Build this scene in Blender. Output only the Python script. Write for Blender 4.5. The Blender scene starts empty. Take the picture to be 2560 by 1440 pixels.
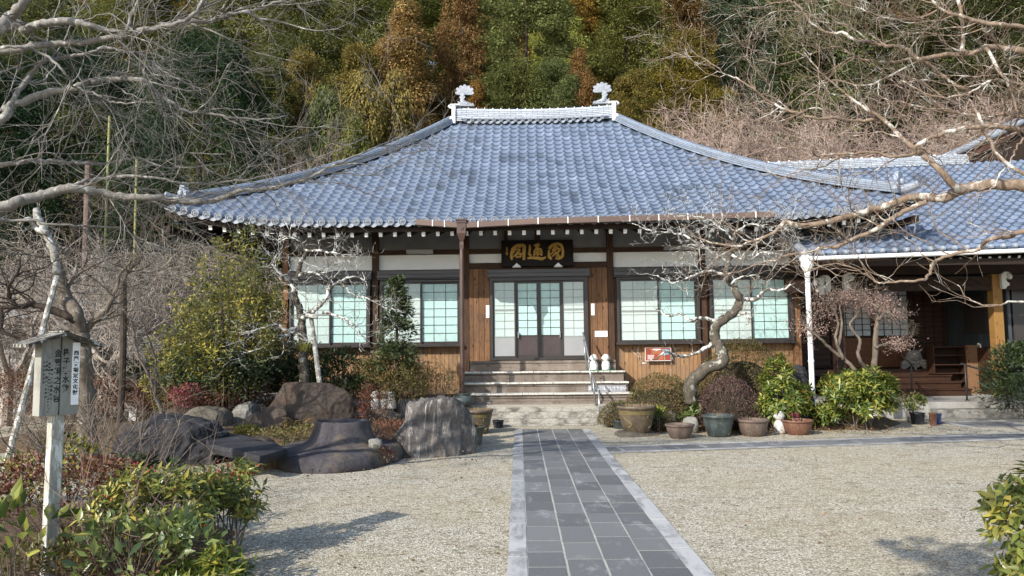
import bpy, bmesh, math, random
import numpy as np
from mathutils import Vector, Matrix, noise as mnoise
S = bpy.context.scene
COL = S.collection
PI = math.pi
rad = math.radians
# ------------------------------------------------------------------ camera, sky, sun, exposure
FPX = 1800.0
CAM_POS = np.array([0, 0, 1.6])
YAW, PITCH, ROLL = 0.48, 4.6, -0.6
Mc = (Matrix.Rotation(rad(YAW), 3, 'Z') @ Matrix.Rotation(rad(90 + PITCH), 3, 'X') @ Matrix.Rotation(rad(ROLL), 3, 'Z'))
cd = bpy.data.cameras.new('camera'); cam = bpy.data.objects.new('camera', cd); COL.objects.link(cam)
cam.matrix_world = Matrix.Translation(Vector(CAM_POS)) @ Mc.to_4x4()
cd.sensor_width = 36; cd.lens = 36 * FPX / 2560; cd.clip_start = 0.05; cd.clip_end = 900
S.camera = cam
MC = np.array(Mc)
SUN_EL, SUN_AZ = 31.0, 222.0       # azimuth clockwise from +Y, where the sun stands
W = bpy.data.worlds.new('World'); S.world = W; W.use_nodes = True
sky = W.node_tree.nodes.new('ShaderNodeTexSky'); sky.sky_type = 'NISHITA'; sky.sun_disc = False
sky.sun_elevation = rad(SUN_EL); sky.sun_rotation = rad(SUN_AZ); sky.air_density = 1.0; sky.dust_density = 1.0
bg = W.node_tree.nodes['Background']; bg.inputs[1].default_value = 0.15
W.node_tree.links.new(sky.outputs[0], bg.inputs[0])
sl = bpy.data.lights.new('sun', 'SUN'); sl.energy = 3.5; sl.angle = rad(0.5); sl.color = (1.0, .95, .87)
so = bpy.data.objects.new('sun', sl); COL.objects.link(so)
sd = Vector((math.sin(rad(SUN_AZ)) * math.cos(rad(SUN_EL)), math.cos(rad(SUN_AZ)) * math.cos(rad(SUN_EL)), math.sin(rad(SUN_EL))))
so.rotation_euler = sd.to_track_quat('Z', 'Y').to_euler()
vs = S.view_settings; vs.view_transform = 'Standard'; vs.look = 'None'; vs.gamma = 1; vs.exposure = 0.92
S.cycles.max_bounces = 6; S.cycles.diffuse_bounces = 3; S.cycles.transparent_max_bounces = 4
S.cycles.use_adaptive_sampling = True

def ray(x, y):
    return MC @ np.array([(x - 1280) / FPX, -(y - 720) / FPX, -1.0])
def U(x, y, Y):
    d = ray(x, y); return CAM_POS + d * (Y / d[1])
def G(x, y, z=0.0):
    d = ray(x, y); return CAM_POS + d * ((z - 1.6) / d[2])
def gx(x, Y):            # world x and ground point for pixel column x at depth Y
    return U(x, 865, Y)[0]

# ------------------------------------------------------------------ object helpers
def tag(o, label=None, cat=None, group=None, kind=None):
    if label: o['label'] = label
    if cat: o['category'] = cat
    if group: o['group'] = group
    if kind: o['kind'] = kind
    return o
def thing(name, label, cat, loc=(0, 0, 0), rz=0.0, group=None):
    o = bpy.data.objects.new(name, None); COL.objects.link(o)
    o.location = loc; o.rotation_euler = (0, 0, rz); o.empty_display_size = .1
    return tag(o, label, cat, group)
def copy_tree(o, parent=None):
    c = o.copy(); COL.objects.link(c)
    if parent: c.parent = parent
    for ch in [k for k in bpy.data.objects if k.parent == o]:
        copy_tree(ch, c)
    return c

class MB:
    """collects shapes for ONE mesh"""
    def __init__(s): s.V = []; s.F = []; s.M = []; s.n = 0
    def add(s, v, f, m=0):
        v = np.asarray(v, float).reshape(-1, 3); s.V.append(v)
        for q in f: s.F.append([i + s.n for i in q]); s.M.append(m)
        s.n += len(v); return s
    def box(s, x0, x1, y0, y1, z0, z1, m=0):
        v = [(x, y, z) for z in (z0, z1) for y in (y0, y1) for x in (x0, x1)]
        return s.add(v, [(0, 2, 3, 1), (4, 5, 7, 6), (0, 1, 5, 4), (2, 6, 7, 3), (0, 4, 6, 2), (1, 3, 7, 5)], m)
    def bar(s, a, b, w, h, m=0, up=(0, 0, 1)):
        a = np.array(a, float); b = np.array(b, float); d = b - a; d /= np.linalg.norm(d)
        u = np.array(up, float); sx = np.cross(d, u); sx /= np.linalg.norm(sx); su = np.cross(sx, d)
        v = [p + sx * i * w / 2 + su * j * h / 2 for p in (a, b) for i, j in ((-1, -1), (1, -1), (1, 1), (-1, 1))]
        return s.add(v, [(0, 1, 2, 3), (7, 6, 5, 4), (0, 4, 5, 1), (1, 5, 6, 2), (2, 6, 7, 3), (3, 7, 4, 0)], m)
    def prism(s, pts, d, m=0):
        """closed polygon pts (3d) extruded by vector d"""
        p = np.array(pts, float); n = len(p); q = p + np.array(d, float)
        f = [list(range(n))[::-1], list(range(n, 2 * n))] + [(i, (i + 1) % n, n + (i + 1) % n, n + i) for i in range(n)]
        return s.add(np.vstack([p, q]), f, m)
    def lathe(s, prof, c=(0, 0, 0), n=24, m=0, wob=0.0, seed=0, sx=1.0, sy=1.0):
        rng = random.Random(seed); k = len(prof); v = []
        ph = [rng.uniform(0, 6.28) for _ in range(3)]
        for r, z in prof:
            for i in range(n):
                a = 2 * PI * i / n
                rr = r * (1 + wob * (math.sin(2 * a + ph[0]) + .6 * math.sin(3 * a + ph[1]) + .4 * math.sin(5 * a + ph[2] + z * 3)))
                v.append((c[0] + rr * math.cos(a) * sx, c[1] + rr * math.sin(a) * sy, c[2] + z))
        f = [(j * n + i, j * n + (i + 1) % n, (j + 1) * n + (i + 1) % n, (j + 1) * n + i) for j in range(k - 1) for i in range(n)]
        f += [list(range(n))[::-1], list(range((k - 1) * n, k * n))]
        return s.add(v, f, m)
    def tube(s, P, R, n=6, m=0, cap=True):
        P = np.asarray(P, float); k = len(P)
        if np.isscalar(R): R = [R] * k
        T = np.gradient(P, axis=0); T /= (np.linalg.norm(T, axis=1)[:, None] + 1e-9)
        ref = np.array([0, 0, 1.0]) if abs(T[0][2]) < .9 else np.array([1.0, 0, 0])
        ang = np.arange(n) * 2 * PI / n; ca, sa = np.cos(ang), np.sin(ang); vs_ = []
        u = np.cross(T[0], ref); u /= np.linalg.norm(u)
        for i in range(k):
            u = u - T[i] * np.dot(u, T[i]); u /= (np.linalg.norm(u) + 1e-9); w = np.cross(T[i], u)
            vs_.append(P[i] + R[i] * (ca[:, None] * u + sa[:, None] * w))
        f = [(j * n + i, j * n + (i + 1) % n, (j + 1) * n + (i + 1) % n, (j + 1) * n + i) for j in range(k - 1) for i in range(n)]
        if cap: f += [list(range(n))[::-1], list(range((k - 1) * n, k * n))]
        return s.add(np.vstack(vs_), f, m)
    def build(s, name, mats, parent=None, smooth=False, bevel=0, loc=None):
        me = bpy.data.meshes.new(name)
        V = np.vstack(s.V) if s.V else np.zeros((0, 3))
        me.from_pydata(V.tolist(), [], s.F)
        if not isinstance(mats, (list, tuple)): mats = [mats]
        for q in mats: me.materials.append(q)
        if len(mats) > 1: me.polygons.foreach_set('material_index', np.array(s.M, np.int32))
        if smooth: me.polygons.foreach_set('use_smooth', np.ones(len(s.F), bool))
        me.update()
        return link(name, me, parent, bevel, loc)
def link(name, me, parent=None, bevel=0, loc=None):
    o = bpy.data.objects.new(name, me); COL.objects.link(o)
    if parent: o.parent = parent
    if loc is not None: o.location = loc
    if bevel:
        b = o.modifiers.new('b', 'BEVEL'); b.width = bevel; b.segments = 2; b.limit_method = 'ANGLE'
    return o
def fast_mesh(name, V, faces, k, mat, smooth=False, mats=None):
    """V Nx3, faces Mxk int array"""
    me = bpy.data.meshes.new(name); V = np.ascontiguousarray(V, np.float32); faces = np.ascontiguousarray(faces, np.int32)
    me.vertices.add(len(V)); me.vertices.foreach_set('co', V.ravel())
    me.loops.add(faces.size); me.loops.foreach_set('vertex_index', faces.ravel())
    me.polygons.add(len(faces)); me.polygons.foreach_set('loop_start', np.arange(0, faces.size, k, dtype=np.int32))
    me.polygons.foreach_set('loop_total', np.full(len(faces), k, np.int32))
    if smooth: me.polygons.foreach_set('use_smooth', np.ones(len(faces), bool))
    me.update(calc_edges=True); me.validate()
    for q in (mats or [mat]): me.materials.append(q)
    return me

# ------------------------------------------------------------------ materials
def lin(c):
    if isinstance(c, str):
        c = c.lstrip('#'); c = [int(c[i:i + 2], 16) / 255 for i in (0, 2, 4)]
        c = [x / 12.92 if x <= .04045 else ((x + .055) / 1.055) ** 2.4 for x in c]
    return (c[0], c[1], c[2], 1)
class NT:
    def __init__(s, name):
        s.m = bpy.data.materials.new(name); s.m.use_nodes = True; s.t = s.m.node_tree; s.b = s.t.nodes['Principled BSDF']
    def n(s, typ, **kw):
        q = s.t.nodes.new('ShaderNode' + typ)
        for k, v in kw.items(): setattr(q, k, v)
        return q
    def l(s, a, b): s.t.links.new(a, b)
    def coord(s, scale=(1, 1, 1), kind='Object'):
        c = s.n('TexCoord'); mp = s.n('Mapping'); mp.inputs['Scale'].default_value = scale; s.l(c.outputs[kind], mp.inputs[0]); return mp.outputs[0]
    def noise(s, vec, scale=5, detail=4, rough=.6, dist=0.0):
        q = s.n('TexNoise'); q.inputs['Scale'].default_value = scale; q.inputs['Detail'].default_value = detail
        q.inputs['Roughness'].default_value = rough; q.inputs['Distortion'].default_value = dist
        if vec is not None: s.l(vec, q.inputs['Vector'])
        return q.outputs[0]
    def vor(s, vec, scale=5, feature='F1', out='Distance'):
        q = s.n('TexVoronoi', feature=feature); q.inputs['Scale'].default_value = scale
        if vec is not None: s.l(vec, q.inputs['Vector'])
        return q.outputs[out]
    def ramp(s, fac, stops, interp='LINEAR'):
        r = s.n('ValToRGB'); r.color_ramp.interpolation = interp; e = r.color_ramp.elements
        while len(e) < len(stops): e.new(.5)
        for i, (p, c) in enumerate(stops):
            e[i].position = p; e[i].color = lin(c) if not isinstance(c, (int, float)) else (c, c, c, 1)
        s.l(fac, r.inputs[0]); return r.outputs[0]
    def mix(s, fac, a, b, mode='MIX'):
        q = s.n('MixRGB', blend_type=mode)
        for i, v in ((0, fac), (1, a), (2, b)):
            if hasattr(v, 'is_linked') or hasattr(v, 'links'): s.l(v, q.inputs[i])
            elif i == 0: q.inputs[0].default_value = v
            else: q.inputs[i].default_value = lin(v)
        return q.outputs[0]
    def bump(s, h, strength=.3, dist=.02, prev=None):
        q = s.n('Bump'); q.inputs['Strength'].default_value = strength; q.inputs['Distance'].default_value = dist; s.l(h, q.inputs['Height'])
        if prev is not None: s.l(prev, q.inputs['Normal'])
        return q.outputs[0]
    def done(s, col=None, rough=.7, normal=None, spec=.3, metal=0.0):
        if col is not None:
            if hasattr(col, 'links'): s.l(col, s.b.inputs['Base Color'])
            else: s.b.inputs['Base Color'].default_value = lin(col)
        if hasattr(rough, 'links'): s.l(rough, s.b.inputs['Roughness'])
        else: s.b.inputs['Roughness'].default_value = rough
        s.b.inputs['Specular IOR Level'].default_value = spec; s.b.inputs['Metallic'].default_value = metal
        if normal is not None: s.l(normal, s.b.inputs['Normal'])
        return s.m
def plain(name, c1, c2=None, scale=8, rough=.7, bump=0.0, stretch=(1, 1, 1), spec=.3, metal=0.0, lo=.3, hi=.7):
    t = NT(name); v = t.coord(stretch); f = t.noise(v, scale, 6, .65)
    c = t.ramp(f, [(lo, c1), (hi, c2 or c1)])
    return t.done(c, rough, t.bump(f, bump, .02) if bump else None, spec, metal)

def wood_mat(name, light, dark, knot, axis='z', plank=.13, rough=.75, dirt=None, grain=1.0):
    """planks along axis, each with its own tone, grain, knots"""
    t = NT(name); c = t.n('TexCoord'); sp = t.n('SeparateXYZ'); t.l(c.outputs['Object'], sp.inputs[0])
    across = sp.outputs[0] if axis == 'z' else sp.outputs[2]
    along = sp.outputs[2] if axis == 'z' else sp.outputs[0]
    def math_(op, a, b=None):
        q = t.n('Math', operation=op)
        for i, v in ((0, a), (1, b)):
            if v is None: continue
            if hasattr(v, 'links'): t.l(v, q.inputs[i])
            else: q.inputs[i].default_value = v
        return q.outputs[0]
    pl = math_('DIVIDE', across, plank); idx = math_('FLOOR', pl); fr = math_('FRACT', pl)
    wn = t.n('TexWhiteNoise', noise_dimensions='1D'); t.l(idx, wn.inputs['W'])
    cb = t.n('CombineXYZ'); t.l(math_('MULTIPLY', across, 14.0 * grain), cb.inputs[0])
    t.l(math_('MULTIPLY', idx, 7.3), cb.inputs[1]); t.l(math_('MULTIPLY', along, 1.1 * grain), cb.inputs[2])
    g = t.noise(cb.outputs[0], 3.2, 6, .62, 1.1)
    cb2 = t.n('CombineXYZ'); t.l(math_('MULTIPLY', across, 3.2), cb2.inputs[0]); t.l(math_('MULTIPLY', idx, 3.1), cb2.inputs[1]); t.l(along, cb2.inputs[2])
    kv = t.vor(cb2.outputs[0], 3.6)
    col = t.ramp(g, [(.3, dark), (.5, light), (.62, light), (.72, dark)])
    col = t.mix(t.ramp(wn.outputs[0], [(0, .05), (1, .55)]), col, dark)
    col = t.mix(t.ramp(kv, [(.09, 1.0), (.2, 0.0)]), col, knot)
    if dirt:
        n2 = t.noise(t.coord((1.2, 1.2, .5)), 2.2, 5, .7); col = t.mix(t.ramp(n2, [(.42, 0.0), (.7, .75)]), col, dirt)
    gap = t.ramp(fr, [(.0, 1.0), (.05, 0.0), (.95, 0.0), (1.0, 1.0)])
    col = t.mix(gap, col, '#1d130c')
    nb = t.bump(g, .35, .01); nb = t.bump(t.ramp(fr, [(.0, 0.0), (.06, 1.0), (.94, 1.0), (1.0, 0.0)]), .6, .01, nb)
    return t.done(col, rough, nb, .25)

def leaf_mat(name, stops, rough=.5, trans=.25, tint=False, big=.8, spec=.35):
    t = NT(name); ge = t.n('NewGeometry'); fac = ge.outputs['Random Per Island']
    n = t.noise(t.coord((1, 1, 1)), big, 3, .6)
    mx = t.n('Math', operation='MULTIPLY_ADD'); t.l(n, mx.inputs[0]); mx.inputs[1].default_value = 1.1
    m2 = t.n('Math', operation='MULTIPLY_ADD'); t.l(fac, m2.inputs[0]); m2.inputs[1].default_value = .62; m2.inputs[2].default_value = -.34
    t.l(m2.outputs[0], mx.inputs[2])
    col = t.ramp(mx.outputs[0], stops)
    if tint:
        oi = t.n('ObjectInfo'); col = t.mix(1.0, col, oi.outputs['Color'], 'MULTIPLY')
    t.done(col, rough, None, spec)
    if trans:
        tr = t.n('BsdfTranslucent'); t.l(col, tr.inputs[0]); ms = t.n('MixShader'); ms.inputs[0].default_value = trans
        t.l(t.b.outputs[0], ms.inputs[1]); t.l(tr.outputs[0], ms.inputs[2]); t.l(ms.outputs[0], t.t.nodes['Material Output'].inputs[0])
    return t.m

def bark_mat(name, c1, c2, lichen=None, amount=.5, scale=18, lscale=9):
    t = NT(name); v = t.coord((1, 1, .4)); f = t.noise(v, scale, 6, .7); col = t.ramp(f, [(.3, c1), (.7, c2)])
    if lichen:
        g = t.noise(t.coord(), lscale, 5, .65); col = t.mix(t.ramp(g, [(amount, 0.0), (amount + .08, 1.0)]), col, lichen)
    return t.done(col, .85, t.bump(f, .5, .02), .15)

def rock_mat(name, c1, c2, vein, scale=3.0, vein_amt=.62, bump=.6, stretch=(1, 1, 1), moss=None):
    t = NT(name); v = t.coord(stretch); f = t.noise(v, scale, 10, .68, .4); col = t.ramp(f, [(.3, c1), (.68, c2)])
    g = t.noise(t.coord((stretch[0] * 1.3, stretch[1], stretch[2] * .5)), scale * 2.3, 8, .7, 1.2)
    col = t.mix(t.ramp(g, [(vein_amt, 0.0), (vein_amt + .12, .9)]), col, vein)
    if moss:
        h = t.noise(t.coord(), 2.2, 5, .6); col = t.mix(t.ramp(h, [(.52, 0.0), (.66, .8)]), col, moss)
    fine = t.noise(t.coord(), scale * 14, 4, .7)
    col = t.mix(t.ramp(fine, [(.35, .35), (.6, 0.0)]), col, '#15120f')
    return t.done(col, .85, t.bump(fine, .25, .01, t.bump(f, bump, .06)), .25)

M = {}
# roof tile: silver-grey fired clay, a tone per tile from the uv cell
def tile_mat(name, dark, mid, light, rough=.42):
    t = NT(name); uv = t.n('UVMap'); fl = t.n('VectorMath', operation='FLOOR'); t.l(uv.outputs[0], fl.inputs[0])
    wn = t.n('TexWhiteNoise', noise_dimensions='2D'); t.l(fl.outputs[0], wn.inputs['Vector'])
    big = t.noise(t.coord(), .9, 4, .6)
    a = t.n('Math', operation='MULTIPLY_ADD'); t.l(big, a.inputs[0]); a.inputs[1].default_value = .75
    wm = t.n('Math', operation='MULTIPLY'); t.l(wn.outputs[0], wm.inputs[0]); wm.inputs[1].default_value = .42; t.l(wm.outputs[0], a.inputs[2])
    col = t.ramp(a.outputs[0], [(.30, dark), (.5, mid), (.72, mid), (.92, light)])
    n = t.noise(t.coord(), 30, 4, .7); col = t.mix(t.ramp(n, [(.35, .25), (.6, 0.0)]), col, dark)
    # gap shade painted as a dark line where each tile slips under the next
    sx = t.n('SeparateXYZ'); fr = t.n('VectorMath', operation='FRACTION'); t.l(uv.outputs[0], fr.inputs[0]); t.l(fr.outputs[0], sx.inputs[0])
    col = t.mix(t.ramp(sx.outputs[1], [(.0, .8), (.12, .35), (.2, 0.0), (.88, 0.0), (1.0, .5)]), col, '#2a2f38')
    return t.done(col, rough, t.bump(n, .12, .005), .35, .05)
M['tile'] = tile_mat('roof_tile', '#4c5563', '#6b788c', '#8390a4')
M['ridge'] = plain('ridge_tile', '#8d96a3', '#c4cbd3', 6, .5, .1, (1, 1, 3), .5)
def course_mat(name, a, b, line, n_per_m):
    t = NT(name); c = t.n('TexCoord'); sp = t.n('SeparateXYZ'); t.l(c.outputs['UV'], sp.inputs[0])
    br = t.n('TexBrick'); t.l(c.outputs['UV'], br.inputs[0]); br.inputs['Scale'].default_value = 1.0
    br.inputs['Brick Width'].default_value = .32; br.inputs['Row Height'].default_value = 1.0 / n_per_m; br.inputs['Mortar Size'].default_value = .006
    br.inputs['Color1'].default_value = lin(a); br.inputs['Color2'].default_value = lin(b); br.inputs['Mortar'].default_value = lin(line)
    n = t.noise(t.coord(), 9, 5, .7); col = t.mix(t.ramp(n, [(.42, 0.0), (.75, .45)]), br.outputs[0], '#6e7683')
    return t.done(col, .5, t.bump(br.outputs['Fac'], -.3, .01), .45)
M['course'] = course_mat('ridge_course', '#a3aab3', '#b9bfc6', '#40464f', 18)
M['plaster'] = plain('white_plaster', '#dfe1e4', '#eaebec', 3, .85, .05)
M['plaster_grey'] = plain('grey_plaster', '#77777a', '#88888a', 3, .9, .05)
M['darkwood'] = plain('dark_timber', '#2b1d14', '#4a3324', 4, .7, .25, (1, 6, 6))
M['darkpost'] = plain('dark_timber_post', '#2e2017', '#533a28', 5, .7, .25, (6, 6, .7))
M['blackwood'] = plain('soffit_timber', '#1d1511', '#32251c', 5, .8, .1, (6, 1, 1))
M['cedar'] = wood_mat('weathered_cedar', '#8a6546', '#553b28', '#24160d', 'z', .125, .8, '#4c3e35')
M['skirt'] = wood_mat('skirting_board', '#a3805c', '#6b4b32', '#33200f', 'z', .10, .8, '#7d6a58')
M['frame'] = plain('bronze_aluminium', '#2d2826', '#3a3432', 4, .4, 0, spec=.5)
M['frame_pale'] = plain('grey_muntin', '#7d8280', '#8c918e', 4, .5)
M['box'] = plain('shutter_box', '#3c3a3b', '#504d4d', 2, .45, .05, (.4, 1, 6), .5)
M['pale_panel'] = plain('frosted_panel', '#8b8c8e', '#979899', 2, .35, 0, (1, 1, 1), .5)
M['brown_panel'] = plain('brown_door_panel', '#3b3132', '#493d3e', 3, .4, 0, spec=.5)
def pane_mat(name, a, b):
    t = NT(name); n = t.noise(t.coord(), 14, 6, .7); n2 = t.noise(t.coord((1, 1, .5)), 1.1, 3, .5)
    col = t.mix(t.ramp(n2, [(.3, 0.0), (.7, .6)]), t.ramp(n, [(.35, a), (.65, b)]), '#a9c2be')
    m = t.done(col, .25, None, .5); return m
M['pane'] = pane_mat('shoji_pane', '#9dbfbb', '#b0cfcb')
M['pane_pale'] = pane_mat('screened_pane', '#acb8b4', '#bac4c0')
M['white'] = plain('white_paint', '#e4e4e2', '#f0f0ee', 5, .6)
M['gutter'] = plain('brown_gutter', '#54443d', '#6b574d', 2, .45, 0, (.3, 1, 1), .5)
M['pipe_brown'] = plain('brown_pipe', '#3f2f28', '#543f36', 4, .4, 0, spec=.5)
M['steel'] = plain('brushed_steel', '#8b8d8e', '#a5a7a8', 6, .35, 0, spec=.5, metal=.7)
M['darksteel'] = plain('dark_handrail', '#2b2a29', '#3d3a38', 6, .5, 0, spec=.5)
M['step'] = wood_mat('grey_step_wood', '#776a5f', '#4d443c', '#332b25', 'x', .24, .85, '#8b837a', .6)
M['nosing'] = plain('worn_white_nosing', '#77736b', '#c4c1b9', 14, .8, .2, (3, 1, 1), lo=.35, hi=.5)
def granite(name, a, b, spot, big=None):
    t = NT(name); n = t.noise(t.coord(), 60, 5, .8); col = t.ramp(n, [(.36, spot), (.46, a), (.65, b)])
    if big:
        g = t.noise(t.coord((1, 1, 1.6)), 4, 6, .7); col = t.mix(t.ramp(g, [(.44, 0.0), (.62, .85)]), col, big)
    return t.done(col, .85, t.bump(n, .3, .01), .25)
M['granite'] = granite('granite_step', '#98948a', '#b2aea4', '#5c5851', '#4d4942')
M['granite_top'] = granite('granite_platform', '#8f8a7e', '#a19c90', '#6c675d')
M['kerb'] = granite('pale_granite_kerb', '#9aa2ae', '#bcc3cc', '#6d7480', '#5f6672')
M['concrete'] = plain('concrete', '#8e8b85', '#a5a29b', 6, .9, .2)
M['stepboard'] = plain('grey_step_board', '#6f7076', '#94969c', 5, .7, .1, (.5, 1, 4))
M['stone_white'] = granite('white_statue_stone', '#d2d1cd', '#e6e5e2', '#a5a39d')
M['stone_old'] = granite('weathered_statue_stone', '#b9b8b3', '#d3d2ce', '#75736d', '#77756f')

def text_mesh(body, size, offset=0.0, extrude=0.0, col=False, ls=1.0):
    c = bpy.data.curves.new('lettering', 'FONT'); c.body = body; c.size = size; c.offset = offset; c.extrude = extrude
    c.align_x = 'CENTER'; c.align_y = 'CENTER'; c.space_line = ls
    o = bpy.data.objects.new('lettering', c); COL.objects.link(o)
    me = bpy.data.meshes.new_from_object(o.evaluated_get(bpy.context.evaluated_depsgraph_get()))
    bpy.data.objects.remove(o); bpy.data.curves.remove(c); return me
rng = random.Random(7); nr = np.random.default_rng(11)
# ------------------------------------------------------------------ ground, hill, paths
def gravel_mat():
    t = NT('gravel'); v = t.coord()
    vd = t.n('TexVoronoi'); vd.inputs['Scale'].default_value = 75; t.l(v, vd.inputs['Vector'])
    c = t.n('SeparateXYZ'); t.l(vd.outputs['Color'], c.inputs[0])
    col = t.ramp(c.outputs[0], [(.0, '#77705f'), (.25, '#a9a18d'), (.55, '#c2baa6'), (.8, '#d3ccba'), (1.0, '#e6e1d3')])
    col = t.mix(t.ramp(vd.outputs['Distance'], [(.30, 0.0), (.75, .6)]), col, '#4f4a40')
    n1 = t.noise(t.coord((1, 1.6, 1)), 1.7, 6, .72)
    col = t.mix(t.ramp(n1, [(.48, 0.0), (.72, .5)]), col, '#82755a')
    n2 = t.noise(t.coord((1.0, 2.0, 1)), 5.5, 6, .75, .6)
    col = t.mix(t.ramp(n2, [(.55, 0.0), (.66, .8)]), col, '#5c5138')
    n3 = t.noise(t.coord(), .5, 3, .5); col = t.mix(t.ramp(n3, [(.4, 0.0), (.7, .22)]), col, '#a58f68')
    b = t.bump(vd.outputs['Distance'], .55, .012); b = t.bump(n2, .25, .03, b)
    return t.done(col, .95, b, .15)
M['gravel'] = gravel_mat()
M['soil'] = plain('leaf_litter_soil', '#2e251b', '#6b573f', 22, .95, .5, lo=.35, hi=.65)
def hill_h(x, y):
    b = np.maximum(0, y - 27 + .10 * np.abs(x)) * .56
    return b + .9 * np.sin(x * .17 + 1) * np.clip(b / 6, 0, 1) + .6 * np.sin(x * .31 + y * .2) * np.clip(b / 6, 0, 1)
def sheet(name, x0, x1, y0, y1, nx, ny, fz, mat, kind='structure'):
    X, Y = np.meshgrid(np.linspace(x0, x1, nx), np.linspace(y0, y1, ny)); Z = fz(X, Y)
    V = np.stack([X, Y, Z], -1).reshape(-1, 3); i = np.arange((ny - 1) * (nx - 1)); r = i // (nx - 1); c = i % (nx - 1); a = r * nx + c
    me = fast_mesh(name, V, np.stack([a, a + 1, a + nx + 1, a + nx], 1), 4, mat, True)
    return tag(link(name, me), kind=kind)
sheet('ground', -300, 300, -200, 400, 31, 31, lambda x, y: x * 0 - np.where(y > 60, .5, 0), M['gravel'])
M['hill'] = plain('forest_floor', '#1d1a10', '#4a3d25', 1.5, .95, .4, lo=.35, hi=.7)
sheet('hill', -90, 90, 26, 110, 61, 40, lambda x, y: hill_h(x, y) - .06, M['hill'])

def slab_mat(name, cols, stain, edge):
    t = NT(name); ge = t.n('NewGeometry'); col = t.ramp(ge.outputs['Random Per Island'], [(i / (len(cols) - 1), c) for i, c in enumerate(cols)])
    sp = t.noise(t.coord(), 130, 3, .8); col = t.mix(t.ramp(sp, [(.5, 0.0), (.7, .35)]), col, '#a5a9b0')
    n = t.noise(t.coord((1.5, .7, 1)), 2.4, 7, .75, .5); col = t.mix(t.ramp(n, [(edge, 0.0), (edge + .14, .7)]), col, stain)
    return t.done(col, .8, t.bump(sp, .2, .004), .3)
M['slab'] = slab_mat('dark_paving', ['#545453', '#616160', '#6e6e6c'], '#a2a2a0', .55)
M['kerbslab'] = slab_mat('pale_paving', ['#8d8e8d', '#a09f9d', '#acaba8'], '#5f5f5e', .47)
M['grout'] = plain('sand_joint', '#8e8c86', '#b3b0a8', 40, .95, .1)
def paving(name, origin, dirv, length, cols, kerb, mats, seed, tile, endkerb=False, joint=.012):
    """a path: jointed slabs with pale kerb stones; origin = near left corner, dirv = along"""
    r = random.Random(seed); d = np.array(dirv, float); d /= np.linalg.norm(d); s = np.array([d[1], -d[0]])
    width = sum(cols) + 2 * kerb
    def P(a, b, z): q = np.array(origin) + s * a + d * b; return (q[0], q[1], z)
    mb = MB(); mb.prism([P(.004, .004, .006), P(width - .004, .004, .006), P(width - .004, length - .004, .006), P(.004, length - .004, .006)], (0, 0, .006), 2)
    def slab(a0, a1, b0, b1, m, jj):
        j = [r.uniform(-.003, .003) for _ in range(4)]
        mb.prism([P(a0 + jj + j[0], b0 + .009, .010), P(a1 - jj + j[1], b0 + .009, .010), P(a1 - jj + j[2], b1 - .009, .010), P(a0 + jj + j[3], b1 - .009, .010)], (0, 0, .0045 + r.uniform(0, .002)), m)
    for a0, a1 in ((0, kerb), (width - kerb, width)):
        b = 0
        while b < length - .01:
            e = min(length, b + r.uniform(.8, 1.1)); e = length if length - e < .2 else e
            slab(a0, a1, b, e, 1, .001); b = e
    a = kerb
    for ci, w in enumerate(cols):
        b = -r.uniform(0, .4)
        while b < length - .01:
            e = b + r.uniform(*tile) * r.choice((.8, 1, 1, 1.15)); e = length if length - e < .15 else e
            slab(a, a + w, max(b, 0), e, 0, joint if ci == 1 else joint * .6); b = e
        a += w
    return tag(mb.build(name, mats), kind='structure')
pm = [M['slab'], M['kerbslab'], M['grout']]
paving('stone_path', (-.10, 1.0), (0, 1), 12.9, [.285] * 4, .145, pm, 3, (.40, .56))
pA, pB = G(1515, 1137), G(2560, 1102); dd = (pB - pA)[:2]
paving('side_path', (pA[0] - .02, pA[1] + .78), dd, 10.5, [.46], .11, pm, 5, (.5, .7), joint=.006)
qa = G(2440, 1072)
paving('entrance_path', (qa[0] - .05, qa[1] + .16), (.02, 1), 1.7, [.36, .36, .36], .12, pm, 6, (.4, .6))
def bed(name, pts, h, seed):
    """low mound of dark soil and litter"""
    bm = bmesh.new(); r = random.Random(seed); n = len(pts); c = np.mean(np.array(pts), 0)
    rings = []
    for k, (s, z) in enumerate(((1.0, .004), (.93, .03 + h * .3), (.8, h * .7), (.5, h), (.2, h * 1.05))):
        ring = []
        for i in range(n * 4):
            t = i / 4; i0 = int(t); fr = t - i0
            p = np.array(pts[i0 % n]) * (1 - fr) + np.array(pts[(i0 + 1) % n]) * fr
            q = c + (p - c) * s * (1 + r.uniform(-.03, .03)); ring.append(bm.verts.new((q[0], q[1], z + (r.uniform(-.02, .03) if k else 0))))
        rings.append(ring)
    for a, b in zip(rings, rings[1:]):
        m = len(a)
        for i in range(m): bm.faces.new((a[i], a[(i + 1) % m], b[(i + 1) % m], b[i]))
    bm.faces.new(rings[-1]); me = bpy.data.meshes.new(name); bm.normal_update(); bm.to_mesh(me); bm.free()
    for p in me.polygons: p.use_smooth = True
    me.materials.append(M['soil']); return tag(link(name, me), kind='structure')
bed('planting_soil', [(-9.5, 11.6), (-5.5, 11.2), (-4.4, 11.6), (-2.4, 10.6), (-1.0, 11.2), (-.75, 13.0), (-.85, 15.4), (-4, 16.3), (-9.5, 16.4)], .22, 1)
bed('planting_soil', [(1.95, 14.9), (2.0, 13.6), (3.0, 13.5), (4.6, 13.4), (6.7, 13.5), (7.6, 14.4), (7.4, 15.9), (4.5, 16.3), (2.2, 16.2)], .16, 2)
bed('planting_soil', [(-6.5, 3.0), (-2.5, 3.4), (-2.25, 5.2), (-2.5, 6.4), (-3.8, 7.4), (-6.5, 7.9)], .05, 3)

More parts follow.
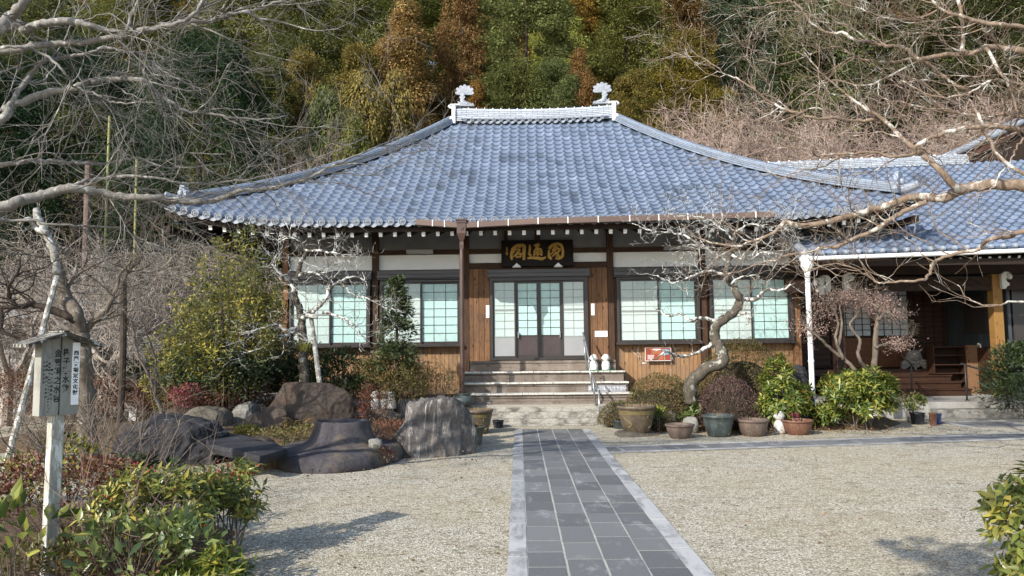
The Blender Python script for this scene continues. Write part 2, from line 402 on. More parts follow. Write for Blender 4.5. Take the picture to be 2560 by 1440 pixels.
# ------------------------------------------------------------------ main hall
HX, HY, RZ0, RISE, RUN, LIFT, YC = 8.05, 5.75, 4.22, 4.0, 5.75, .42, 3.95
def roof_z(x, y):
    """height of the roof skin at local x, y (works on arrays)"""
    a = HX - np.abs(x); b = HY - np.abs(y - YC); d = np.minimum(a, b); t = np.clip(d / RUN, -.05, 1.1)
    e = np.abs(a - b)
    z = RZ0 + RISE * (t - .30 * t * (1 - t))
    return z + LIFT * np.clip(1 - e / 5.2, 0, 1) ** 3.4 * np.clip(1 - t, 0, 1.1) ** 2
def tile_prof(ph):
    """s-shaped pantile across one tile width, ph in 0..1"""
    return np.where(ph < .34, .048 * np.sin(PI * ph / .34), -.016 * np.sin(PI * (ph - .34) / .66))
def tile_field(fz, u0, u1, v0, v1, pitch, row, mapuv, keep, spc=8, name='tiles', mat=None, parent=None, thick=.036):
    """wavy tile courses: u across, v up the slope in plan; fz(x,y) height; mapuv(u,v)->(x,y); keep(u,v) mask"""
    nu = int(round((u1 - u0) / pitch)); us = np.linspace(u0, u1, nu * spc + 1); phs = np.tile(np.arange(spc) / spc, nu); phs = np.append(phs, 0)
    nv = int(round((v1 - v0) / row)); Vs = []; Fs = []; UV = []; base = 0
    for j in range(nv):
        va, vb = v0 + (v1 - v0) * j / nv, v0 + (v1 - v0) * (j + 1) / nv + .02
        ja = nr.uniform(-.004, .004, nu + 1)[np.minimum((np.arange(len(us)) // spc), nu)]
        rows = []
        for v, off, tv in ((va, -.02, j + .02), (va, thick, j + .03), (vb, .0, j + .97)):
            x, y = mapuv(us, np.full_like(us, v)); z = fz(x, y) + tile_prof(phs) + off + (ja if off > 0 else 0)
            rows.append((np.stack([x, y, z], 1), tv))
        n = len(us)
        for r_, tv in rows: Vs.append(r_)
        for k in range(2):
            a = base + k * n + np.arange(n - 1); f = np.stack([a, a + 1, a + n + 1, a + n], 1)
            ok = keep((us[:-1] + us[1:]) / 2, np.full(n - 1, (va + vb) / 2))
            Fs.append(f[ok])
            col = np.arange(n - 1) // spc + (np.arange(n - 1) % spc + .1) / spc
            uv = np.stack([np.stack([col, np.full(n - 1, rows[k][1])], 1), np.stack([col + .8 / spc, np.full(n - 1, rows[k][1])], 1),
                           np.stack([col + .8 / spc, np.full(n - 1, rows[k + 1][1])], 1), np.stack([col, np.full(n - 1, rows[k + 1][1])], 1)], 1)
            UV.append(uv[ok])
        base += 3 * n
    V = np.vstack(Vs); F = np.vstack(Fs); uv = np.vstack(UV)
    me = bpy.data.meshes.new(name); me.vertices.add(len(V)); me.vertices.foreach_set('co', V.astype(np.float32).ravel())
    me.loops.add(F.size); me.loops.foreach_set('vertex_index', F.astype(np.int32).ravel())
    me.polygons.add(len(F)); me.polygons.foreach_set('loop_start', np.arange(0, F.size, 4, dtype=np.int32)); me.polygons.foreach_set('loop_total', np.full(len(F), 4, np.int32))
    me.update(calc_edges=True); l = me.uv_layers.new(name='UVMap'); l.data.foreach_set('uv', uv.reshape(-1, 2).astype(np.float32).ravel())
    me.materials.append(mat or M['tile']); return link(name, me, parent)

def sweep_ridge(name, path, w, h, mats, parent, rows=5, top_r=None, top_mat=0):
    """stack of ridge tiles with a rounded cap along path (points on the roof skin)"""
    P = np.array(path, float); n = len(P); T = np.gradient(P, axis=0); T[:, 2] = 0; T /= np.linalg.norm(T, axis=1)[:, None]
    Sd = np.stack([T[:, 1], -T[:, 0], np.zeros(n)], 1); L = np.concatenate([[0], np.cumsum(np.linalg.norm(np.diff(P, axis=0), axis=1))])
    prof = []                                   # (side offset, height, v)
    for i in range(rows):
        a = h * i / rows; b = h * (i + 1) / rows; wi = w / 2 * (1 - .18 * i / rows)
        prof += [(wi, a), (wi, b - .008), (wi - .016, b - .006), (wi - .016, b)]
    tr = top_r or w * .36
    for k in range(7):
        an = k * PI / 6; prof.append((tr * math.cos(an), h + tr * .9 * math.sin(an)))
    prof += [(-a, b) for a, b in prof[::-1][7:]]
    m = len(prof); V = []; UV = []
    for i in range(n):
        for k, (a, b) in enumerate(prof): V.append(P[i] + Sd[i] * a + np.array([0, 0, b - .03]))
    me = bpy.data.meshes.new(name); F = [(i * m + k, i * m + k + 1, (i + 1) * m + k + 1, (i + 1) * m + k) for i in range(n - 1) for k in range(m - 1)]
    F += [tuple(range(m))[::-1], tuple((n - 1) * m + k for k in range(m))]
    me.from_pydata([tuple(v) for v in V], [], F); uvl = me.uv_layers.new(name='UVMap')
    for p in me.polygons:
        for li in p.loop_indices:
            vi = me.loops[li].vertex_index; uvl.data[li].uv = (L[vi // m], prof[vi % m][1])
    for q in mats: me.materials.append(q)
    return link(name, me, parent)

hall = thing('temple_hall', 'wide low temple hall under a blue-grey hipped tile roof with shoji windows', 'temple', (.46, 16.8, 0), rad(-.8))
mid = (HX - RUN) - .0
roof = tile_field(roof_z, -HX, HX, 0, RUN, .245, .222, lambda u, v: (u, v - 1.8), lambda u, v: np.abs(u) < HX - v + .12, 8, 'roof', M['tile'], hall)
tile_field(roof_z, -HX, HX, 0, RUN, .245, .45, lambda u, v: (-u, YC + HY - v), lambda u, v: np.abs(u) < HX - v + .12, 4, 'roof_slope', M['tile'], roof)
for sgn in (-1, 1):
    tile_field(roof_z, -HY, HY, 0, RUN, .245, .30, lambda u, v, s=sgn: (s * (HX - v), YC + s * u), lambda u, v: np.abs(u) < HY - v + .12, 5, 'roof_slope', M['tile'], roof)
# under-skin so no light leaks, plus eave board and soffit
mb = MB()
xs = np.linspace(-HX + .06, HX - .06, 61)
def eave_strip(mb, ya, yb, za, zb, m=0):
    A = [(x, ya, float(roof_z(x, -1.8)) + za) for x in xs]; B = [(x, yb, float(roof_z(x, -1.8)) + zb) for x in xs]
    n = len(xs); mb.add(A + B, [(i, i + 1, n + i + 1, n + i) for i in range(n - 1)], m)
eave_strip(mb, -1.70, -1.70, -.02, -.17); eave_strip(mb, -1.70, -1.60, -.17, -.17); eave_strip(mb, -1.60, -1.60, -.17, -.11); eave_strip(mb, -1.60, .02, -.11, .40); eave_strip(mb, -1.74, -1.70, -.02, -.02)
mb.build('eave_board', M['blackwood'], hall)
gx_ = np.linspace(-HX + .25, HX - .25, 41); gy_ = np.linspace(-1.6, 9.4, 31); GX, GY = np.meshgrid(gx_, gy_); GZ = roof_z(GX, GY) - .14
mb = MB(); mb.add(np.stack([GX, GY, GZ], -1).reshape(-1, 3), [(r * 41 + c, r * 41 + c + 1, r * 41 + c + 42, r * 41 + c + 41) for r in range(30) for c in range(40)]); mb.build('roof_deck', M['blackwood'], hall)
for sgn in (-1, 1):
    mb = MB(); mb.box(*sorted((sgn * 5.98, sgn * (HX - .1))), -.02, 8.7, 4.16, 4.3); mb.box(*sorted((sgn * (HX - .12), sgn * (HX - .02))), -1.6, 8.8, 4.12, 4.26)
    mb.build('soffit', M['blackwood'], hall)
# eave-end tiles: round caps with a ring and comma marks, curved aprons between
def eave_caps(name, xs_, pos, parent, r=.082, apron=True, dome=False):
    mb = MB()
    for i, x in enumerate(xs_):
        px, py, pz = pos(x)
        if dome:
            for k in range(4):
                pass
            mb.lathe([(r * .2, 0), (r, 0), (r, .02), (r * .92, .045), (r * .7, .07), (r * .4, .085), (.004, .09)], (0, 0, 0), 12)
            V = mb.V[-1]; mb.V[-1] = np.stack([V[:, 0] + px, -V[:, 2] + py, V[:, 1] + pz], 1)
        else:
            mb.lathe([(.004, 0.02), (r * .66, .02), (r * .7, .006), (r * .78, .006), (r * .8, .03), (r, .03), (r, -.16)], (0, 0, 0), 16)
            V = mb.V[-1]; mb.V[-1] = np.stack([V[:, 0] + px, -V[:, 2] + py, V[:, 1] + pz], 1)
            for k in range(3):
                a = 2 * PI * k / 3 + .5; pts = [(px + r * (.16 + .36 * q) * math.cos(a + q * 1.7), py - .026, pz + r * (.16 + .36 * q) * math.sin(a + q * 1.7)) for q in np.linspace(0, 1, 4)]
                mb.tube(pts, [r * .16, r * .13, r * .09, r * .03], 4)
        if apron and i < len(xs_) - 1:
            x2 = xs_[i + 1]; q2 = pos(x2); n = 8; top = []; bot = []
            for k in range(n + 1):
                f = k / n; s = math.sin(PI * f); bx = px + (q2[0] - px) * f; bz = pz + (q2[2] - pz) * f
                top.append((bx, py + .012, bz + .01 - .045 * s)); bot.append((bx, py + .004, bz - .03 - .085 * s))
            mb.add(top + bot, [(k, k + 1, n + 2 + k, n + 1 + k) for k in range(n)])
            b2 = [(x_, y_ + .03, z_) for x_, y_, z_ in bot]; mb.add(bot + b2, [(k, k + 1, n + 2 + k, n + 1 + k) for k in range(n)])
    return mb.build(name, M['captile'], parent)
M['captile'] = plain('eave_end_tile', '#656d78', '#9299a3', 20, .5, .15, spec=.5)
tx = [-HX + .245 * (i + .17) for i in range(66)]; tx = [x for x in tx if abs(x) < HX - .05]
eave_caps('eave_tiles', tx, lambda x: (x, -1.83, float(roof_z(x, -1.8)) + .022), hall)
# hips
for sx in (-1, 1):
    for sy in (-1, 1):
        P = []
        for d in np.linspace(.35, RUN + .05, 26):
            x = sx * (HX - d); y = YC + sy * (HY - d); P.append((x, y, float(roof_z(x, y)) + .03))
        hip = sweep_ridge('hip_ridge', P, .29, .17, [M['hipcourse']] if 'hipcourse' in M else [M.setdefault('hipcourse', course_mat('hip_course', '#66717f', '#7b8797', '#3a424d', 21))], hall, 3, .105)
        # end ornament: stepped ogre-tile with curled sides
        e = np.array(P[0]); dirv = np.array([sx, sy, 0]) / math.sqrt(2); sd_ = np.array([dirv[1], -dirv[0], 0])
        mb = MB(); out = [(-.20, -.05), (-.27, .03), (-.22, .12), (-.26, .2), (-.17, .25), (-.14, .37), (-.06, .44), (.06, .44), (.14, .37), (.17, .25), (.26, .2), (.22, .12), (.27, .03), (.20, -.05)]
        mb.prism([e + sd_ * a + np.array([0, 0, b]) - dirv * .02 for a, b in out], dirv * .09)
        mb.lathe([(.004, 0), (.07, 0), (.09, .03), (.08, .06), (.05, .08), (.004, .09)], (0, 0, 0), 12); V = mb.V[-1]
        mb.V[-1] = e + dirv * .06 + np.outer(V[:, 0], sd_) + np.outer(V[:, 1], (0, 0, 1)) + np.outer(V[:, 2], dirv) + np.array([0, 0, .2])
        for s2 in (-1, 1):
            mb.tube([e + dirv * .07 + sd_ * s2 * (.2 + .06 * math.cos(k)) + np.array([0, 0, .1 + .06 * math.sin(k)]) for k in np.linspace(0, 5, 9)], np.linspace(.03, .012, 9), 5)
        c0 = e + np.array([0, 0, .02]); mb.tube([c0 - dirv * .1, c0 + dirv * .28 + np.array([0, 0, .04]), c0 + dirv * .42 + np.array([0, 0, .08])], [.1, .095, .09], 10)
        mb.build('hip_end_tile', M['captile'], hall)
# main ridge
rp = [(x, YC, 8.13 + .07 * (abs(x) / 2.2) ** 2.2) for x in np.linspace(-2.28, 2.28, 21)]
sweep_ridge('main_ridge', rp, .42, .37, [M['course']], hall, 7, .10)
mb = MB()
for x in np.linspace(-2.16, 2.16, 19): mb.tube([(x - .010, YC, 8.525 + .07 * (abs(x) / 2.2) ** 2.2), (x + .010, YC, 8.525 + .07 * (abs(x) / 2.2) ** 2.2)], .062, 10)
mb.build('ridge_joint', M['white'], hall)  # pale rings marking the joints of the ridge cap
for sy in (-1, 1):
    eave_caps('ridge_eave_tiles', [-2.0 + .21 * i for i in range(20)], lambda x, sy=sy: (x, YC + sy * .29, 8.145 + .05 * (abs(x) / 2.2) ** 2.2) if sy < 0 else (x, YC + .29, 8.145), hall, .058)
    mb = MB(); A = [(x, YC + sy * .21, 8.23 + .05 * (abs(x) / 2.2) ** 2.2) for x in np.linspace(-2.15, 2.15, 15)]; B = [(p[0], YC + sy * .32, p[2] - .05) for p in A]; C2 = [(p[0], p[1], p[2] - .025) for p in B]
    n = len(A); mb.add(A + B + C2, [(i, i + 1, n + i + 1, n + i) for i in range(n - 1)] + [(n + i, n + i + 1, 2 * n + i + 1, 2 * n + i) for i in range(n - 1)]); mb.build('ridge_apron', M['captile'], hall)
for sx in (-1, 1):
    mb = MB(); x = sx * 2.29
    out = [(-.25, 8.05), (-.27, 8.37), (-.22, 8.49), (-.24, 8.60), (.24, 8.60), (.22, 8.49), (.27, 8.37), (.25, 8.05)]
    mb.prism([(x, YC + a, b + .05) for a, b in out], (sx * .10, 0, 0))
    mb.box(*sorted((x - sx * .1, x + sx * .16)), YC - .2, YC + .2, 8.66, 8.69)
    mb.tube([(x + sx * .08, YC, 8.64), (x + sx * .16, YC, 8.66), (x + sx * .22, YC, 8.70)], [.05, .045, .04], 10)
    for k in (-1, 1): mb.tube([(x + sx * .13, YC + k * (.2 + .07 * math.cos(q)), 8.2 + .08 * math.sin(q)) for q in np.linspace(0, 5, 9)], np.linspace(.04, .015, 9), 5)
    mb.build('ridge_end_tile', M['white'], hall)

# fish-shaped ridge ornaments: head low towards the middle, body rising, fan tail on top
def shachi(sx, label):
    root = thing('ridge_fish_ornament', label, 'roof ornament', tuple(hall.matrix_basis @ Vector((sx * 2.18, YC, 8.60))) if False else (0, 0, 0))
    root.matrix_world = Matrix.Translation((.46, 16.8, 0)) @ Matrix.Rotation(rad(-.8), 4, 'Z') @ Matrix.Translation((sx * 2.05, YC, 8.69))
    root.scale = (sx * .72, .72, .72)
    mb = MB()                        # local +x = outwards; head at -x
    P = [(-.30, 0, .05), (-.2, 0, .07), (-.08, 0, .08), (.03, 0, .13), (.07, 0, .24), (.05, 0, .36), (.02, 0, .47), (-.02, 0, .56)]
    mb.tube(P, [.045, .075, .1, .115, .105, .085, .065, .045], 10); mb.build('body', M['ornament'], root, True)
    mb = MB()                        # flared petals of the tail
    for k, a in enumerate(np.linspace(-74, 78, 7)):
        a = rad(a); d = np.array([-math.sin(a), 0, math.cos(a)]); b = np.array([-.02, 0, .5]); L = .38 if 0 < k < 6 else .33
        s = np.array([d[2], 0, -d[0]]); w = [.03, .075, .085, .05]; r = [0, .45, .8, 1.0]; curl = np.array([-math.sin(a) * .05, 0, -.03 * abs(math.sin(a))])
        pts = [b + d * L * r[i] + s * w[i] + curl * r[i] ** 2 for i in range(4)] + [b + d * L * 1.04 + curl] + [b + d * L * r[i] - s * w[i] + curl * r[i] ** 2 for i in (3, 2, 1, 0)]
        mb.prism([p + np.array([0, -.035 - .008 * (k % 2), 0]) for p in pts], (0, .07, 0))
    mb.build('tail', M['ornament'], root, bevel=.008)
    mb = MB()
    for z, s in ((.40, .10), (.27, .12)):
        for k in range(-2, 3):
            a = rad(k * 24); tip = np.array([.07 + math.sin(a) * s * 1.15, -.09, z + math.cos(a) * s]); b0 = np.array([.06, -.1, z - .06]); sd_ = np.array([math.cos(a), 0, -math.sin(a)]) * .026
            mb.prism([b0 - sd_ * .5, b0 + sd_ * .5, tip + sd_, tip + np.array([math.sin(a), 0, math.cos(a)]) * .025, tip - sd_], (0, .03, 0))
    mb.prism([(.02, -.06, .04), (.2, -.06, .02), (.27, -.06, .19), (.16, -.06, .15), (.06, -.06, .2)], (0, .12, 0))
    mb.build('fin', M['ornament'], root)
    mb = MB(); r = random.Random(3)
    for k in range(6): mb.lathe([(.004, -.03), (.04, -.02), (.045, .01), (.02, .04), (.004, .05)], (-.36 + k * .075, -.05 + r.uniform(-.02, .02), .035 + r.uniform(0, .02)), 8)
    mb.box(-.42, .2, -.1, .1, -.03, .02); mb.build('wave_base', M['ornament'], root)
    return root
M['ornament'] = plain('silvered_tile', '#70767e', '#a6abb1', 16, .5, .2, spec=.5)
shachi(-1, 'silvery fish-shaped ornament with fan tail on the ridge end nearer the bare maple')
shachi(1, 'silvery fish-shaped ornament with fan tail on the ridge end nearer the entrance wing')

# walls and timber frame
BX = [-5.95, -3.82, -1.68, 1.70, 3.84, 5.98]
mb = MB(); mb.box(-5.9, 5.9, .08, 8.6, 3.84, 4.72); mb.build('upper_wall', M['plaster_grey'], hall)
mb = MB(); mb.box(-5.9, 5.9, .07, 8.59, 3.3, 3.84); mb.build('plaster_band', M['plaster'], hall)
mb = MB(); mb.box(-5.9, 5.9, .10, 8.6, .4, 3.3); mb.build('wall', M['skirt'], hall)
mb = MB(); mb.box(-6.0, 6.0, -.06, 8.7, 0, .42); mb.build('foundation', M['concrete'], hall)
mb = MB(); mb.box(-6.05, 6.05, -.09, .12, .42, .50); mb.build('ground_sill', M['darkwood'], hall)
for x in BX:
    mb = MB(); mb.box(x - .075, x + .075, -.03, .12, .5, 4.75); mb.build('post', M['darkpost'] if abs(x) < 5.9 else M['cedar'], hall, bevel=.006)
def beam(x0, x1, z0, z1, y=-.01, m='darkwood', nm='beam'):
    mb = MB(); mb.box(x0, x1, y, .12, z0, z1); return mb.build(nm, M[m], hall, bevel=.004)
for a, b in zip(BX, BX[1:]):
    beam(a + .076, b - .076, 3.77, 3.88)
    if b - a > 3: beam(a + .076, b - .076, 3.40, 3.55); beam(a + .5 * (b - a) - .06, a + .5 * (b - a) + .06, 3.881, 4.75, .0); beam(a + .28 * (b - a) - .04, a + .28 * (b - a) + .04, 3.881, 4.75, .01)
    else: beam(a + .076, b - .076, 3.385, 3.41)
beam(-1.6, 1.62, 3.33, 3.398, -.03)
def shutter(x0, x1, z0, z1):
    mb = MB(); mb.box(x0, x1, -.16, .06, z0, z1 - .09); mb.box(x0, x1, -.13, .06, z1 - .087, z1); mb.box(x0, x1, -.11, .06, z0 - .03, z0 - .003); mb.build('shutter_box', M['box'], hall, bevel=.006)
def sash(parent, x0, x1, z0, z1, y, cols, rows, pale, bottom=.0, botmat=None, fr=.045):
    """one sliding leaf: frame, pane, muntins, optional solid lower panel"""
    fm = M['frame']; mb = MB(); mb.box(x0, x0 + fr, y - .02, y + .02, z0, z1); mb.box(x1 - fr, x1, y - .02, y + .02, z0, z1)
    mb.box(x0 + fr, x1 - fr, y - .02, y + .02, z0, z0 + fr * 1.3); mb.box(x0 + fr, x1 - fr, y - .02, y + .02, z1 - fr, z1)
    s = mb.build('sash', fm, parent)
    zb = z0 + fr * 1.3
    if bottom:
        q = MB(); q.box(x0 + fr, x1 - fr, y - .012, y + .008, zb, zb + bottom); q.build('lower_panel', botmat, parent); zb += bottom
        q = MB(); q.box(x0 + fr, x1 - fr, y - .018, y + .015, zb, zb + .035); q.build('lock_rail', M['frame'] if not pale else M['frame_pale'], parent); zb += .035
    q = MB(); q.box(x0 + fr, x1 - fr, y - .002, y + .01, zb, z1 - fr); q.build('pane', M['pane_pale'] if pale else M['pane'], parent)
    q = MB(); tw = .011 if not pale else .010
    for i in range(1, cols):
        xx = x0 + fr + (x1 - x0 - 2 * fr) * i / cols; q.box(xx - tw / 2, xx + tw / 2, y - .010, y - .003, zb, z1 - fr)
    for j in range(1, rows):
        zz = zb + (z1 - fr - zb) * j / rows; q.box(x0 + fr, x1 - fr, y - .012, y - .004, zz - tw / 2, zz + tw / 2)
    if pale:
        zz = zb + (z1 - fr - zb) * .49; q.box(x0 + fr, x1 - fr, y - .014, y - .005, zz - .02, zz + .02)
    q.build('muntin', M['frame'] if not pale else M['frame_pale'], parent)
def window(x0, x1, split=.5, pale_first=True):
    z0, z1 = 1.66, 3.16; mb = MB()
    mb.box(x0, x0 + .06, -.10, .08, z0, z1); mb.box(x1 - .06, x1, -.10, .08, z0, z1); mb.box(x0 + .06, x1 - .06, -.10, .08, z1 - .05, z1); mb.box(x0 - .03, x1 + .03, -.13, .08, z0 - .06, z0)
    w = mb.build('window', M['frame'], hall, bevel=.004)
    back = MB(); back.box(x0 + .06, x1 - .06, .03, .07, z0, z1 - .05); back.build('inner_screen', M['frame'], w)
    xm = x0 + .06 + (x1 - x0 - .12) * split
    sash(w, x0 + .06, xm + .02, z0 + .002, z1 - .052, -.055, 3, 7, True, fr=.035); sash(w, xm - .02, x1 - .06, z0 + .002, z1 - .052, -.008, 3, 7, False)
    shutter(x0 - .06, x1 + .04, 3.2, 3.38)
for i in (0, 1, 3, 4):
    window(BX[i] + .13, BX[i + 1] - .1)
# entrance: cedar side panels and four-leaf sliding door
for x0, x1 in ((BX[2] + .08, -1.13), (1.17, BX[3] - .08)):
    mb = MB(); mb.box(x0, x1, -.05, .09, 1.26, 3.40); mb.build('cedar_panel', M['cedar'], hall)
mb = MB(); x0, x1, z0, z1 = -1.12, 1.16, 1.27, 3.17
mb.box(x0, x0 + .07, -.12, .09, z0, z1); mb.box(x1 - .07, x1, -.12, .09, z0, z1); mb.box(x0 + .07, x1 - .07, -.12, .09, z1 - .06, z1); mb.box(x0 + .07, x1 - .07, -.13, .09, z0, z0 + .05)
door = mb.build('door', M['frame'], hall, bevel=.004)
back = MB(); back.box(x0 + .07, x1 - .07, .04, .08, z0 + .05, z1 - .06); back.build('inner_screen', M['frame'], door)
dw = (x1 - x0 - .14) / 4; a0 = x0 + .07
for k in range(4):
    pale = k in (0, 3)
    sash(door, a0 + k * dw - (.0 if pale else .005), a0 + (k + 1) * dw + (.0 if pale else .005), z0 + .052, z1 - .062, -.06 if pale else -.012, 2, 7, pale, .42, M['pale_panel'] if pale else M['brown_panel'], .035 if pale else .055)
for sx in (a0 + dw + .05, a0 + 3 * dw - .05):
    mb = MB(); mb.box(sx - .012, sx + .012, -.10, -.04, 1.78, 1.92); mb.build('door_handle', M['steel'], door, bevel=.004)
shutter(-1.17, 1.21, 3.2, 3.38)
mb = MB(); mb.box(-2.72 - .35, -2.72 + .28, -.15, .0, 3.775, 3.88); mb.build('wall_lamp', M['pale_panel'], hall, bevel=.02)
mb = MB(); mb.box(2.95, 3.6, -.15, .0, 3.79, 3.895); mb.build('wall_lamp', M['pale_panel'], hall, bevel=.02)
# rafters with white painted ends
mb = MB(); mb.bar((0, -1.60, 4.045), (0, .05, 4.44), .07, .10, 0); d = np.array([0, -1.65, -.395]); d /= np.linalg.norm(d)
mb.bar(np.array([0, -1.60, 4.045]) + d * .001, np.array([0, -1.60, 4.045]) + d * .009, .074, .106, 1)
rf = mb.build('rafter', [M['blackwood'], M['white']], hall); x0 = -7.05; rf.location = (x0, 0, float(roof_z(x0, -1.8)) - RZ0 - .035)
for i in range(1, 47):
    c = rf.copy(); COL.objects.link(c); x = x0 + i * .307; c.location = (x, 0, float(roof_z(x, -1.8)) - RZ0 - .035)
# gutter, hopper, downpipe over the entrance
mb = MB(); gp = [(-2.55, 4.145), (-1.68, 4.075), (-1.5, 4.07), (0, 4.13), (2.2, 4.16), (4.9, 4.2)]
for (xa, za), (xb, zb) in zip(gp, gp[1:]):
    mb.prism([(xa, -1.98, za), (xa, -1.84, za), (xa, -1.84, za + .115), (xa, -1.85, za + .115), (xa, -1.85, za + .01), (xa, -1.97, za + .01), (xa, -1.97, za + .115), (xa, -1.98, za + .115)], (xb - xa, 0, zb - za))
gut = mb.build('gutter', M['gutter'], hall)
for x in (-2.2, -1.95, -1.25, -.62, 0, .62, 1.25, 1.9, 2.5, 3.1, 3.8, 4.5):
    za = np.interp(x, [p[0] for p in gp], [p[1] for p in gp]); mb = MB(); mb.box(x - .009, x + .009, -1.992, -1.98, za - .01, za + .13); mb.box(x - .009, x + .009, -1.992, -1.75, za + .118, za + .13); mb.build('bracket', M['white'], gut)
PX = -1.60
mb = MB(); mb.lathe([(.055, 3.62), (.062, 3.72), (.05, 3.78), (.13, 3.95), (.13, 4.16), (.15, 4.17), (.15, 4.21), (.17, 4.22), (.17, 4.25), (.12, 4.25)], (PX, -1.91, 0), 4)
V = mb.V[-1]; c_, s_ = math.cos(PI / 4), math.sin(PI / 4); X = V[:, 0] - PX; Y_ = V[:, 1] + 1.91; mb.V[-1] = np.stack([PX + X * c_ - Y_ * s_, -1.91 + X * s_ + Y_ * c_, V[:, 2]], 1)
mb.lathe([(.03, 0), (.045, 0), (.045, .012), (.03, .012)], (0, 0, 0), 14); V = mb.V[-1]; mb.V[-1] = np.stack([V[:, 0] + PX, -V[:, 2] - 2.005, V[:, 1] + 4.06], 1)
mb.lathe([(.004, 0), (.015, 0), (.012, .015), (.004, .015)], (0, 0, 0), 10); V = mb.V[-1]; mb.V[-1] = np.stack([V[:, 0] + PX, -V[:, 2] - 2.005, V[:, 1] + 4.06], 1)
hop = mb.build('hopper', M['pipe_brown'], hall)
mb = MB(); mb.tube([(PX, -1.91, .62), (PX, -1.91, 1.5), (PX, -1.91, 3.4), (PX, -1.91, 3.66)], [.047] * 3 + [.04], 12)
for z in (2.25, 3.1): mb.lathe([(.047, 0), (.053, .005), (.053, .04), (.047, .045)], (PX, -1.91, z), 12)
mb.build('downpipe', M['pipe_brown'], hall)
# steps: three timber flights over granite courses
def step(nm, x0, x1, y0, y1, z0, z1, m, parent, nose=None, bev=.008):
    mb = MB(); mb.box(x0, x1, y0, y1, z0, z1); o = mb.build(nm, M[m], parent, bevel=bev)
    if nose:
        b = MB(); k = 11
        for i in range(k):
            xa = x0 - .03 + (x1 - x0 + .06) * i / k; xb = x0 - .03 + (x1 - x0 + .06) * (i + 1) / k - .004; dz = rng.uniform(-.003, .003)
            b.box(xa, xb, y0 - .045, y0 + .02, z1 + .001 + dz, z1 + .036 + dz); b.box(xa, xb, y0 + .0203, y1, z1 + .001 + dz, z1 + .032 + dz)
        b.build('tread', M['nosing'], o, bevel=.006)
    return o
st = MB(); st.box(-1.55, 1.72, -.5, -.1, 1.04, 1.26); st = st.build('step', M['step'], hall)
step('step', -1.68, 1.86, -.78, -.501, .42, 1.00, 'step', hall, True)
step('step', -1.68, 1.90, -1.08, -.781, .42, .775, 'step', hall, True)
step('step', -1.68, 1.95, -1.38, -1.081, .42, .56, 'step', hall, True)
mb = MB(); mb.box(-1.72, 1.97, -1.43, -.1, .37, .42); mb.build('step_sill', M['step'], hall)
step('stone_step', -1.7, 1.5, -1.62, -1.0, .0, .37, 'granite_top', hall, None, .015); step('stone_step', -1.7, 1.5, -1.665, -1.621, .0, .33, 'granite', hall, None, .012)
step('stone_step', -1.4, 1.56, -1.86, -1.666, .0, .235, 'granite', hall, None, .02); step('stone_step', -1.2, 1.5, -2.1, -1.861, .0, .125, 'granite', hall, None, .02)
step('stone_step', -1.1, 1.05, -2.26, -2.101, .0, .03, 'granite', hall, None, .01)
step('stone_step', 1.58, 1.92, -1.9, -1.5, .0, .25, 'granite', hall, None, .02)
mb = MB(); mb.box(1.05, 1.86, -1.100, -1.086, .595, .735); sb = mb.build('step_notice', M['stepboard'], hall)
me = text_mesh('足元にご注意して下さい', .075, extrude=.001); me.materials.append(M['white']); o = link('lettering', me, sb, loc=(1.46, -1.102, .665)); o.rotation_euler = (PI / 2, 0, 0)
# ------------------------------------------------------------------ name board with gold brush characters
M['gold'] = plain('gold_leaf_lettering', '#a8823c', '#c9a257', 14, .5, .1, spec=.5)
M['boardblack'] = plain('blackened_board', '#16110f', '#241b17', 5, .55, .15, (1, 1, 8))
def world(ob, x, y, z): return (hall_mx @ Vector((x, y, z)))
hall_mx = Matrix.Translation((.46, 16.8, 0)) @ Matrix.Rotation(rad(-.8), 4, 'Z')
def brush(strokes, k, cx, cy, m, depth=.012):
    """thick brush strokes: (x, y, half width) in board-photo units, as raised ribbons"""
    mb = MB()
    for si, st_ in enumerate(strokes):
        p = np.array(st_, float); n = max(2, (len(p) - 1) * 5 + 1); t = np.linspace(0, len(p) - 1, n)
        q = np.stack([np.interp(t, range(len(p)), p[:, i]) for i in range(3)], 1)
        if len(p) > 2:
            for _ in range(2): q[1:-1] = (q[:-2] + 2 * q[1:-1] + q[2:]) / 4
        d = np.gradient(q[:, :2], axis=0); d /= np.linalg.norm(d, axis=1)[:, None] + 1e-9; s = np.stack([-d[:, 1], d[:, 0]], 1)
        A = q[:, :2] + s * q[:, 2:]; B = q[:, :2] - s * q[:, 2:]; z0 = -.002; z1 = -depth - .0007 * si
        X = lambda P, z: [((a - cx) * k, z, (cy - b) * k) for a, b in P]
        v = X(A, z0) + X(B, z0) + X(A, z1) + X(B, z1); f = []
        for i in range(n - 1):
            f += [(2 * n + i, 2 * n + i + 1, 3 * n + i + 1, 3 * n + i), (i, i + 1, 2 * n + i + 1, 2 * n + i), (n + i + 1, n + i, 3 * n + i, 3 * n + i + 1)]
        f += [(0, 2 * n, 3 * n, n), (n - 1, 2 * n - 1, 4 * n - 1, 3 * n - 1)]; mb.add(v, f)
    return mb
nb = thing('name_board', 'dark wooden name board with three gold brush characters hung above the door', 'sign'); nb.matrix_world = hall_mx @ Matrix.Translation((.0, -.10, 3.46)) @ Matrix.Rotation(rad(-13), 4, 'X')
mb = MB(); mb.box(-.82, .82, -.03, .03, 0, .60); mb.build('board', M['boardblack'], nb, bevel=.006)
mb = MB(); w_ = .035
for b_ in ((-.84, .84, -.045, .03, -.02, .012), (-.84, .84, -.045, .03, .588, .62), (-.84, -.808, -.045, .03, .0122, .5878), (.808, .84, -.045, .03, .0122, .5878)): mb.box(*b_)
mb.build('frame', M['boardblack'], nb, bevel=.004)
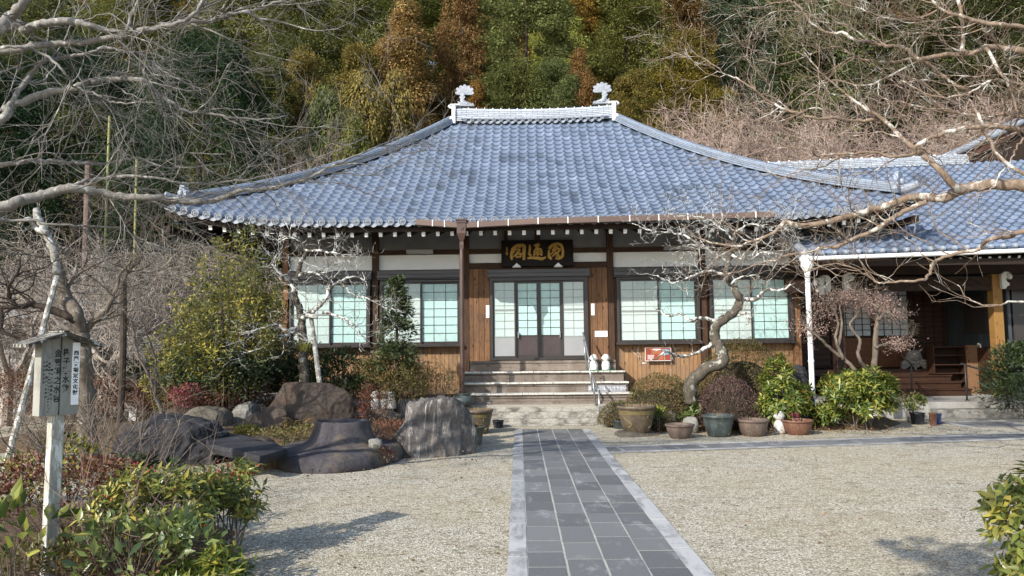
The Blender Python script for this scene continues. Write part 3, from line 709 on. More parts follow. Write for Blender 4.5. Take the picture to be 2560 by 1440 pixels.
kk = 1.66 / 2130
ST = [
 # 閣
 [(480, 560, 40), (640, 430, 50), (860, 430, 55), (850, 620, 48), (840, 900, 40)], [(520, 520, 45), (470, 660, 40), (465, 800, 40), (490, 890, 30)],
 [(600, 520, 26), (560, 600, 30), (500, 690, 18)], [(620, 560, 28), (740, 560, 24), (640, 680, 28), (520, 800, 20)], [(620, 640, 24), (740, 700, 32), (830, 710, 14)],
 [(600, 740, 26), (640, 830, 24)], [(610, 720, 24), (740, 700, 28), (745, 800, 26), (640, 810, 24)], [(740, 440, 45), (690, 500, 30)],
 # 通
 [(1020, 410, 10), (1030, 480, 38), (1020, 620, 32), (1000, 720, 34), (1060, 770, 40)], [(950, 850, 32), (1080, 830, 40), (1250, 850, 45), (1400, 880, 45), (1510, 815, 12)],
 [(1150, 450, 30), (1310, 400, 46), (1260, 470, 36)], [(1260, 470, 34), (1200, 550, 30)], [(1180, 560, 22), (1150, 680, 30), (1150, 780, 26)], [(1190, 560, 30), (1340, 560, 40), (1380, 660, 30), (1365, 770, 32)],
 [(1250, 560, 26), (1255, 790, 24)], [(1180, 650, 20), (1350, 640, 20)], [(1180, 720, 20), (1350, 715, 20)],
 # 圓
 [(1600, 560, 45), (1700, 440, 48), (1850, 390, 42), (1980, 450, 42), (2020, 620, 36), (2000, 800, 42), (1900, 880, 38), (1780, 860, 22)], [(1600, 600, 34), (1590, 720, 36), (1600, 820, 42), (1670, 890, 36)],
 [(1830, 440, 24), (1740, 570, 30), (1690, 620, 18)], [(1870, 500, 24), (1780, 620, 30), (1640, 740, 18)], [(1850, 560, 26), (1940, 570, 26), (1900, 640, 28), (1820, 690, 26), (1690, 800, 22)], [(1820, 690, 28), (1900, 760, 24), (1790, 800, 18), (1930, 800, 16)],
 # small signature
 [(335, 500, 9), (330, 560, 9)], [(310, 520, 6), (355, 515, 6)], [(310, 600, 8), (370, 590, 8)], [(335, 570, 8), (330, 640, 8)], [(285, 680, 8), (380, 665, 8)], [(330, 640, 8), (335, 700, 8)], [(310, 715, 9), (360, 710, 9), (345, 735, 9), (312, 730, 9)]]
brush(ST, kk, 1245, 1030, None).build('lettering', M['gold'], nb, loc=(0, -.031, .03))
for x in (-.48, .48):
    mb = MB(); mb.prism([(x - .1, -.12, -.065), (x + .1, -.12, -.065), (x + .03, -.12, .0), (x, -.12, .03), (x - .03, -.12, .0)], (0, .07, 0)); mb.box(x - .02, x + .02, -.124, -.1201, -.05, -.015); mb.build('bracket', M['white'], nb, bevel=.004)
# paper strips and notices
def notice(nm, label, x0, x1, z0, z1, m, y=-.055, group=None):
    o = thing(nm, label, 'notice', group=group); o.matrix_world = hall_mx @ Matrix.Translation(((x0 + x1) / 2, y, (z0 + z1) / 2))
    mb = MB(); mb.box(-(x1 - x0) / 2, (x1 - x0) / 2, -.006, 0, -(z1 - z0) / 2, (z1 - z0) / 2); mb.build('sheet', m, o); return o
M['ink'] = plain('black_ink', '#17171a'); M['inkgrey'] = plain('faded_ink', '#5b5a58'); M['inkpale'] = plain('pale_ink', '#b9c0c4')
def smudges(o, pts, m):
    mb = MB(); r = random.Random(len(pts))
    for x, z, s in pts:
        for k in range(4): a = r.uniform(-s, s); b = r.uniform(-s, s); mb.bar((x + a - s * .7, -.0075, z + b), (x + a + s * .7, -.0075, z + b + r.uniform(-s, s) * .5), .002, s * .25)
    mb.build('lettering', m, o)
n1 = notice('paper_notice', 'narrow white paper strip on the cedar panel beside the downpipe side of the door', -1.21, -1.135, 2.26, 2.55, M['white']); smudges(n1, [(0, .09, .014), (0, .03, .016), (0, -.03, .012), (0, -.095, .018)], M['inkgrey'])
n2 = notice('paper_notice', 'narrow white paper strip on the cedar panel above the blank-looking white plate', 1.235, 1.31, 2.29, 2.56, M['white']); smudges(n2, [(0, .07, .012), (0, .01, .014), (0, -.04, .012), (0, -.09, .014)], M['inkgrey'])
n3 = notice('notice_plate', 'wide white plate screwed to the cedar panel above the two small statues', 1.31, 1.60, 1.79, 1.925, M['white']); smudges(n3, [(.02, 0, .014), (.06, 0, .014), (.10, .0, .018)], M['inkpale'])
n4 = notice('poster', 'red poster with a small landscape photo and white text on the skirting boards', 2.46, 3.06, 1.22, 1.53, M['white'], -.02)
def flat(o, nm, x0, x1, z0, z1, m, y=-.0075):
    q = MB(); q.box(x0, x1, y, y + .0012, z0, z1); return q.build(nm, m, o)
M['red'] = plain('red_print', '#7d3a2c', '#984a38', 4, .5); M['photo'] = plain('printed_photo', '#35506a', '#8fa3ad', 9, .4, 0, (1, 1, 3)); M['orange'] = plain('orange_print', '#96583f', '#a86a4e', 6, .5)
flat(n4, 'print', -.29, .29, -.145, .145, M['red']); flat(n4, 'picture', .1, .265, -.02, .115, M['photo'], -.0090); flat(n4, 'print', -.15, .08, .0, .13, M['orange'], -.0088); flat(n4, 'print', .0, .12, -.14, -.03, M['orange'], -.0089)
mb = MB()
for k in range(6): mb.box(-.245, -.09 - rng.uniform(0, .03), -.0095, -.0085, -.025 - k * .018, -.018 - k * .018)
mb.box(-.12, .06, -.0102, -.0092, .095, .12); mb.build('lettering', M['white'], n4)

M['oldtile'] = plain('weathered_grey_tile', '#55524c', '#8a877f', 14, .85, .5)
# ------------------------------------------------------------------ entrance wing on the right
wing = thing('entrance_building', 'entrance wing under a lower tiled roof with a dark porch and orange timber post', 'building', (9, 16.3, 0)); OFF = (-9, -16.3, 0)
def wz(x, y): return 3.42 + .028 * (x - 6) + (np.asarray(y) - 14.95) * .552 - .10 * np.sin(np.clip((np.asarray(y) - 14.95) / 5.5, 0, 1) * PI)
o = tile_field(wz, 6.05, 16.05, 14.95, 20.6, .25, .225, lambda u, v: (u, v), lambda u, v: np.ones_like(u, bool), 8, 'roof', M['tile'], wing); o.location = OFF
wroof = o
def wb(mb, nm, m, parent=wing, **k):
    return mb.build(nm, m, parent, loc=OFF if parent == wing else None, **k)
mb = MB(); ys = np.linspace(15.0, 20.6, 10)
A = [(6.07, y, float(wz(6.07, y)) - .07) for y in ys]; B = [(16.0, y, float(wz(16, y)) - .07) for y in ys]; n = len(ys); mb.add(A + B, [(i, i + 1, n + i + 1, n + i) for i in range(n - 1)])
A2 = [(6.07, 20.62, float(wz(6.07, 20.6)) - .07), (16, 20.62, float(wz(16, 20.6)) - .07), (16, 26, 3.4), (6.07, 26, 3.4)]; mb.add(A2, [(0, 1, 2, 3)]); wb(mb, 'roof_deck', M['blackwood'])
P = [(x, 20.6, float(wz(x, 20.6)) - .03) for x in np.linspace(6.2, 13.0, 12)]; sweep_ridge('wing_ridge', P, .34, .24, [M['course']], wing, 6, .09).location = OFF
mb = MB()
for x in np.arange(6.4, 13, .3): mb.tube([(x - .012, 20.6, float(wz(x, 20.6)) + .235), (x + .012, 20.6, float(wz(x, 20.6)) + .235)], .058, 8)
wb(mb, 'ridge_joint', M['white'])  # joint rings along the wing's ridge cap
e = eave_caps('eave_tiles', [6.05 + .25 * (i + .17) for i in range(40)], lambda x: (x, 14.955, float(wz(x, 14.95)) + .03), wing, .062, True, True); e.location = OFF
P = [(6.05, y, float(wz(6.05, y)) - .01) for y in np.linspace(14.95, 19, 14)]; mb = MB(); mb.tube(P, .085, 10); mb.bar((6.05, 15.0, 3.30), (6.05, 18.5, float(wz(6.05, 18.5)) - .16), .06, .2); wb(mb, 'verge', M['captile'])
mb = MB(); P = [(x, 14.86, 3.335 + .026 * (x - 6)) for x in np.linspace(6.0, 12.5, 20)]; mb.tube(P, .046, 12); mb.lathe([(.07, 0), (.085, .02), (.085, .12), (.07, .14)], (5.95, 14.86, 3.27), 10)
g = wb(mb, 'gutter', M['white'], smooth=True)
mb = MB(); mb.lathe([(.052, 2.98), (.06, 3.0), (.058, 3.06), (.085, 3.10), (.12, 3.17), (.13, 3.2), (.12, 3.24), (.14, 3.29), (.14, 3.37), (.11, 3.38)], (5.98, 14.86, 0), 12)
mb.tube([(5.98, 14.86, .35), (5.98, 14.86, 1.5), (5.98, 14.86, 2.99)], .052, 12)
for z in (1.2, 2.2): mb.lathe([(.052, 0), (.06, .005), (.06, .05), (.052, .055)], (5.98, 14.86, z), 12)
wb(mb, 'downpipe', M['white'], smooth=False)
mb = MB(); mb.bar((0, 15.16, 3.225), (0, 16.4, 3.75), .05, .07, 0); mb.bar((0, 15.154, 3.2225), (0, 15.159, 3.2246), .052, .072, 1); rf = mb.build('rafter', [M['blackwood'], M['white']], wing)
for i in range(33):
    c = rf if i == 0 else rf.copy()
    if i: COL.objects.link(c)
    x = 6.25 + .205 * i; c.location = (OFF[0] + x, OFF[1], .028 * (x - 6))
mb = MB(); mb.box(6.1, 14, 15.02, 15.12, 3.19, 3.32); wb(mb, 'eave_board', M['blackwood'])
# posts, carved beam and white nosings
M['postorange'] = wood_mat('lit_post_timber', '#94703f', '#795a30', '#5d3b1a', 'z', 5, .7)  # light on the post put into its orange tone
M['wingwood'] = plain('dark_brown_timber', '#1f1610', '#36241a', 4, .7, .2, (1, 1, 1))
M['wingpanel'] = plain('slatted_timber', '#2d1c12', '#42291b', 3, .6, .2, (.5, 1, 7), .35)
M['slat'] = plain('orange_slat_timber', '#583820', '#6f482c', 3, .6, .2, (.5, 1, 7), .35)
for x, m in ((7.2, 'wingwood'), (10.75, 'postorange')):  # one post coloured as lit, the other as in shade
    mb = MB(); mb.box(x - .105, x + .105, 16.2, 16.41, .36, 3.1); wb(mb, 'post', M[m], bevel=.01)
    mb = MB(); mb.lathe([(.2, 0), (.18, .08), (.15, .1)], (x, 16.3, .27), 4); wb(mb, 'post_stone', M['granite'])
mb = MB(); mb.box(6.05, 7.094, 16.23, 16.38, 2.74, 3.05); mb.box(7.306, 10.644, 16.23, 16.38, 2.74, 3.05); mb.box(10.856, 14, 16.23, 16.38, 2.74, 3.05); mb.box(6.05, 14, 16.25, 16.36, 3.12, 3.35)
for cx in (7.9, 9.2, 10.1):
    for s in (-1, 1):
        mb.tube([(cx + s * (.1 + .16 * math.cos(k) * (1 - k / 9)), 16.225, 2.89 + .1 * math.sin(k) * (1 - k / 9)) for k in np.linspace(0, 6, 14)], .016, 5); mb.tube([(cx + s * .26, 16.225, 2.88), (cx + s * .45, 16.225, 2.83), (cx + s * .58, 16.225, 2.9)], [.016, .013, .006], 5)
wb(mb, 'carved_beam', M['wingwood'])
def nosing(x, s, z=2.9, y=16.15):
    """white carved beam end: a cloud-shaped block curling out and down"""
    out = [(0, .13), (.07, .19), (.15, .19), (.22, .15), (.25, .08), (.22, .02), (.17, .02), (.165, .06), (.13, .07), (.10, .03), (.12, -.04), (.17, -.06), (.17, -.12), (.11, -.14), (.09, -.19), (.03, -.20), (0, -.14)]
    mb = MB(); pts = [(x + s * a, y - .05, z + b) for a, b in out]; mb.prism(pts, (0, .10, 0)); o = wb(mb, 'carved_nosing', M['nosingwhite'], bevel=.012)
    q = MB(); q.tube([(x + s * (.155 + .055 * math.cos(k) * (1 - k / 8)), y - .055, z + .11 + .05 * math.sin(k) * (1 - k / 8)) for k in np.linspace(0, 5, 10)], .008, 5); q.build('scroll', M['oldtile'], o)
M['nosingwhite'] = plain('white_carved_nosing', '#b9bab6', '#d2d2ce', 9, .7, .2)
nosing(7.0, -1, 2.92); nosing(7.26, 1, 2.95, 16.1); nosing(10.8, 1, 2.95); nosing(6.86, -1, 2.86, 16.16)
# porch interior
mb = MB(); mb.box(6.5, 14, 18.95, 19.1, .3, 4.2); wb(mb, 'wall', M['wingwood'])
mb = MB(); mb.box(6.7, 11.1, 17.9, 18.94, .34, .93); wb(mb, 'porch_floor', M['wingpanel'])
for k, (y, z, xr) in enumerate(((17.0, .50, 10.55), (17.3, .645, 10.5), (17.6, .79, 10.45))):
    mb = MB(); mb.box(7.3, xr, y + .03, y + .33 if k < 2 else 17.899, .335, z - .035); mb.box(7.28, xr + .02, y, (y + .33 if k < 2 else 17.8988), z - .0345, z); wb(mb, 'porch_step', M['wingpanel'], bevel=.004)
mb = MB(); mb.box(6.6, 11.2, 15.36, 18.9, 0, .33); wb(mb, 'platform', M['concrete'], bevel=.012)
mb = MB(); mb.box(8.6, 10.35, 15.02, 15.355, 0, .20); wb(mb, 'stone_step', M['granite_dark'] if 'granite_dark' in M else M.setdefault('granite_dark', granite('dark_granite', '#8a877f', '#9b978e', '#55524b', '#4a463f')), bevel=.02)
mb = MB(); mb.box(8.45, 10.2, 14.45, 15.015, 0, .035); wb(mb, 'stone_step', M['granite_dark'], bevel=.012)
def lattice(x0, x1, z0, z1, y, cols, rows, fill, bars, nm, fr=.06, th=.012):
    mb = MB(); mb.box(x0, x0 + fr, y - .05, y, z0, z1); mb.box(x1 - fr, x1, y - .05, y, z0, z1); mb.box(x0 + fr, x1 - fr, y - .05, y, z0, z0 + fr); mb.box(x0 + fr, x1 - fr, y - .05, y, z1 - fr, z1); o = wb(mb, nm, M[bars])
    mb = MB(); mb.box(x0 + fr, x1 - fr, y - .012, y - .002, z0 + fr, z1 - fr); mb.build('panel', M[fill], o); mb = MB()
    for i in range(1, cols): xx = x0 + fr + (x1 - x0 - 2 * fr) * i / cols; mb.box(xx - th, xx + th, y - .03, y - .013, z0 + fr, z1 - fr)
    for j in range(1, rows): zz = z0 + fr + (z1 - z0 - 2 * fr) * j / rows; mb.box(x0 + fr, x1 - fr, y - .034, y - .014, zz - th, zz + th)
    mb.build('muntin', M[bars], o); return o
M['shojidim'] = plain('paper_screen', '#b7bdc4', '#c6ccd2', 3, .7)
lattice(8.3, 9.24, 1.72, 3.15, 18.93, 4, 9, 'shojidim', 'wingwood', 'paper_door', .05, .009); lattice(9.26, 10.2, 1.72, 3.15, 18.89, 4, 9, 'shojidim', 'wingwood', 'paper_door', .05, .009)
for x0, x1 in ((8.3, 9.24), (9.26, 10.2)): lattice(x0, x1, .95, 1.71, 18.93, 1, 8, 'slat', 'slat', 'slatted_panel', .05, .014)
lattice(10.28, 11.12, .95, 3.0, 18.9, 3, 14, 'wingpanel', 'wingwood', 'slatted_door', .07, .014); lattice(7.1, 8.2, .95, 3.0, 18.93, 2, 14, 'wingpanel', 'wingwood', 'slatted_door', .07, .014)
mb = MB(); mb.box(8.2, 8.3, 18.82, 18.94, .93, 3.3); mb.box(10.2, 10.28, 18.82, 18.94, .93, 3.3); mb.box(7.0, 11.2, 18.8, 18.94, 3.16, 3.3); wb(mb, 'door_frame', M['wingwood'])
def ribbed(nm, pts, z0, z1, m, n):
    mb = MB(); (xa, ya), (xb, yb) = pts; d = np.array([xb - xa, yb - ya]); L = np.linalg.norm(d); d /= L; s = np.array([d[1], -d[0]])
    for i in range(n):
        a = L * i / n; p = np.array([xa, ya]) + d * (a + .004); q = np.array([xa, ya]) + d * (L * (i + 1) / n - .006)
        mb.prism([(p[0], p[1], z0), (q[0], q[1], z0), (q[0] + s[0] * .02, q[1] + s[1] * .02, z0), (p[0] + s[0] * .02, p[1] + s[1] * .02, z0)], (0, 0, z1 - z0))
    mb.prism([(xa, ya, z0), (xb, yb, z0), (xb - s[0] * .05, yb - s[1] * .05, z0), (xa - s[0] * .05, ya - s[1] * .05, z0)], (0, 0, z1 - z0)); return wb(mb, nm, m)
M['siding'] = plain('grey_metal_siding', '#33383e', '#454b52', 3, .5, 0, (1, 1, .3), .5)
ribbed('side_wall', ((11.2, 18.9), (11.2, 16.55)), 1.45, 3.3, M['siding'], 22); ribbed('side_wall', ((11.26, 16.6), (14, 16.6)), .3, 1.45, M['siding'], 26)
mb = MB(); mb.box(11.13, 11.26, 16.5, 18.9, .34, 1.44); wb(mb, 'low_wall', M['wingpanel'])
mb = MB(); mb.box(11.145, 11.19, 17.3, 18.1, 1.85, 2.7); mb.box(11.13, 11.19, 17.25, 18.15, 1.79, 1.849); wb(mb, 'window', M['frame'])
mb = MB(); mb.box(11.3, 14, 16.55, 16.65, 1.46, 3.2); w = wb(mb, 'window', M['frame'])
mb = MB(); n = 60
top = [(11.75 + 1.9 * i / n, 16.53 - .018 * math.sin(i * 1.9), 3.05) for i in range(n + 1)]; bot = [(p[0], p[1], 1.62) for p in top]; mb.add(top + bot, [(i, i + 1, n + 2 + i, n + 1 + i) for i in range(n)]); mb.build('curtain', plain('white_curtain', '#c4cad2', '#d6dbe0', 3, .8), w)
# gable rising behind the wing
mb = MB(); mb.prism([(12.7, 21.6, 3.2), (17.5, 21.6, 3.2), (17.5, 21.6, 9.3), (12.7, 21.6, 6.95)], (0, .12, 0)); wb(mb, 'gable_wall', M['blackwood'])
P = [(12.4 + 5.1 * f, 21.45, 6.82 + 2.5 * f - .12 * math.sin(f * PI)) for f in np.linspace(0, 1, 12)]
mb = MB(); mb.tube([(p[0], p[1], p[2] + .1) for p in P], .11, 10); wb(mb, 'gable_verge', M['captile'])
mb = MB(); mb.bar((12.45, 21.5, 6.7), (17.5, 21.5, 9.12), .06, .3); wb(mb, 'bargeboard', plain('reddish_bargeboard', '#3a241c', '#50342a', 4, .7))
V = MB(); A = [(p[0], 21.4, p[2] + .04) for p in P]; B = [(p[0], 25.5, p[2] + .04) for p in P]; n = len(P); V.add(A + B, [(i, i + 1, n + i + 1, n + i) for i in range(n - 1)]); wb(V, 'gable_roof', M['captile'])

# things on the porch
def spiral(c, r, turns, ax, ay, n=22, r1=.1):
    c = np.array(c, float); return [c + (np.array(ax) * math.cos(a) + np.array(ay) * math.sin(a)) * r * (1 - (1 - r1) * a / (turns * 2 * PI)) for a in np.linspace(0, turns * 2 * PI, n)]
M['oldtile'] = plain('weathered_grey_tile', '#55524c', '#8a877f', 14, .85, .5)
og = thing('ogre_roof_tile', 'weathered grey ogre-face roof tile with scrolled feet on the porch floor', 'ornament', (9.80, 18.0, .935))
mb = MB(); mb.prism([(-.32, 0, .0), (-.22, 0, .0), (-.03, 0, .14), (.05, 0, .14), (.24, 0, 0), (.32, 0, 0), (.31, 0, .17), (.2, 0, .22), (.16, 0, .40), (-.16, 0, .40), (-.2, 0, .22), (-.31, 0, .17)], (0, .10, 0)); mb.build('base', M['oldtile'], og, bevel=.01)
mb = MB()
for cx, cz, r, s in ((-.22, .13, .09, 1), (.22, .13, .09, -1), (.06, .10, .085, 1), (-.28, .04, .05, 1), (.29, .05, .05, -1)):
    mb.tube(spiral((cx, -.01, cz), r, 1.8, (s, 0, 0), (0, 0, 1)), .022, 6); mb.lathe([(.004, -.03), (r * .9, -.02), (r * .95, .03)], (0, 0, 0), 12); V = mb.V[-1]; mb.V[-1] = np.stack([V[:, 0] + cx, V[:, 2] + .02, V[:, 1] + cz], 1)
mb.build('scroll', M['oldtile'], og)
bm = bmesh.new(); bmesh.ops.create_icosphere(bm, subdivisions=4, radius=1)
for v in bm.verts:
    x, y, z = v.co; d = 0
    d += .35 * math.exp(-((x) ** 2 + (z + .05) ** 2) / .05) * (y < 0); d += .25 * math.exp(-((abs(x) - .4) ** 2 / .06 + (z - .42) ** 2 / .02)) * (y < 0); d -= .3 * math.exp(-((abs(x) - .38) ** 2 / .03 + (z - .2) ** 2 / .02)) * (y < 0)
    d += .2 * math.exp(-((x) ** 2 / .3 + (z + .38) ** 2 / .012)) * (y < 0); d -= .3 * math.exp(-((x) ** 2 / .15 + (z + .55) ** 2 / .01)) * (y < 0)
    v.co = Vector((x * .15, y * .1 - d * .07, z * .135 + .33))
me = bpy.data.meshes.new('face'); bm.to_mesh(me); bm.free(); me.materials.append(M['oldtile'])
for p in me.polygons: p.use_smooth = True
link('face', me, og)
for s in (-1, 1):
    mb = MB(); mb.tube([(s * .10, -.02, .42), (s * .15, -.03, .46), (s * .19, -.03, .50)], [.03, .022, .006], 8); mb.build('horn', M['oldtile'], og)
sh = thing('shoe_shelf', 'stepped brown shoe shelf beside the porch steps', 'shelf', (10.7, 17.75, .335))
mb = MB(); mb.box(-.62, .12, .20, .22, .55, 1.14); mb.box(-.42, .12, .20, .22, .0, .549)
mb.build('back', M['wingwood'], sh)
for z, xl in ((1.14, -.64), (.93, -.62), (.71, -.62), (.50, -.62), (.31, -.42), (.12, -.22)):
    q = MB(); q.box(xl, .12, -.12, .199, z - .022, z); q.build('shelf_board', M['wingpanel'], sh, bevel=.003)
mb = MB(); mb.box(-.645, -.621, -.12, .2, .48, 1.165); mb.build('side_panel', M['wingpanel'], sh); mb = MB(); mb.box(.121, .145, -.12, .22, 0, 1.165); mb.build('side_panel', M['wingpanel'], sh)
mb = MB(); mb.box(.146, .56, -.10, -.07, 0, 1.165); mb.build('front_panel', wood_mat('old_board', '#8a6a4e', '#5c432f', '#2d1e13', 'z', .6, .8), sh)
cn = thing('white_cane', 'white curved cane leaning on the shoe shelf', 'cane', (11.2, 17.6, .34)); mb = MB(); mb.tube([(.1, -.12, 0), (.10, -.08, .45), (.06, -.03, .85), (-.02, 0.0, 1.17), (-.07, 0, 1.2), (-.08, 0, 1.16)], [.02, .022, .026, .024, .024, .02], 10); mb.build('cane', M['white'], cn, True)

# handrails
def handrail(label, pts, posts, m, group=None, r=.021, foot=None):
    b = posts[0][0]; root = thing('handrail', label, 'handrail', tuple(b), group=group); off = -np.array(b)
    mb = MB(); mb.tube(np.array(pts) + off, r, 10); mb.build('rail', M[m], root, True)
    for p0, p1 in posts:
        mb = MB(); mb.tube(np.array([p0, p1]) + off, r * .85, 10); mb.lathe([(r * 2, 0), (r * 2, .01), (r, .014)], tuple(np.array(p0) + off), 12); mb.build('post', M[m], root, True)
    return root
handrail('steel handrail by the door with its foot on the timber steps', [U(1457, 831, 16.35), U(1461, 845, 16.3), U(1473, 902, 15.72), U(1472, 910, 15.7)], [(tuple(hall_mx @ Vector((1.065, -.62, 1.036))), U(1459, 848, 16.2)), (tuple(hall_mx @ Vector((1.13, -1.22, .597))), U(1472, 905, 15.6))], 'steel')
handrail('lower steel handrail with its foot beside the granite steps', [U(1478, 932, 15.3), U(1495, 972, 14.85), U(1498, 974, 14.82), U(1498, 984, 14.82)], [(tuple(hall_mx @ Vector((1.15, -1.62, .372))), U(1482, 942, 15.2)), ((1.62, 14.72, .0), U(1497, 974, 14.78))], 'steel')
handrail('dark handrail nearer the ogre roof tile', [U(2254, 889, 16.6), U(2289, 919, 15.7), U(2290, 926, 15.68)], [(tuple(G(2280, 992, .33)), U(2278, 911, 15.95))], 'darksteel')
handrail('longer dark handrail descending beside the dark green shrub', [U(2402, 909, 15.9), U(2516, 943, 15.2), U(2518, 952, 15.18)], [((9.62, 15.7, .33), U(2412, 913, 15.75)), ((10.3, 15.35, .05), U(2506, 941, 15.25))], 'darksteel')
# ------------------------------------------------------------------ rocks
M['rock_black'] = rock_mat('black_boulder', '#1d1d20', '#3f3e41', '#85858a', 2.2, .6, .8)
M['rock_grey'] = rock_mat('streaked_grey_boulder', '#3f3c3b', '#6f6a66', '#b3aca3', 2.0, .55, .7, (2.4, 1, .8))
M['rock_brown'] = rock_mat('brown_rock', '#2f2a26', '#574c43', '#7d6f60', 2.4, .62, .7, (1.4, 1, .7), '#59473a')
M['rock_tan'] = rock_mat('tan_rock', '#4b463e', '#6f685c', '#8a6a48', 2.6, .66, .5)
M['rock_granite'] = granite('speckled_rock', '#77756f', '#93918a', '#4d4b47', '#565249')
M['rock_pale'] = granite('pale_lichen_rock', '#a6a49c', '#c2c0b8', '#6d6b64', '#7a776d')
def rock(label, c, size, mat, seed, facets=7, rough=.10, rz=0.0, tilt=0.0, flat_top=None, sub=6, nm='boulder', power=2.6):
    """noise-worn boulder: superellipsoid cut by random planes; c = ground point, size = full x,y,z"""
    r = random.Random(seed); bm = bmesh.new(); bmesh.ops.create_icosphere(bm, subdivisions=sub, radius=1)
    pl = []
    for _ in range(facets):
        n = Vector((r.gauss(0, 1), r.gauss(0, 1), abs(r.gauss(0, .8)))).normalized(); pl.append((n, r.uniform(.68, .92)))
    o = Vector((r.uniform(-50, 50), r.uniform(-50, 50), r.uniform(-50, 50)))
    for v in bm.verts:
        p = v.co.normalized(); s = (abs(p.x) ** power + abs(p.y) ** power + abs(p.z) ** power) ** (-1 / power); p = p * s
        for n, d in pl:
            k = p.dot(n) - d
            if k > 0: p -= n * k * .85
        p = p * (1 + rough * mnoise.fractal(p * 1.3 + o, .9, 2.1, 4) + rough * .55 * mnoise.ridged_multi_fractal(p * Vector((3.2, 3.2, 1.6)) + o, .9, 2.3, 5, .9, 2) - rough * .5)
        z = p.z
        if flat_top is not None and z > flat_top: z = flat_top + (z - flat_top) * .12
        v.co = Vector((p.x * size[0] / 2, p.y * size[1] / 2, (z + .55) / 1.5 * size[2]))
    me = bpy.data.meshes.new(nm); bm.to_mesh(me); bm.free(); me.materials.append(M[mat])
    for p in me.polygons: p.use_smooth = True
    o = link(nm, me, None, 0, (c[0], c[1], c[2] - .03)); o.rotation_euler = (tilt, 0, rz); return tag(o, label, 'rock')
def at(px, py, z=0.0): return G(px, py, z)
rock('broad black boulder behind the yellow-green bushes at the sign', (-4.93, 10.35, 0), (1.42, 1.1, .74), 'rock_black', 4, 9, .12, power=3.6)
rock('big grey boulder with pale streaks beside the two ribbed pots', (-1.28, 11.05, 0), (1.22, 1.15, .86), 'rock_grey', 9, 7, .12, flat_top=None)
rock('large upright brown slab with a flat top behind the basin rock', (-3.86, 13.3, .12), (1.72, .5, .84), 'rock_brown', 12, 5, .06, power=4.5, tilt=-.08)
rock('rounded speckled granite stone between brown rocks', (-5.05, 13.5, .1), (.56, .5, .52), 'rock_granite', 15, 4, .06)
rock('blocky brown rock just left of the basin rock', (-4.45, 12.7, .05), (.98, .7, .55), 'rock_brown', 21, 8, .08, power=4)
rock('rounded tan rock with a rusty stain', (-5.55, 12.9, .03), (.98, .7, .56), 'rock_tan', 23, 4, .07)
rock('low dark brown rock under the reddish azalea', (-6.25, 13.8, .05), (1.0, .7, .52), 'rock_brown', 27, 6, .08)
rock('small brown rock peeking over the black boulder', (-6.35, 12.0, 0), (.62, .5, .46), 'rock_brown', 31, 6, .1)
rock('low dark rock piled against the grey streaked boulder', (-1.45, 12.0, .03), (.9, .7, .78), 'rock_grey', 33, 6, .1)
rock('knobbly small stone lying on the basin rock', (-1.98, 10.0, .26), (.2, .16, .12), 'rock_granite', 36, 5, .2, sub=4, nm='stone')
rock('dark hollow rock standing between the two yellow-green bushes', (5.3, 14.0, .05), (.78, .7, 1.06), 'rock_black', 39, 6, .12, power=3.4)
for i, (x, y, s, l) in enumerate(((2.86, 13.95, .34, 'pale stone half hidden under the clipped azaleas'), (3.22, 13.75, .24, 'upright pale stone behind the broad fern leaves'), (3.10, 13.2, .30, 'low grey stone behind the small brown pot'))):
    rock(l, (x, y, .06), (s, s * .8, s * .85), 'rock_granite', 50 + i, 5, .1, sub=4, nm='stone')
rock('flat slab of rough stone under the big glazed pot', (2.08, 12.95, -.03), (.78, .6, .14), 'rock_tan', 60, 4, .05, power=5, sub=4, nm='stone')
# bench slab bridging two rocks
mb = MB(); out = [G(512, 1087, .34), G(600, 1086, .34), G(688, 1106, .33), G(716, 1122, .31), G(650, 1141, .30), G(585, 1122, .32), G(520, 1112, .33)]
pts = []
for i in range(len(out)):
    a, b = np.array(out[i]), np.array(out[(i + 1) % len(out)])
    for f in (0, .33, .66): pts.append(a + (b - a) * f + np.array([rng.uniform(-.012, .012), rng.uniform(-.012, .012), rng.uniform(-.006, .006)]))
c0 = np.mean(pts, 0); n = len(pts); top = np.array(pts); low = np.array([(p[0], p[1], p[2] - .13) for p in (np.array(pts) - c0) * .93 + c0]); mid_ = np.array([(p[0], p[1], p[2] - .05) for p in (np.array(pts) - c0) * 1.02 + c0])
mb.add(np.vstack([top, mid_, low]), [tuple(range(n))] + [(i, (i + 1) % n, n + (i + 1) % n, n + i)[::-1] for i in range(n)] + [(n + i, n + (i + 1) % n, 2 * n + (i + 1) % n, 2 * n + i)[::-1] for i in range(n)] + [tuple(range(2 * n, 3 * n))[::-1]])
o = mb.build('stone_bench', M['rock_black'], bevel=.015); tag(o, 'flat dark stone slab bridging the black boulder and the basin rock', 'rock')
rock('squat stone propping the flat slab', (-3.75, 10.5, 0), (.6, .5, .34), 'rock_brown', 66, 5, .1, sub=4, nm='stone')
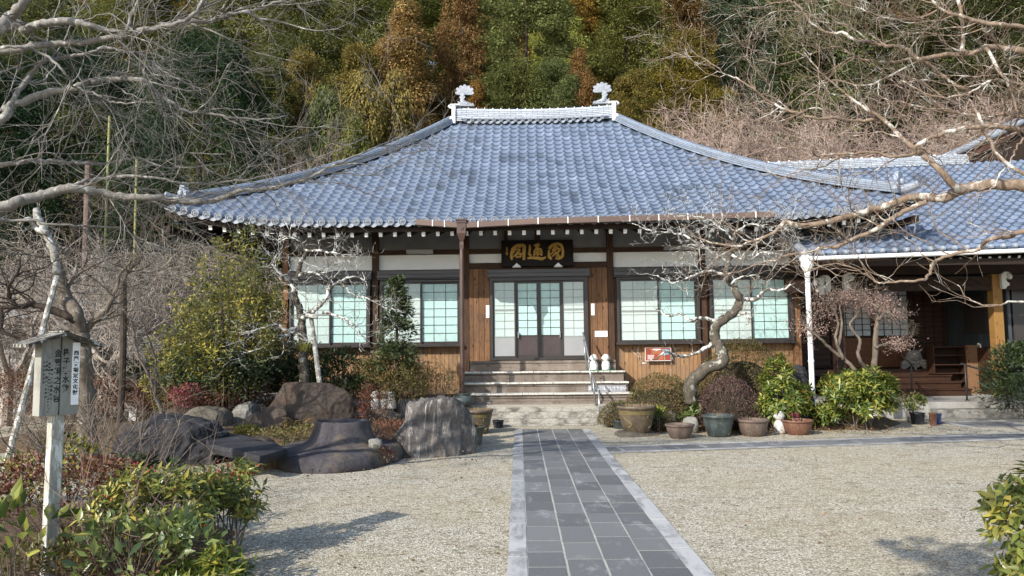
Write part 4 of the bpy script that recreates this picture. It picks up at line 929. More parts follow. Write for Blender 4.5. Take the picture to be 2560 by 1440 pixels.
# basin rock: flared foot, waisted neck, hollow top
prof = [(.98, -.05), (1.0, .05), (.95, .16), (.84, .21), (.70, .235), (.58, .26), (.50, .31), (.44, .39), (.405, .48), (.39, .54), (.375, .565), (.345, .57), (.315, .545), (.30, .46), (.15, .43), (.005, .42)]
mb = MB(); mb.lathe(prof, (0, 0, 0), 64, 0, .035, 5, 1.0, .92); V = mb.V[0]
for i, v in enumerate(V):
    p = Vector(v); rr = math.hypot(v[0], v[1]); k = .05 if rr > .5 else .02
    a = math.atan2(v[1], v[0]); st_ = 1 + (.13 * math.cos(a - 3.5) + .09 * math.sin(3 * a)) * max(0, (rr - .45) / .5)
    V[i] = (v[0] * st_ + k * mnoise.noise(p * 3), v[1] * st_ + k * mnoise.noise(p * 3 + Vector((9, 0, 0))), v[2] + k * mnoise.noise(p * 2.5 + Vector((0, 7, 0))))
M['basin'] = rock_mat('dark_basin_stone', '#26252a', '#524e50', '#8d8a86', 2.2, .66, .5, (1.5, 1.5, .6), '#6d6150')
o = mb.build('basin_rock', M['basin'], None, True, loc=(-2.52, 10.35, 0)); tag(o, 'dark stone basin with hollow top and wide flared foot', 'rock')

# ------------------------------------------------------------------ pots, urn, statues, stake
def glaze(name, a, b, ring=None, rough=.45, z0=.0, z1=.1):
    t = NT(name); n = t.noise(t.coord((1, 1, .5)), 7, 6, .7); col = t.ramp(n, [(.3, a), (.7, b)])
    n2 = t.noise(t.coord(), 26, 4, .7); col = t.mix(t.ramp(n2, [(.55, 0.0), (.75, .4)]), col, '#a79c89')
    return t.done(col, rough, t.bump(n2, .12, .006), .45)
M['potbrown'] = glaze('olive_brown_glaze', '#453c31', '#635646'); M['potgrey'] = glaze('mossy_grey_pot', '#4c4a3c', '#7b7866', rough=.8); M['potdark'] = glaze('dark_green_grey_pot', '#2c3436', '#4a5350')
M['potterra'] = glaze('terracotta_pot', '#553729', '#74503e', rough=.7); M['potdull'] = glaze('dull_brown_pot', '#4a3e37', '#6a5a50', rough=.7); M['potblue'] = glaze('blue_glaze', '#16285a', '#24408a', rough=.3); M['potnavy'] = glaze('navy_pot', '#14181f', '#252b36', rough=.4)
M['yellowglaze'] = plain('yellow_ring_glaze', '#6f623a', '#8a7d50', 12, .5)
M['deadstem'] = plain('dead_stems', '#6d5a40', '#a08a66', 30, .9)
def pot(nm, label, c, R, H, mat, shape='tub', stubs=0, rings=False, seed=0, relief=False):
    t = thing(nm, label, 'pot', tuple(c)); r = random.Random(seed)
    if shape == 'tub': pr = [(R * .62, 0), (R * .66, .01), (R * .78, H * .32), (R * .9, H * .7), (R * .93, H * .88), (R * 1.0, H * .90), (R * 1.0, H * .99), (R * .95, H), (R * .89, H * .99), (R * .87, H * .86), (R * .4, H * .85), (.004, H * .85)]
    elif shape == 'bowl': pr = [(R * .6, 0), (R * .64, .01), (R * .82, H * .35), (R * .92, H * .75), (R * .93, H * .85), (R * 1.0, H * .87), (R * 1.0, H * .97), (R * .95, H), (R * .88, H * .97), (R * .86, H * .82), (R * .4, H * .81), (.004, H * .81)]
    else: pr = [(R * .7, 0), (R * .75, .01), (R * .92, H * .9), (R, H * .91), (R, H), (R * .88, H), (R * .85, H * .88), (.004, H * .87)]
    k = len(pr) - 2; mb = MB(); mb.lathe(pr[:k], (0, 0, 0), 36, 0, .006, seed); mb.build('body', M[mat], t, True)
    mb = MB(); mb.lathe([pr[k - 1], (pr[k][0], pr[k][1] + .005), (.004, pr[k][1] + .01)], (0, 0, 0), 24, 0, .02, seed); mb.build('soil', M['soil'], t, True)
    if rings:
        for z in (.80, .75, .70):
            rr = np.interp(z * H, [p[1] for p in pr[:5]], [p[0] for p in pr[:5]]); mb = MB(); mb.tube([(rr * 1.004 * math.cos(a), rr * 1.004 * math.sin(a), z * H) for a in np.linspace(0, 2 * PI, 41)], .006, 5, cap=False); mb.build('ring', M['yellowglaze'], t, True)
        for a0 in (-2.35, -.8, 2.5):
            mb = MB()       # raised dragon-like swirl, several turns round the side
            P = []
            for q in np.linspace(0, 1, 16):
                a = a0 + .32 * math.sin(q * 5.2) * (1 - .3 * q); z = H * (.2 + .45 * q); rr = np.interp(z, [p[1] for p in pr[:5]], [p[0] for p in pr[:5]]) + .003; P.append((rr * math.cos(a), rr * math.sin(a), z))
            mb.tube(P, np.linspace(.012, .005, 16), 5)
            mb.build('relief', M['yellowglaze'], t, True)
    if stubs:
        mb = MB()
        for i in range(stubs):
            a = r.uniform(0, 6.28); d = R * .82 * math.sqrt(r.random()); h = r.uniform(.02, .10); x, y = d * math.cos(a), d * math.sin(a); mb.tube([(x, y, H * .82), (x + r.uniform(-.02, .02), y + r.uniform(-.02, .02), H * .9 + h)], [.005, .003], 4)
        mb.build('dry_stems', M['deadstem'], t)
    return t
pot('glazed_pot', 'big brown glazed pot with yellow rings beside the granite steps and urn', (-.80, 13.45, 0), .32, .44, 'potbrown', 'tub', 40, True, 1)
pot('ribbed_pot', 'small mossy grey pot in front of the big ringed pot', (-.78, 11.95, 0), .21, .30, 'potgrey', 'tall', 26, False, 2)
pot('glazed_pot', 'big brown glazed pot with yellow rings standing on a rough stone slab', (2.08, 12.95, .055), .34, .47, 'potbrown', 'tub', 44, True, 3)
pot('bowl_pot', 'smallest dull brown bowl in the row of pots, water-filled', (2.74, 12.5, 0), .25, .24, 'potdull', 'bowl', 0, False, 4)
pot('tub_pot', 'dark blue-grey tub in front of the maroon azalea', (3.46, 12.7, 0), .28, .37, 'potdark', 'tub', 8, False, 5)
pot('bowl_pot', 'wide grey-brown bowl before the taller yellow-green bush', (4.06, 12.72, 0), .28, .29, 'potdull', 'bowl', 5, False, 6)
pot('bowl_pot', 'reddish terracotta bowl right of the little stone figure', (4.88, 12.85, 0), .27, .26, 'potterra', 'bowl', 3, False, 7)
pot('plant_pot', 'navy pot with a small leafy plant at the porch path', (7.75, 14.25, 0), .14, .22, 'potnavy', 'tall', 0, False, 8)
pot('plant_pot', 'tall narrow brown pot between the navy and blue pots', (7.90, 13.98, 0), .075, .24, 'potterra', 'tall', 0, False, 9)
pot('plant_pot', 'small bright blue pot at the porch path', (8.10, 14.25, 0), .11, .20, 'potblue', 'tall', 0, False, 10)
pot('planter', 'low dark pot at the right end of the granite steps', (1.93, 14.0, 0), .16, .16, 'potdark', 'tall', 3, False, 11)
pot('planter', 'low dark pot between the granite steps and the ringed pot', (-.42, 14.35, 0), .12, .14, 'potnavy', 'tall', 0, False, 12)
ur = thing('rain_urn', 'dark squat jar catching the downpipe water', 'jar', tuple(hall_mx @ Vector((-1.60, -1.91, .37))))
hall_base = MB(); hall_base.box(-2.25, -1.71, -2.3, -1.3, 0, .37); hb = hall_base.build('urn_plinth', M['granite'], hall, bevel=.02)
mb = MB(); mb.lathe([(.14, 0), (.2, .03), (.235, .10), (.235, .16), (.20, .21), (.165, .23), (.16, .245), (.18, .25), (.18, .27), (.1, .275), (.09, .2)], (0, 0, 0), 28); mb.build('body', M['potdark'], ur, True)
mb = MB(); mb.tube(spiral((-.12, 0, .30), .06, .5, (1, 0, 0), (0, 0, 1), 9, 1), .009, 6); mb.build('handle', M['steel'], ur, True)

def jizo(parent, nm, c, h, mat, rz=0.0, seed=0, hands=True):
    """rounded child-like stone monk: domed head with closed eyes and big ears, sleeved robe"""
    bm = bmesh.new(); bmesh.ops.create_icosphere(bm, subdivisions=4, radius=1)
    for v in bm.verts:
        x, y, z = v.co; d = 0.0
        if y < 0:
            d -= .09 * math.exp(-((abs(x) - .36 - .02) ** 2 / .03 + (z - .02 - .12 * (abs(x) - .36) ** 2 * 6) ** 2 / .0016))
            d += .08 * math.exp(-(x ** 2 / .010 + (z + .17) ** 2 / .02)); d -= .08 * math.exp(-(x ** 2 / .04 + (z + .42 - x * x * .8) ** 2 / .002))
        e = .32 * math.exp(-((abs(x) - 1.0) ** 2 / .05 + (y) ** 2 / .05 + (z + .15) ** 2 / .12))
        k = 1 + d; v.co = Vector((x * (k + e) * .215, y * k * .205, z * k * .225 + .755)) * h
    hd = bpy.data.meshes.new('head'); bm.to_mesh(hd); bm.free()
    V = []; F = []
    n = 28; prof = [(.20, 0), (.235, .02), (.245, .05), (.225, .08), (.235, .1), (.245, .25), (.235, .38), (.20, .48), (.14, .545), (.08, .57)]
    for r_, z in prof:
        for i in range(n):
            a = 2 * PI * i / n; x = r_ * math.cos(a) * 1.08; y = r_ * math.sin(a) * .85
            if y < 0 and .09 < z < .5:
                y -= .035 * math.exp(-((abs(x) - .06 - (.5 - z) * .30) ** 2) / .0012)          # sleeve folds meeting at the hands
                y -= .05 * math.exp(-(x * x / .004 + (z - .40) ** 2 / .006))                       # joined hands
                y += .02 * math.exp(-(x * x / .003 + (z - .2) ** 2 / .02))
            V.append((x * h, y * h, z * h))
    F = [(j * n + i, j * n + (i + 1) % n, (j + 1) * n + (i + 1) % n, (j + 1) * n + i) for j in range(len(prof) - 1) for i in range(n)] + [tuple(range(n))[::-1], tuple(range((len(prof) - 1) * n, len(prof) * n))]
    bd = bpy.data.meshes.new('robe'); bd.from_pydata(V, [], F); b2 = bmesh.new(); b2.from_mesh(bd); b2.from_mesh(hd); b2.to_mesh(bd); b2.free()
    for p in bd.polygons: p.use_smooth = True
    bd.materials.append(M[mat]); o = link(nm, bd, parent, 0, c); o.rotation_euler = (0, 0, rz); return o
jz = lambda x, lab: tag(jizo(None, 'stone_statue', tuple(hall_mx @ Vector((x, -.62, 1.036))), .36, 'stone_white', 0.0), lab, 'statue', 'white praying statues on the top step')
mt = MB(); mt.box(-.30, .30, -.11, .11, 0, .012); o = mt.build('grass_mat', plain('green_mat', '#1f5a35', '#2e7a49', 60, .95, .4)); o.matrix_world = hall_mx @ Matrix.Translation((1.34, -.64, 1.034)); tag(o, 'small green mat under the two white statues', 'mat')
s1 = jz(1.22, 'white praying child-monk statue closer to the handrail'); s2 = jz(1.49, 'white praying child-monk statue farther from the handrail')
for s in (s1, s2): s.location.z = 1.047
tag(jizo(None, 'stone_statue', (4.62, 12.98, 0), .42, 'stone_old', .15), 'lone weathered child-monk statue between two bowls', 'statue')
tr = thing('statue_trio', 'three small weathered monk statues huddled together on a mound', 'statue', (-2.66, 14.2, .40))
for x, y, h, a in ((-.15, -.04, .36, .5), (.01, .03, .37, 0), (.15, .02, .39, -.35)): jizo(tr, 'figure', (x, y, 0), h, 'stone_old', a)
rock('low mossy stone carrying the three statues', (-2.66, 14.25, 0), (.85, .7, .45), 'rock_tan', 71, 4, .08, sub=4, nm='stone')
mb = MB(); mb.box(-.07, .07, -.06, .06, 0, .44); o = mb.build('marker_post', M['stone_white'], None, bevel=.012, loc=(-7.7, 14.4, 0)); o.rotation_euler = (0, rad(4), .3); tag(o, 'short white leaning marker post behind the black boulder', 'post')

# ------------------------------------------------------------------ roofed notice post in the left foreground
sx, sy = -3.50, 5.45
sign = thing('notice_post', 'weathered wooden notice post with a little gabled roof and vertical black lettering', 'sign', (sx * .9, sy * .9, .16), rad(54)); sign.scale = (.9, .9, .9)
t = NT('weathered_post'); n1_ = t.noise(t.coord((2.2, 2.2, .45)), 9, 6, .75); n2_ = t.noise(t.coord((4, 4, .6)), 14, 4, .6)
c_ = t.ramp(n2_, [(.3, '#8d8a80'), (.7, '#a8a498')]); c_ = t.mix(t.ramp(n1_, [(.50, 0.0), (.56, 1.0)]), c_, '#cfcec6'); M['post_flaky'] = t.done(c_, .85, t.bump(n1_, .4, .008), .2)
M['board_grey'] = wood_mat('grey_sign_board', '#97958c', '#77756e', '#57554f', 'z', .155, .85, '#55544f', .8)
t = NT('sign_roof_wood'); n1_ = t.noise(t.coord((1, 3, 1)), 9, 6, .75); M['signroof'] = t.done(t.ramp(n1_, [(.36, '#2f2b26'), (.52, '#4c473e'), (.58, '#b5b5b0'), (.66, '#4c473e')]), .9, t.bump(n1_, .5, .01), .2)
mb = MB(); mb.bar((0, 0, -.25), (.01, 0, 1.12), .088, .085, 0, (0, 1, 0)); mb.build('post', M['post_flaky'], sign, bevel=.006)
zb, zt, hw = 1.12, 1.655, .132
mb = MB(); mb.box(-hw, hw, -.07, .05, zb, zt); mb.add([(-hw, -.07, zt), (hw, -.07, zt), (hw, .05, zt), (-hw, .05, zt), (0, -.07, zt + .06), (0, .05, zt + .06)], [(0, 1, 4), (2, 3, 5), (0, 4, 5, 3), (1, 2, 5, 4)]); bd = mb.build('board', M['board_grey'], sign)
mb = MB()
for s in (-1, 1):
    mb.prism([(0, -.17, zt + .085), (s * .255, -.17, zt - .004), (s * .255, -.17, zt - .029), (0, -.17, zt + .058)], (0, .33, 0)) if s > 0 else mb.prism([(0, -.17, zt + .058), (s * .255, -.17, zt - .029), (s * .255, -.17, zt - .004), (0, -.17, zt + .085)], (0, .33, 0))
rf = mb.build('roof', M['signroof'], sign)
mb = MB(); mb.box(-.02, .02, -.165, .155, zt + .084, zt + .094); mb.build('ridge_board', M['signroof'], rf)
mb = MB(); mb.box(.078, .1285, -.079, -.0703, 1.19, 1.66); mb.build('white_strip', M['white'], sign)
def vtext(body, size, x, z_top, pitch, m, parent, y=-.0715, sxx=1.0):
    """a column of characters read downwards, one mesh"""
    for i in range(1):
        b = bmesh.new()
        for k, ch in enumerate(body):
            if ch == ' ': continue
            me = text_mesh(ch, size, .0011 if size > .03 else .0004); me.transform(Matrix.Translation((x, y, z_top - pitch * (k + .5))) @ Matrix.Rotation(PI / 2, 4, 'X') @ Matrix.Scale(sxx, 4, (1, 0, 0))); b.from_mesh(me); bpy.data.meshes.remove(me)
        me = bpy.data.meshes.new('lettering'); b.to_mesh(me); b.free(); me.materials.append(M[m]); return link('lettering', me, parent)
vtext('西尾市指定文化財', .038, .103, 1.60, .0425, 'ink', sign, -.0805)
vtext('椰子実水飲', .062, .038, 1.615, .067, 'ink', sign, sxx=.8); vtext('金紫銅之水容', .062, -.020, 1.61, .067, 'ink', sign, sxx=.8)
vtext('一個は三口深真似ロ', .021, -.059, 1.50, .030, 'ink', sign); vtext('一　豊前時の唐物口土入りときなされて', .017, -.076, 1.56, .0235, 'ink', sign)
vtext('三個具　備ロ八生年は', .019, -.093, 1.53, .0285, 'ink', sign); vtext('ひる頃わたす', .019, -.110, 1.53, .030, 'ink', sign)
# ------------------------------------------------------------------ vegetation tools
def unit(v): return v / (np.linalg.norm(v, axis=-1, keepdims=True) + 1e-9)
def leaf_mesh(name, P, A, N, L, Wd, mat, fold=.25, k=5):
    """pointed folded leaves: base P, axis A, face normal N, lengths L, widths Wd"""
    n = len(P); A = unit(A); Sd = unit(np.cross(A, N)); N = np.cross(Sd, A); L = np.broadcast_to(L, (n,))[:, None]; Wd = np.broadcast_to(Wd, (n,))[:, None]
    if k == 4:
        V = np.stack([P, P + A * L * .5 + Sd * Wd * .5, P + A * L, P + A * L * .5 - Sd * Wd * .5], 1).reshape(-1, 3)
        F = np.arange(4 * n).reshape(-1, 4); return fast_mesh(name, V, F, 4, mat)
    mid_ = P + A * L * .45 - N * Wd * fold; tip = P + A * L - N * L * .12
    V = np.stack([P, P + A * L * .42 + Sd * Wd * .5, mid_, P + A * L * .42 - Sd * Wd * .5, tip], 1).reshape(-1, 3)
    b = np.arange(n)[:, None] * 5; F = np.concatenate([b + np.array([[0, 2, 1]]), b + np.array([[0, 3, 2]]), b + np.array([[1, 2, 4]]), b + np.array([[2, 3, 4]])], 1).reshape(-1, 3)
    return fast_mesh(name, V, F, 3, mat)
def lumpy(n, rad_, R, lumps=14, lr=.42, zmin=-.2, hollow=.0):
    """points and outward directions for an uneven crown made of leaf clumps"""
    c = unit(R.normal(size=(lumps * 4, 3))); c = c[c[:, 2] > zmin][:lumps]; c = c * R.uniform(.62, .92, (len(c), 1))
    lrs = lr * R.uniform(.65, 1.2, len(c)); i = R.integers(0, len(c), n)
    d = unit(R.normal(size=(n, 3))); d[:, 2] = np.abs(d[:, 2]) * np.where(R.random(n) < .75, 1, -1)
    u = R.uniform(.55, 1.05, n)
    p = c[i] + d * (lrs[i] * u)[:, None]
    return p * np.array(rad_), unit(d * .7 + c[i] * .6), i
def add_stems(name, parent, mat, tips, base=(0, 0, 0), r=.012, spread=.12, R=None, n=4):
    mb = MB()
    for t_ in tips:
        t_ = np.array(t_); b = np.array(base) + np.array([R.uniform(-spread, spread), R.uniform(-spread, spread), 0]); m = b + (t_ - b) * .5 + R.normal(size=3) * .08 * np.linalg.norm(t_ - b)
        m[2] += .1 * np.linalg.norm(t_ - b); q = np.linspace(0, 1, 6)[:, None]; P = (1 - q) ** 2 * b + 2 * q * (1 - q) * m + q ** 2 * t_
        mb.tube(P, np.linspace(r, r * .3, 6), n, cap=False)
    return mb.build(name, mat, parent)
def shrub(label, c, rad_, n, L, Wd, mat, seed, cat='shrub', lumps=16, lr=.4, style='simple', zc=None, stems=14, stem_mat='twig', nm='shrub', berries=0, droop=.0, up=.4, rz=0, zmin=-.35, group=None, stem_r=.010, k=5):
    R = np.random.default_rng(seed); t = thing(nm, label, cat, tuple(c), rz, group); zc = rad_[2] * .85 if zc is None else zc
    if style == 'rosette':
        m = max(3, n // 6); P, D, _ = lumpy(m, rad_, R, lumps, lr, zmin); P[:, 2] += zc; D = unit(D + np.array([0, 0, up])); ok = P[:, 2] > .04; P, D = P[ok], D[ok]
        kk_ = 7; a = R.uniform(0, 6.28, (len(P), 1)) + np.arange(kk_) * 2.4; e1 = unit(np.cross(D, np.array([.3, .2, 1.0]) + R.normal(size=D.shape) * .1)); e2 = np.cross(D, e1)
        rad2 = e1[:, None, :] * np.cos(a)[..., None] + e2[:, None, :] * np.sin(a)[..., None]; tilt = R.uniform(.2, .9, a.shape)[..., None]
        A = unit(rad2 * 1.0 + D[:, None, :] * tilt - np.array([0, 0, droop])); N = unit(D[:, None, :] - A * (D[:, None, :] * A).sum(-1, keepdims=True) + .05)
        Pb = P[:, None, :] - D[:, None, :] * (np.arange(kk_) * .014)[None, :, None] + rad2 * .004
        Pb, A, N = (q.reshape(-1, 3) for q in (Pb, A, N)); ls = L * R.uniform(.6, 1.15, len(Pb)); me = leaf_mesh('foliage', Pb, A, N, ls, ls * Wd / L, M[mat], .22)
        tips = P[R.choice(len(P), min(stems, len(P)), replace=False)]
    else:
        P, D, _ = lumpy(n, rad_, R, lumps, lr, zmin); P[:, 2] += zc; ok = P[:, 2] > .02; P, D = P[ok], D[ok]
        A = unit(D + R.normal(size=D.shape) * .7 + np.array([0, 0, up - droop])); N = unit(D + R.normal(size=D.shape) * .6 + np.array([0, 0, .3])); ls = L * R.uniform(.6, 1.3, len(P))
        me = leaf_mesh('foliage', P, A, N, ls, ls * Wd / L, M[mat], .2, k); tips = P[R.choice(len(P), min(stems, len(P)), replace=False)] * np.array([.85, .85, .95])
    link('foliage', me, t)
    if stems: add_stems('stems', t, M[stem_mat], tips, (0, 0, 0), stem_r, max(rad_[0], rad_[1]) * .25, R)
    if berries:
        mb = MB()
        for p in P[R.choice(len(P), berries)]:
            for _ in range(4): q = p + R.normal(size=3) * .018; mb.lathe([(.0015, -.007), (.006, -.003), (.006, .003), (.0015, .007)], tuple(q), 6)
        mb.build('berries', M['berry'], t, True)
    return t
M['berry'] = plain('red_berry', '#9c1420', '#c22030', 30, .3, 0, spec=.6)
M['twig'] = bark_mat('grey_brown_twig', '#4d443b', '#7d7266')
M['twigred'] = bark_mat('purple_brown_twig', '#52413d', '#816b62')
M['barkgrey'] = bark_mat('smooth_grey_bark', '#615e59', '#908c86', '#b3b0aa', .57)
M['barktan'] = bark_mat('peeling_tan_bark', '#5f5145', '#8f7d6c', '#bcb8b0', .53, 14, 5)
M['barklichen'] = bark_mat('lichen_covered_bark', '#3c3832', '#625b50', '#a3a298', .57, 18, 7)
M['barkmid'] = bark_mat('grey_brown_bark', '#4f4840', '#7b7165', '#9b958a', .58)
M['barkdark'] = bark_mat('dark_bark', '#2c2622', '#51473e')
M['deadwhite'] = bark_mat('bleached_timber', '#77736b', '#9d9a92', '#c9c7c0', .5)

def branch(mb, p, d, L, r, lv, q, R, sides=4):
    n = max(2, int(L / q['seg'])); pts = [p]; dd_ = d; st_ = L / n
    for i in range(n):
        g = R.normal(size=3); dd_ = dd_ + g * q['wig'] + np.array([0, 0, q['up']]); dd_ = dd_ / math.sqrt(dd_ @ dd_); pts.append(pts[-1] + dd_ * st_)
    P = np.array(pts); rr = np.linspace(r, max(r * .35, q['rmin']), n + 1); mb.tube(P, rr, 3 if r < .012 else sides, cap=False)
    if lv > 0: kids(mb, P, rr, L, lv, q, R, sides)
def kids(mb, P, rr, L, lv, q, R, sides=4, t0=.15, cnt=None):
    n = len(P) - 1; k = cnt if cnt is not None else max(1, int(q['per'][lv - 1] * L + R.random()))
    for _ in range(k):
        t_ = R.uniform(t0, 1) ** .8 * n; i = min(int(t_), n - 1); f = t_ - i; p = P[i] * (1 - f) + P[i + 1] * f; T = P[i + 1] - P[i]; T = T / (np.linalg.norm(T) + 1e-9); r0 = rr[i]
        s = R.normal(size=3); s[2] += q['side']; s = s - T * (s @ T); s = s / (np.linalg.norm(s) + 1e-9); a = rad(R.uniform(*q['ang'])); d = T * math.cos(a) + s * math.sin(a)
        l = q['len'][lv - 1] * R.uniform(.45, 1.15); branch(mb, p, d, l, max(q['rmin'], min(r0 * .6, q['rad'][lv - 1])), lv - 1, q, R, sides)
def smooth_line(P, sub=5):
    P = np.array(P, float); n = len(P); E = np.vstack([2 * P[0] - P[1], P, 2 * P[-1] - P[-2]]); out = []
    for i in range(n - 1):
        a, b, c, d = E[i], E[i + 1], E[i + 2], E[i + 3]
        for f in np.arange(sub) / sub: out.append(.5 * ((2 * b) + (c - a) * f + (2 * a - 5 * b + 4 * c - d) * f * f + (3 * b - a - 3 * c + d) * f ** 3))
    out.append(P[-1]); return np.array(out)
def limb(mb, pix, Y0, Y1, r0, r1, R, q, lv=2, cnt=10, sides=7, wob=.006, t0=.05):
    """main limb traced at its own distance (Y0..Y1), then twigs"""
    k = len(pix); Ys = np.linspace(Y0, Y1, k) + R.normal(size=k) * .05; P = smooth_line([U(x, y, Yv) for (x, y), Yv in zip(pix, Ys)]); P = P + R.normal(size=P.shape) * wob
    rr = np.linspace(r0, r1, len(P)) * (1 + R.normal(size=len(P)) * .05); mb.tube(P, rr, sides); L = np.linalg.norm(np.diff(P, axis=0), axis=1).sum()
    if cnt: kids(mb, P, rr, L, lv, q, R, 4, t0, cnt)
    return P
# ------------------------------------------------------------------ forest on the hill
M['leaf_tint'] = leaf_mat('forest_foliage', [(.1, (.5, .52, .42)), (.42, (.85, .85, .74)), (.7, (1.1, 1.06, .92)), (.95, (1.5, 1.4, 1.1))], .75, .3, True, .35, .15)
def tuft_crown(name, H, Rr, prof, nt, per, tr, leaf, seed, droop=.5, zlo=.12, flat=.6):
    """crown of drooping tufts on a tapering outline; returns mesh"""
    R = np.random.default_rng(seed); z = R.uniform(zlo, 1.0, nt); a = R.uniform(0, 2 * PI, nt); rr = np.interp(z, [p[0] for p in prof], [p[1] for p in prof]) * Rr * R.uniform(.5, 1.08, nt)
    c = np.stack([rr * np.cos(a), rr * np.sin(a), z * H], 1); s = tr * R.uniform(.6, 1.35, nt)
    i = np.repeat(np.arange(nt), per); d = unit(R.normal(size=(len(i), 3))); u = R.uniform(.35, 1.0, len(i)) ** .6
    P = c[i] + d * (s[i] * u)[:, None] * np.array([1, 1, flat]); out = unit(np.stack([np.cos(a), np.sin(a), 0 * a], 1))[i]
    A = unit(out * .7 + d * .6 + np.array([0, 0, -droop]) + R.normal(size=d.shape) * .35); N = unit(d * 1.1 + out * .4 + np.array([0, 0, .7]) + R.normal(size=d.shape) * .35); ls = leaf * R.uniform(.6, 1.4, len(i))
    return leaf_mesh(name, P, A, N, ls, ls * .55, M['leaf_tint'], 0, 4)
def trunk_mesh(name, H, r, m, bare=0, seed=0, lean=.02):
    R = np.random.default_rng(seed); mb = MB(); P = [(0, 0, -1.5)]
    for k in range(1, 8): P.append((R.normal() * lean * k, R.normal() * lean * k, H * k / 7.4))
    mb.tube(P, np.linspace(r, r * .2, 8), 8)
    for k in range(18):
        z = R.uniform(.15, .9); a = R.uniform(0, 6.28); L = H * .17 * (1.1 - z); b = np.array([0, 0, z * H]); e = b + np.array([math.cos(a) * L, math.sin(a) * L, .15 * L]); mb.tube([b, (b + e) / 2 + np.array([0, 0, -.05 * L]), e], [r * .28, r * .2, r * .06], 4)
    o = mb.build(name, m); me = o.data; bpy.data.objects.remove(o); return me
CED = [(0, .25), (.12, .75), (.3, 1), (.6, .78), (.85, .42), (1, .06)]; HIN = [(0, .3), (.15, .8), (.4, 1), (.7, .85), (.9, .5), (1, .1)]; CAM = [(0, .45), (.2, .92), (.5, 1), (.78, .82), (.93, .5), (1, .15)]; BAM = [(0, .2), (.3, .55), (.6, 1), (.85, .8), (1, .2)]
proto = {
 'cedar': [(tuft_crown('crown', 13, 2.5, CED, 120, 300, .70, .15, s, .45, .12, .6), 13, 2.5) for s in (1, 2)],
 'hinoki': [(tuft_crown('crown', 13, 3.1, HIN, 150, 300, .86, .15, s, .25, .12, .5), 13, 3.1) for s in (3, 4, 5)],
 'camphor': [(tuft_crown('crown', 9, 4.4, CAM, 260, 190, .78, .14, s, .05, .05, .6), 9, 4.4) for s in (6, 7)],
 'bamboo': [(tuft_crown('crown', 6, 1.7, BAM, 200, 110, .42, .15, s, .9, .1, .8), 6, 1.7) for s in (8,)]}
tmesh = {'cedar': trunk_mesh('trunk', 12.5, .22, bark_mat('cedar_bark', '#4a3527', '#7d6350'), seed=1), 'hinoki': trunk_mesh('trunk', 12, .2, M['barkdark'], seed=2), 'camphor': trunk_mesh('trunk', 7.5, .3, M['barkdark'], seed=3), 'bamboo': trunk_mesh('trunk', 5.2, .05, plain('bamboo_culm', '#6f7434', '#8c8c48', 8, .5), seed=4)}
names = {'cedar': 'cedar_tree', 'hinoki': 'cypress_tree', 'camphor': 'broadleaf_tree', 'bamboo': 'bamboo_clump'}
cnt_ = {k: 0 for k in proto}
def lincol(h): return lin(h)
def tree(kind, px, ytop, Y, wpx, colr, label, group='trees on the hillside behind the temple'):
    me, H0, R0 = proto[kind][cnt_[kind] % len(proto[kind])]; cnt_[kind] += 1
    p = U(px, ytop, Y); x = p[0]; zb = float(hill_h(np.array(x), np.array(float(Y)))); H = max(4.0, p[2] - zb); Rw = wpx / 2 / FPX * Y
    t = thing(names[kind], label, 'tree', (x, Y, zb), rng.uniform(0, 6.28), group); c = link('crown', me, t); c.scale = (Rw / R0, Rw / R0, H / H0); v_ = rng.uniform(.78, 1.25); c.color = tuple(q * v_ for q in lin(colr)[:3]) + (1,)
    k = link('trunk', tmesh[kind], t); k.scale = (Rw / R0, Rw / R0, H / H0); return t
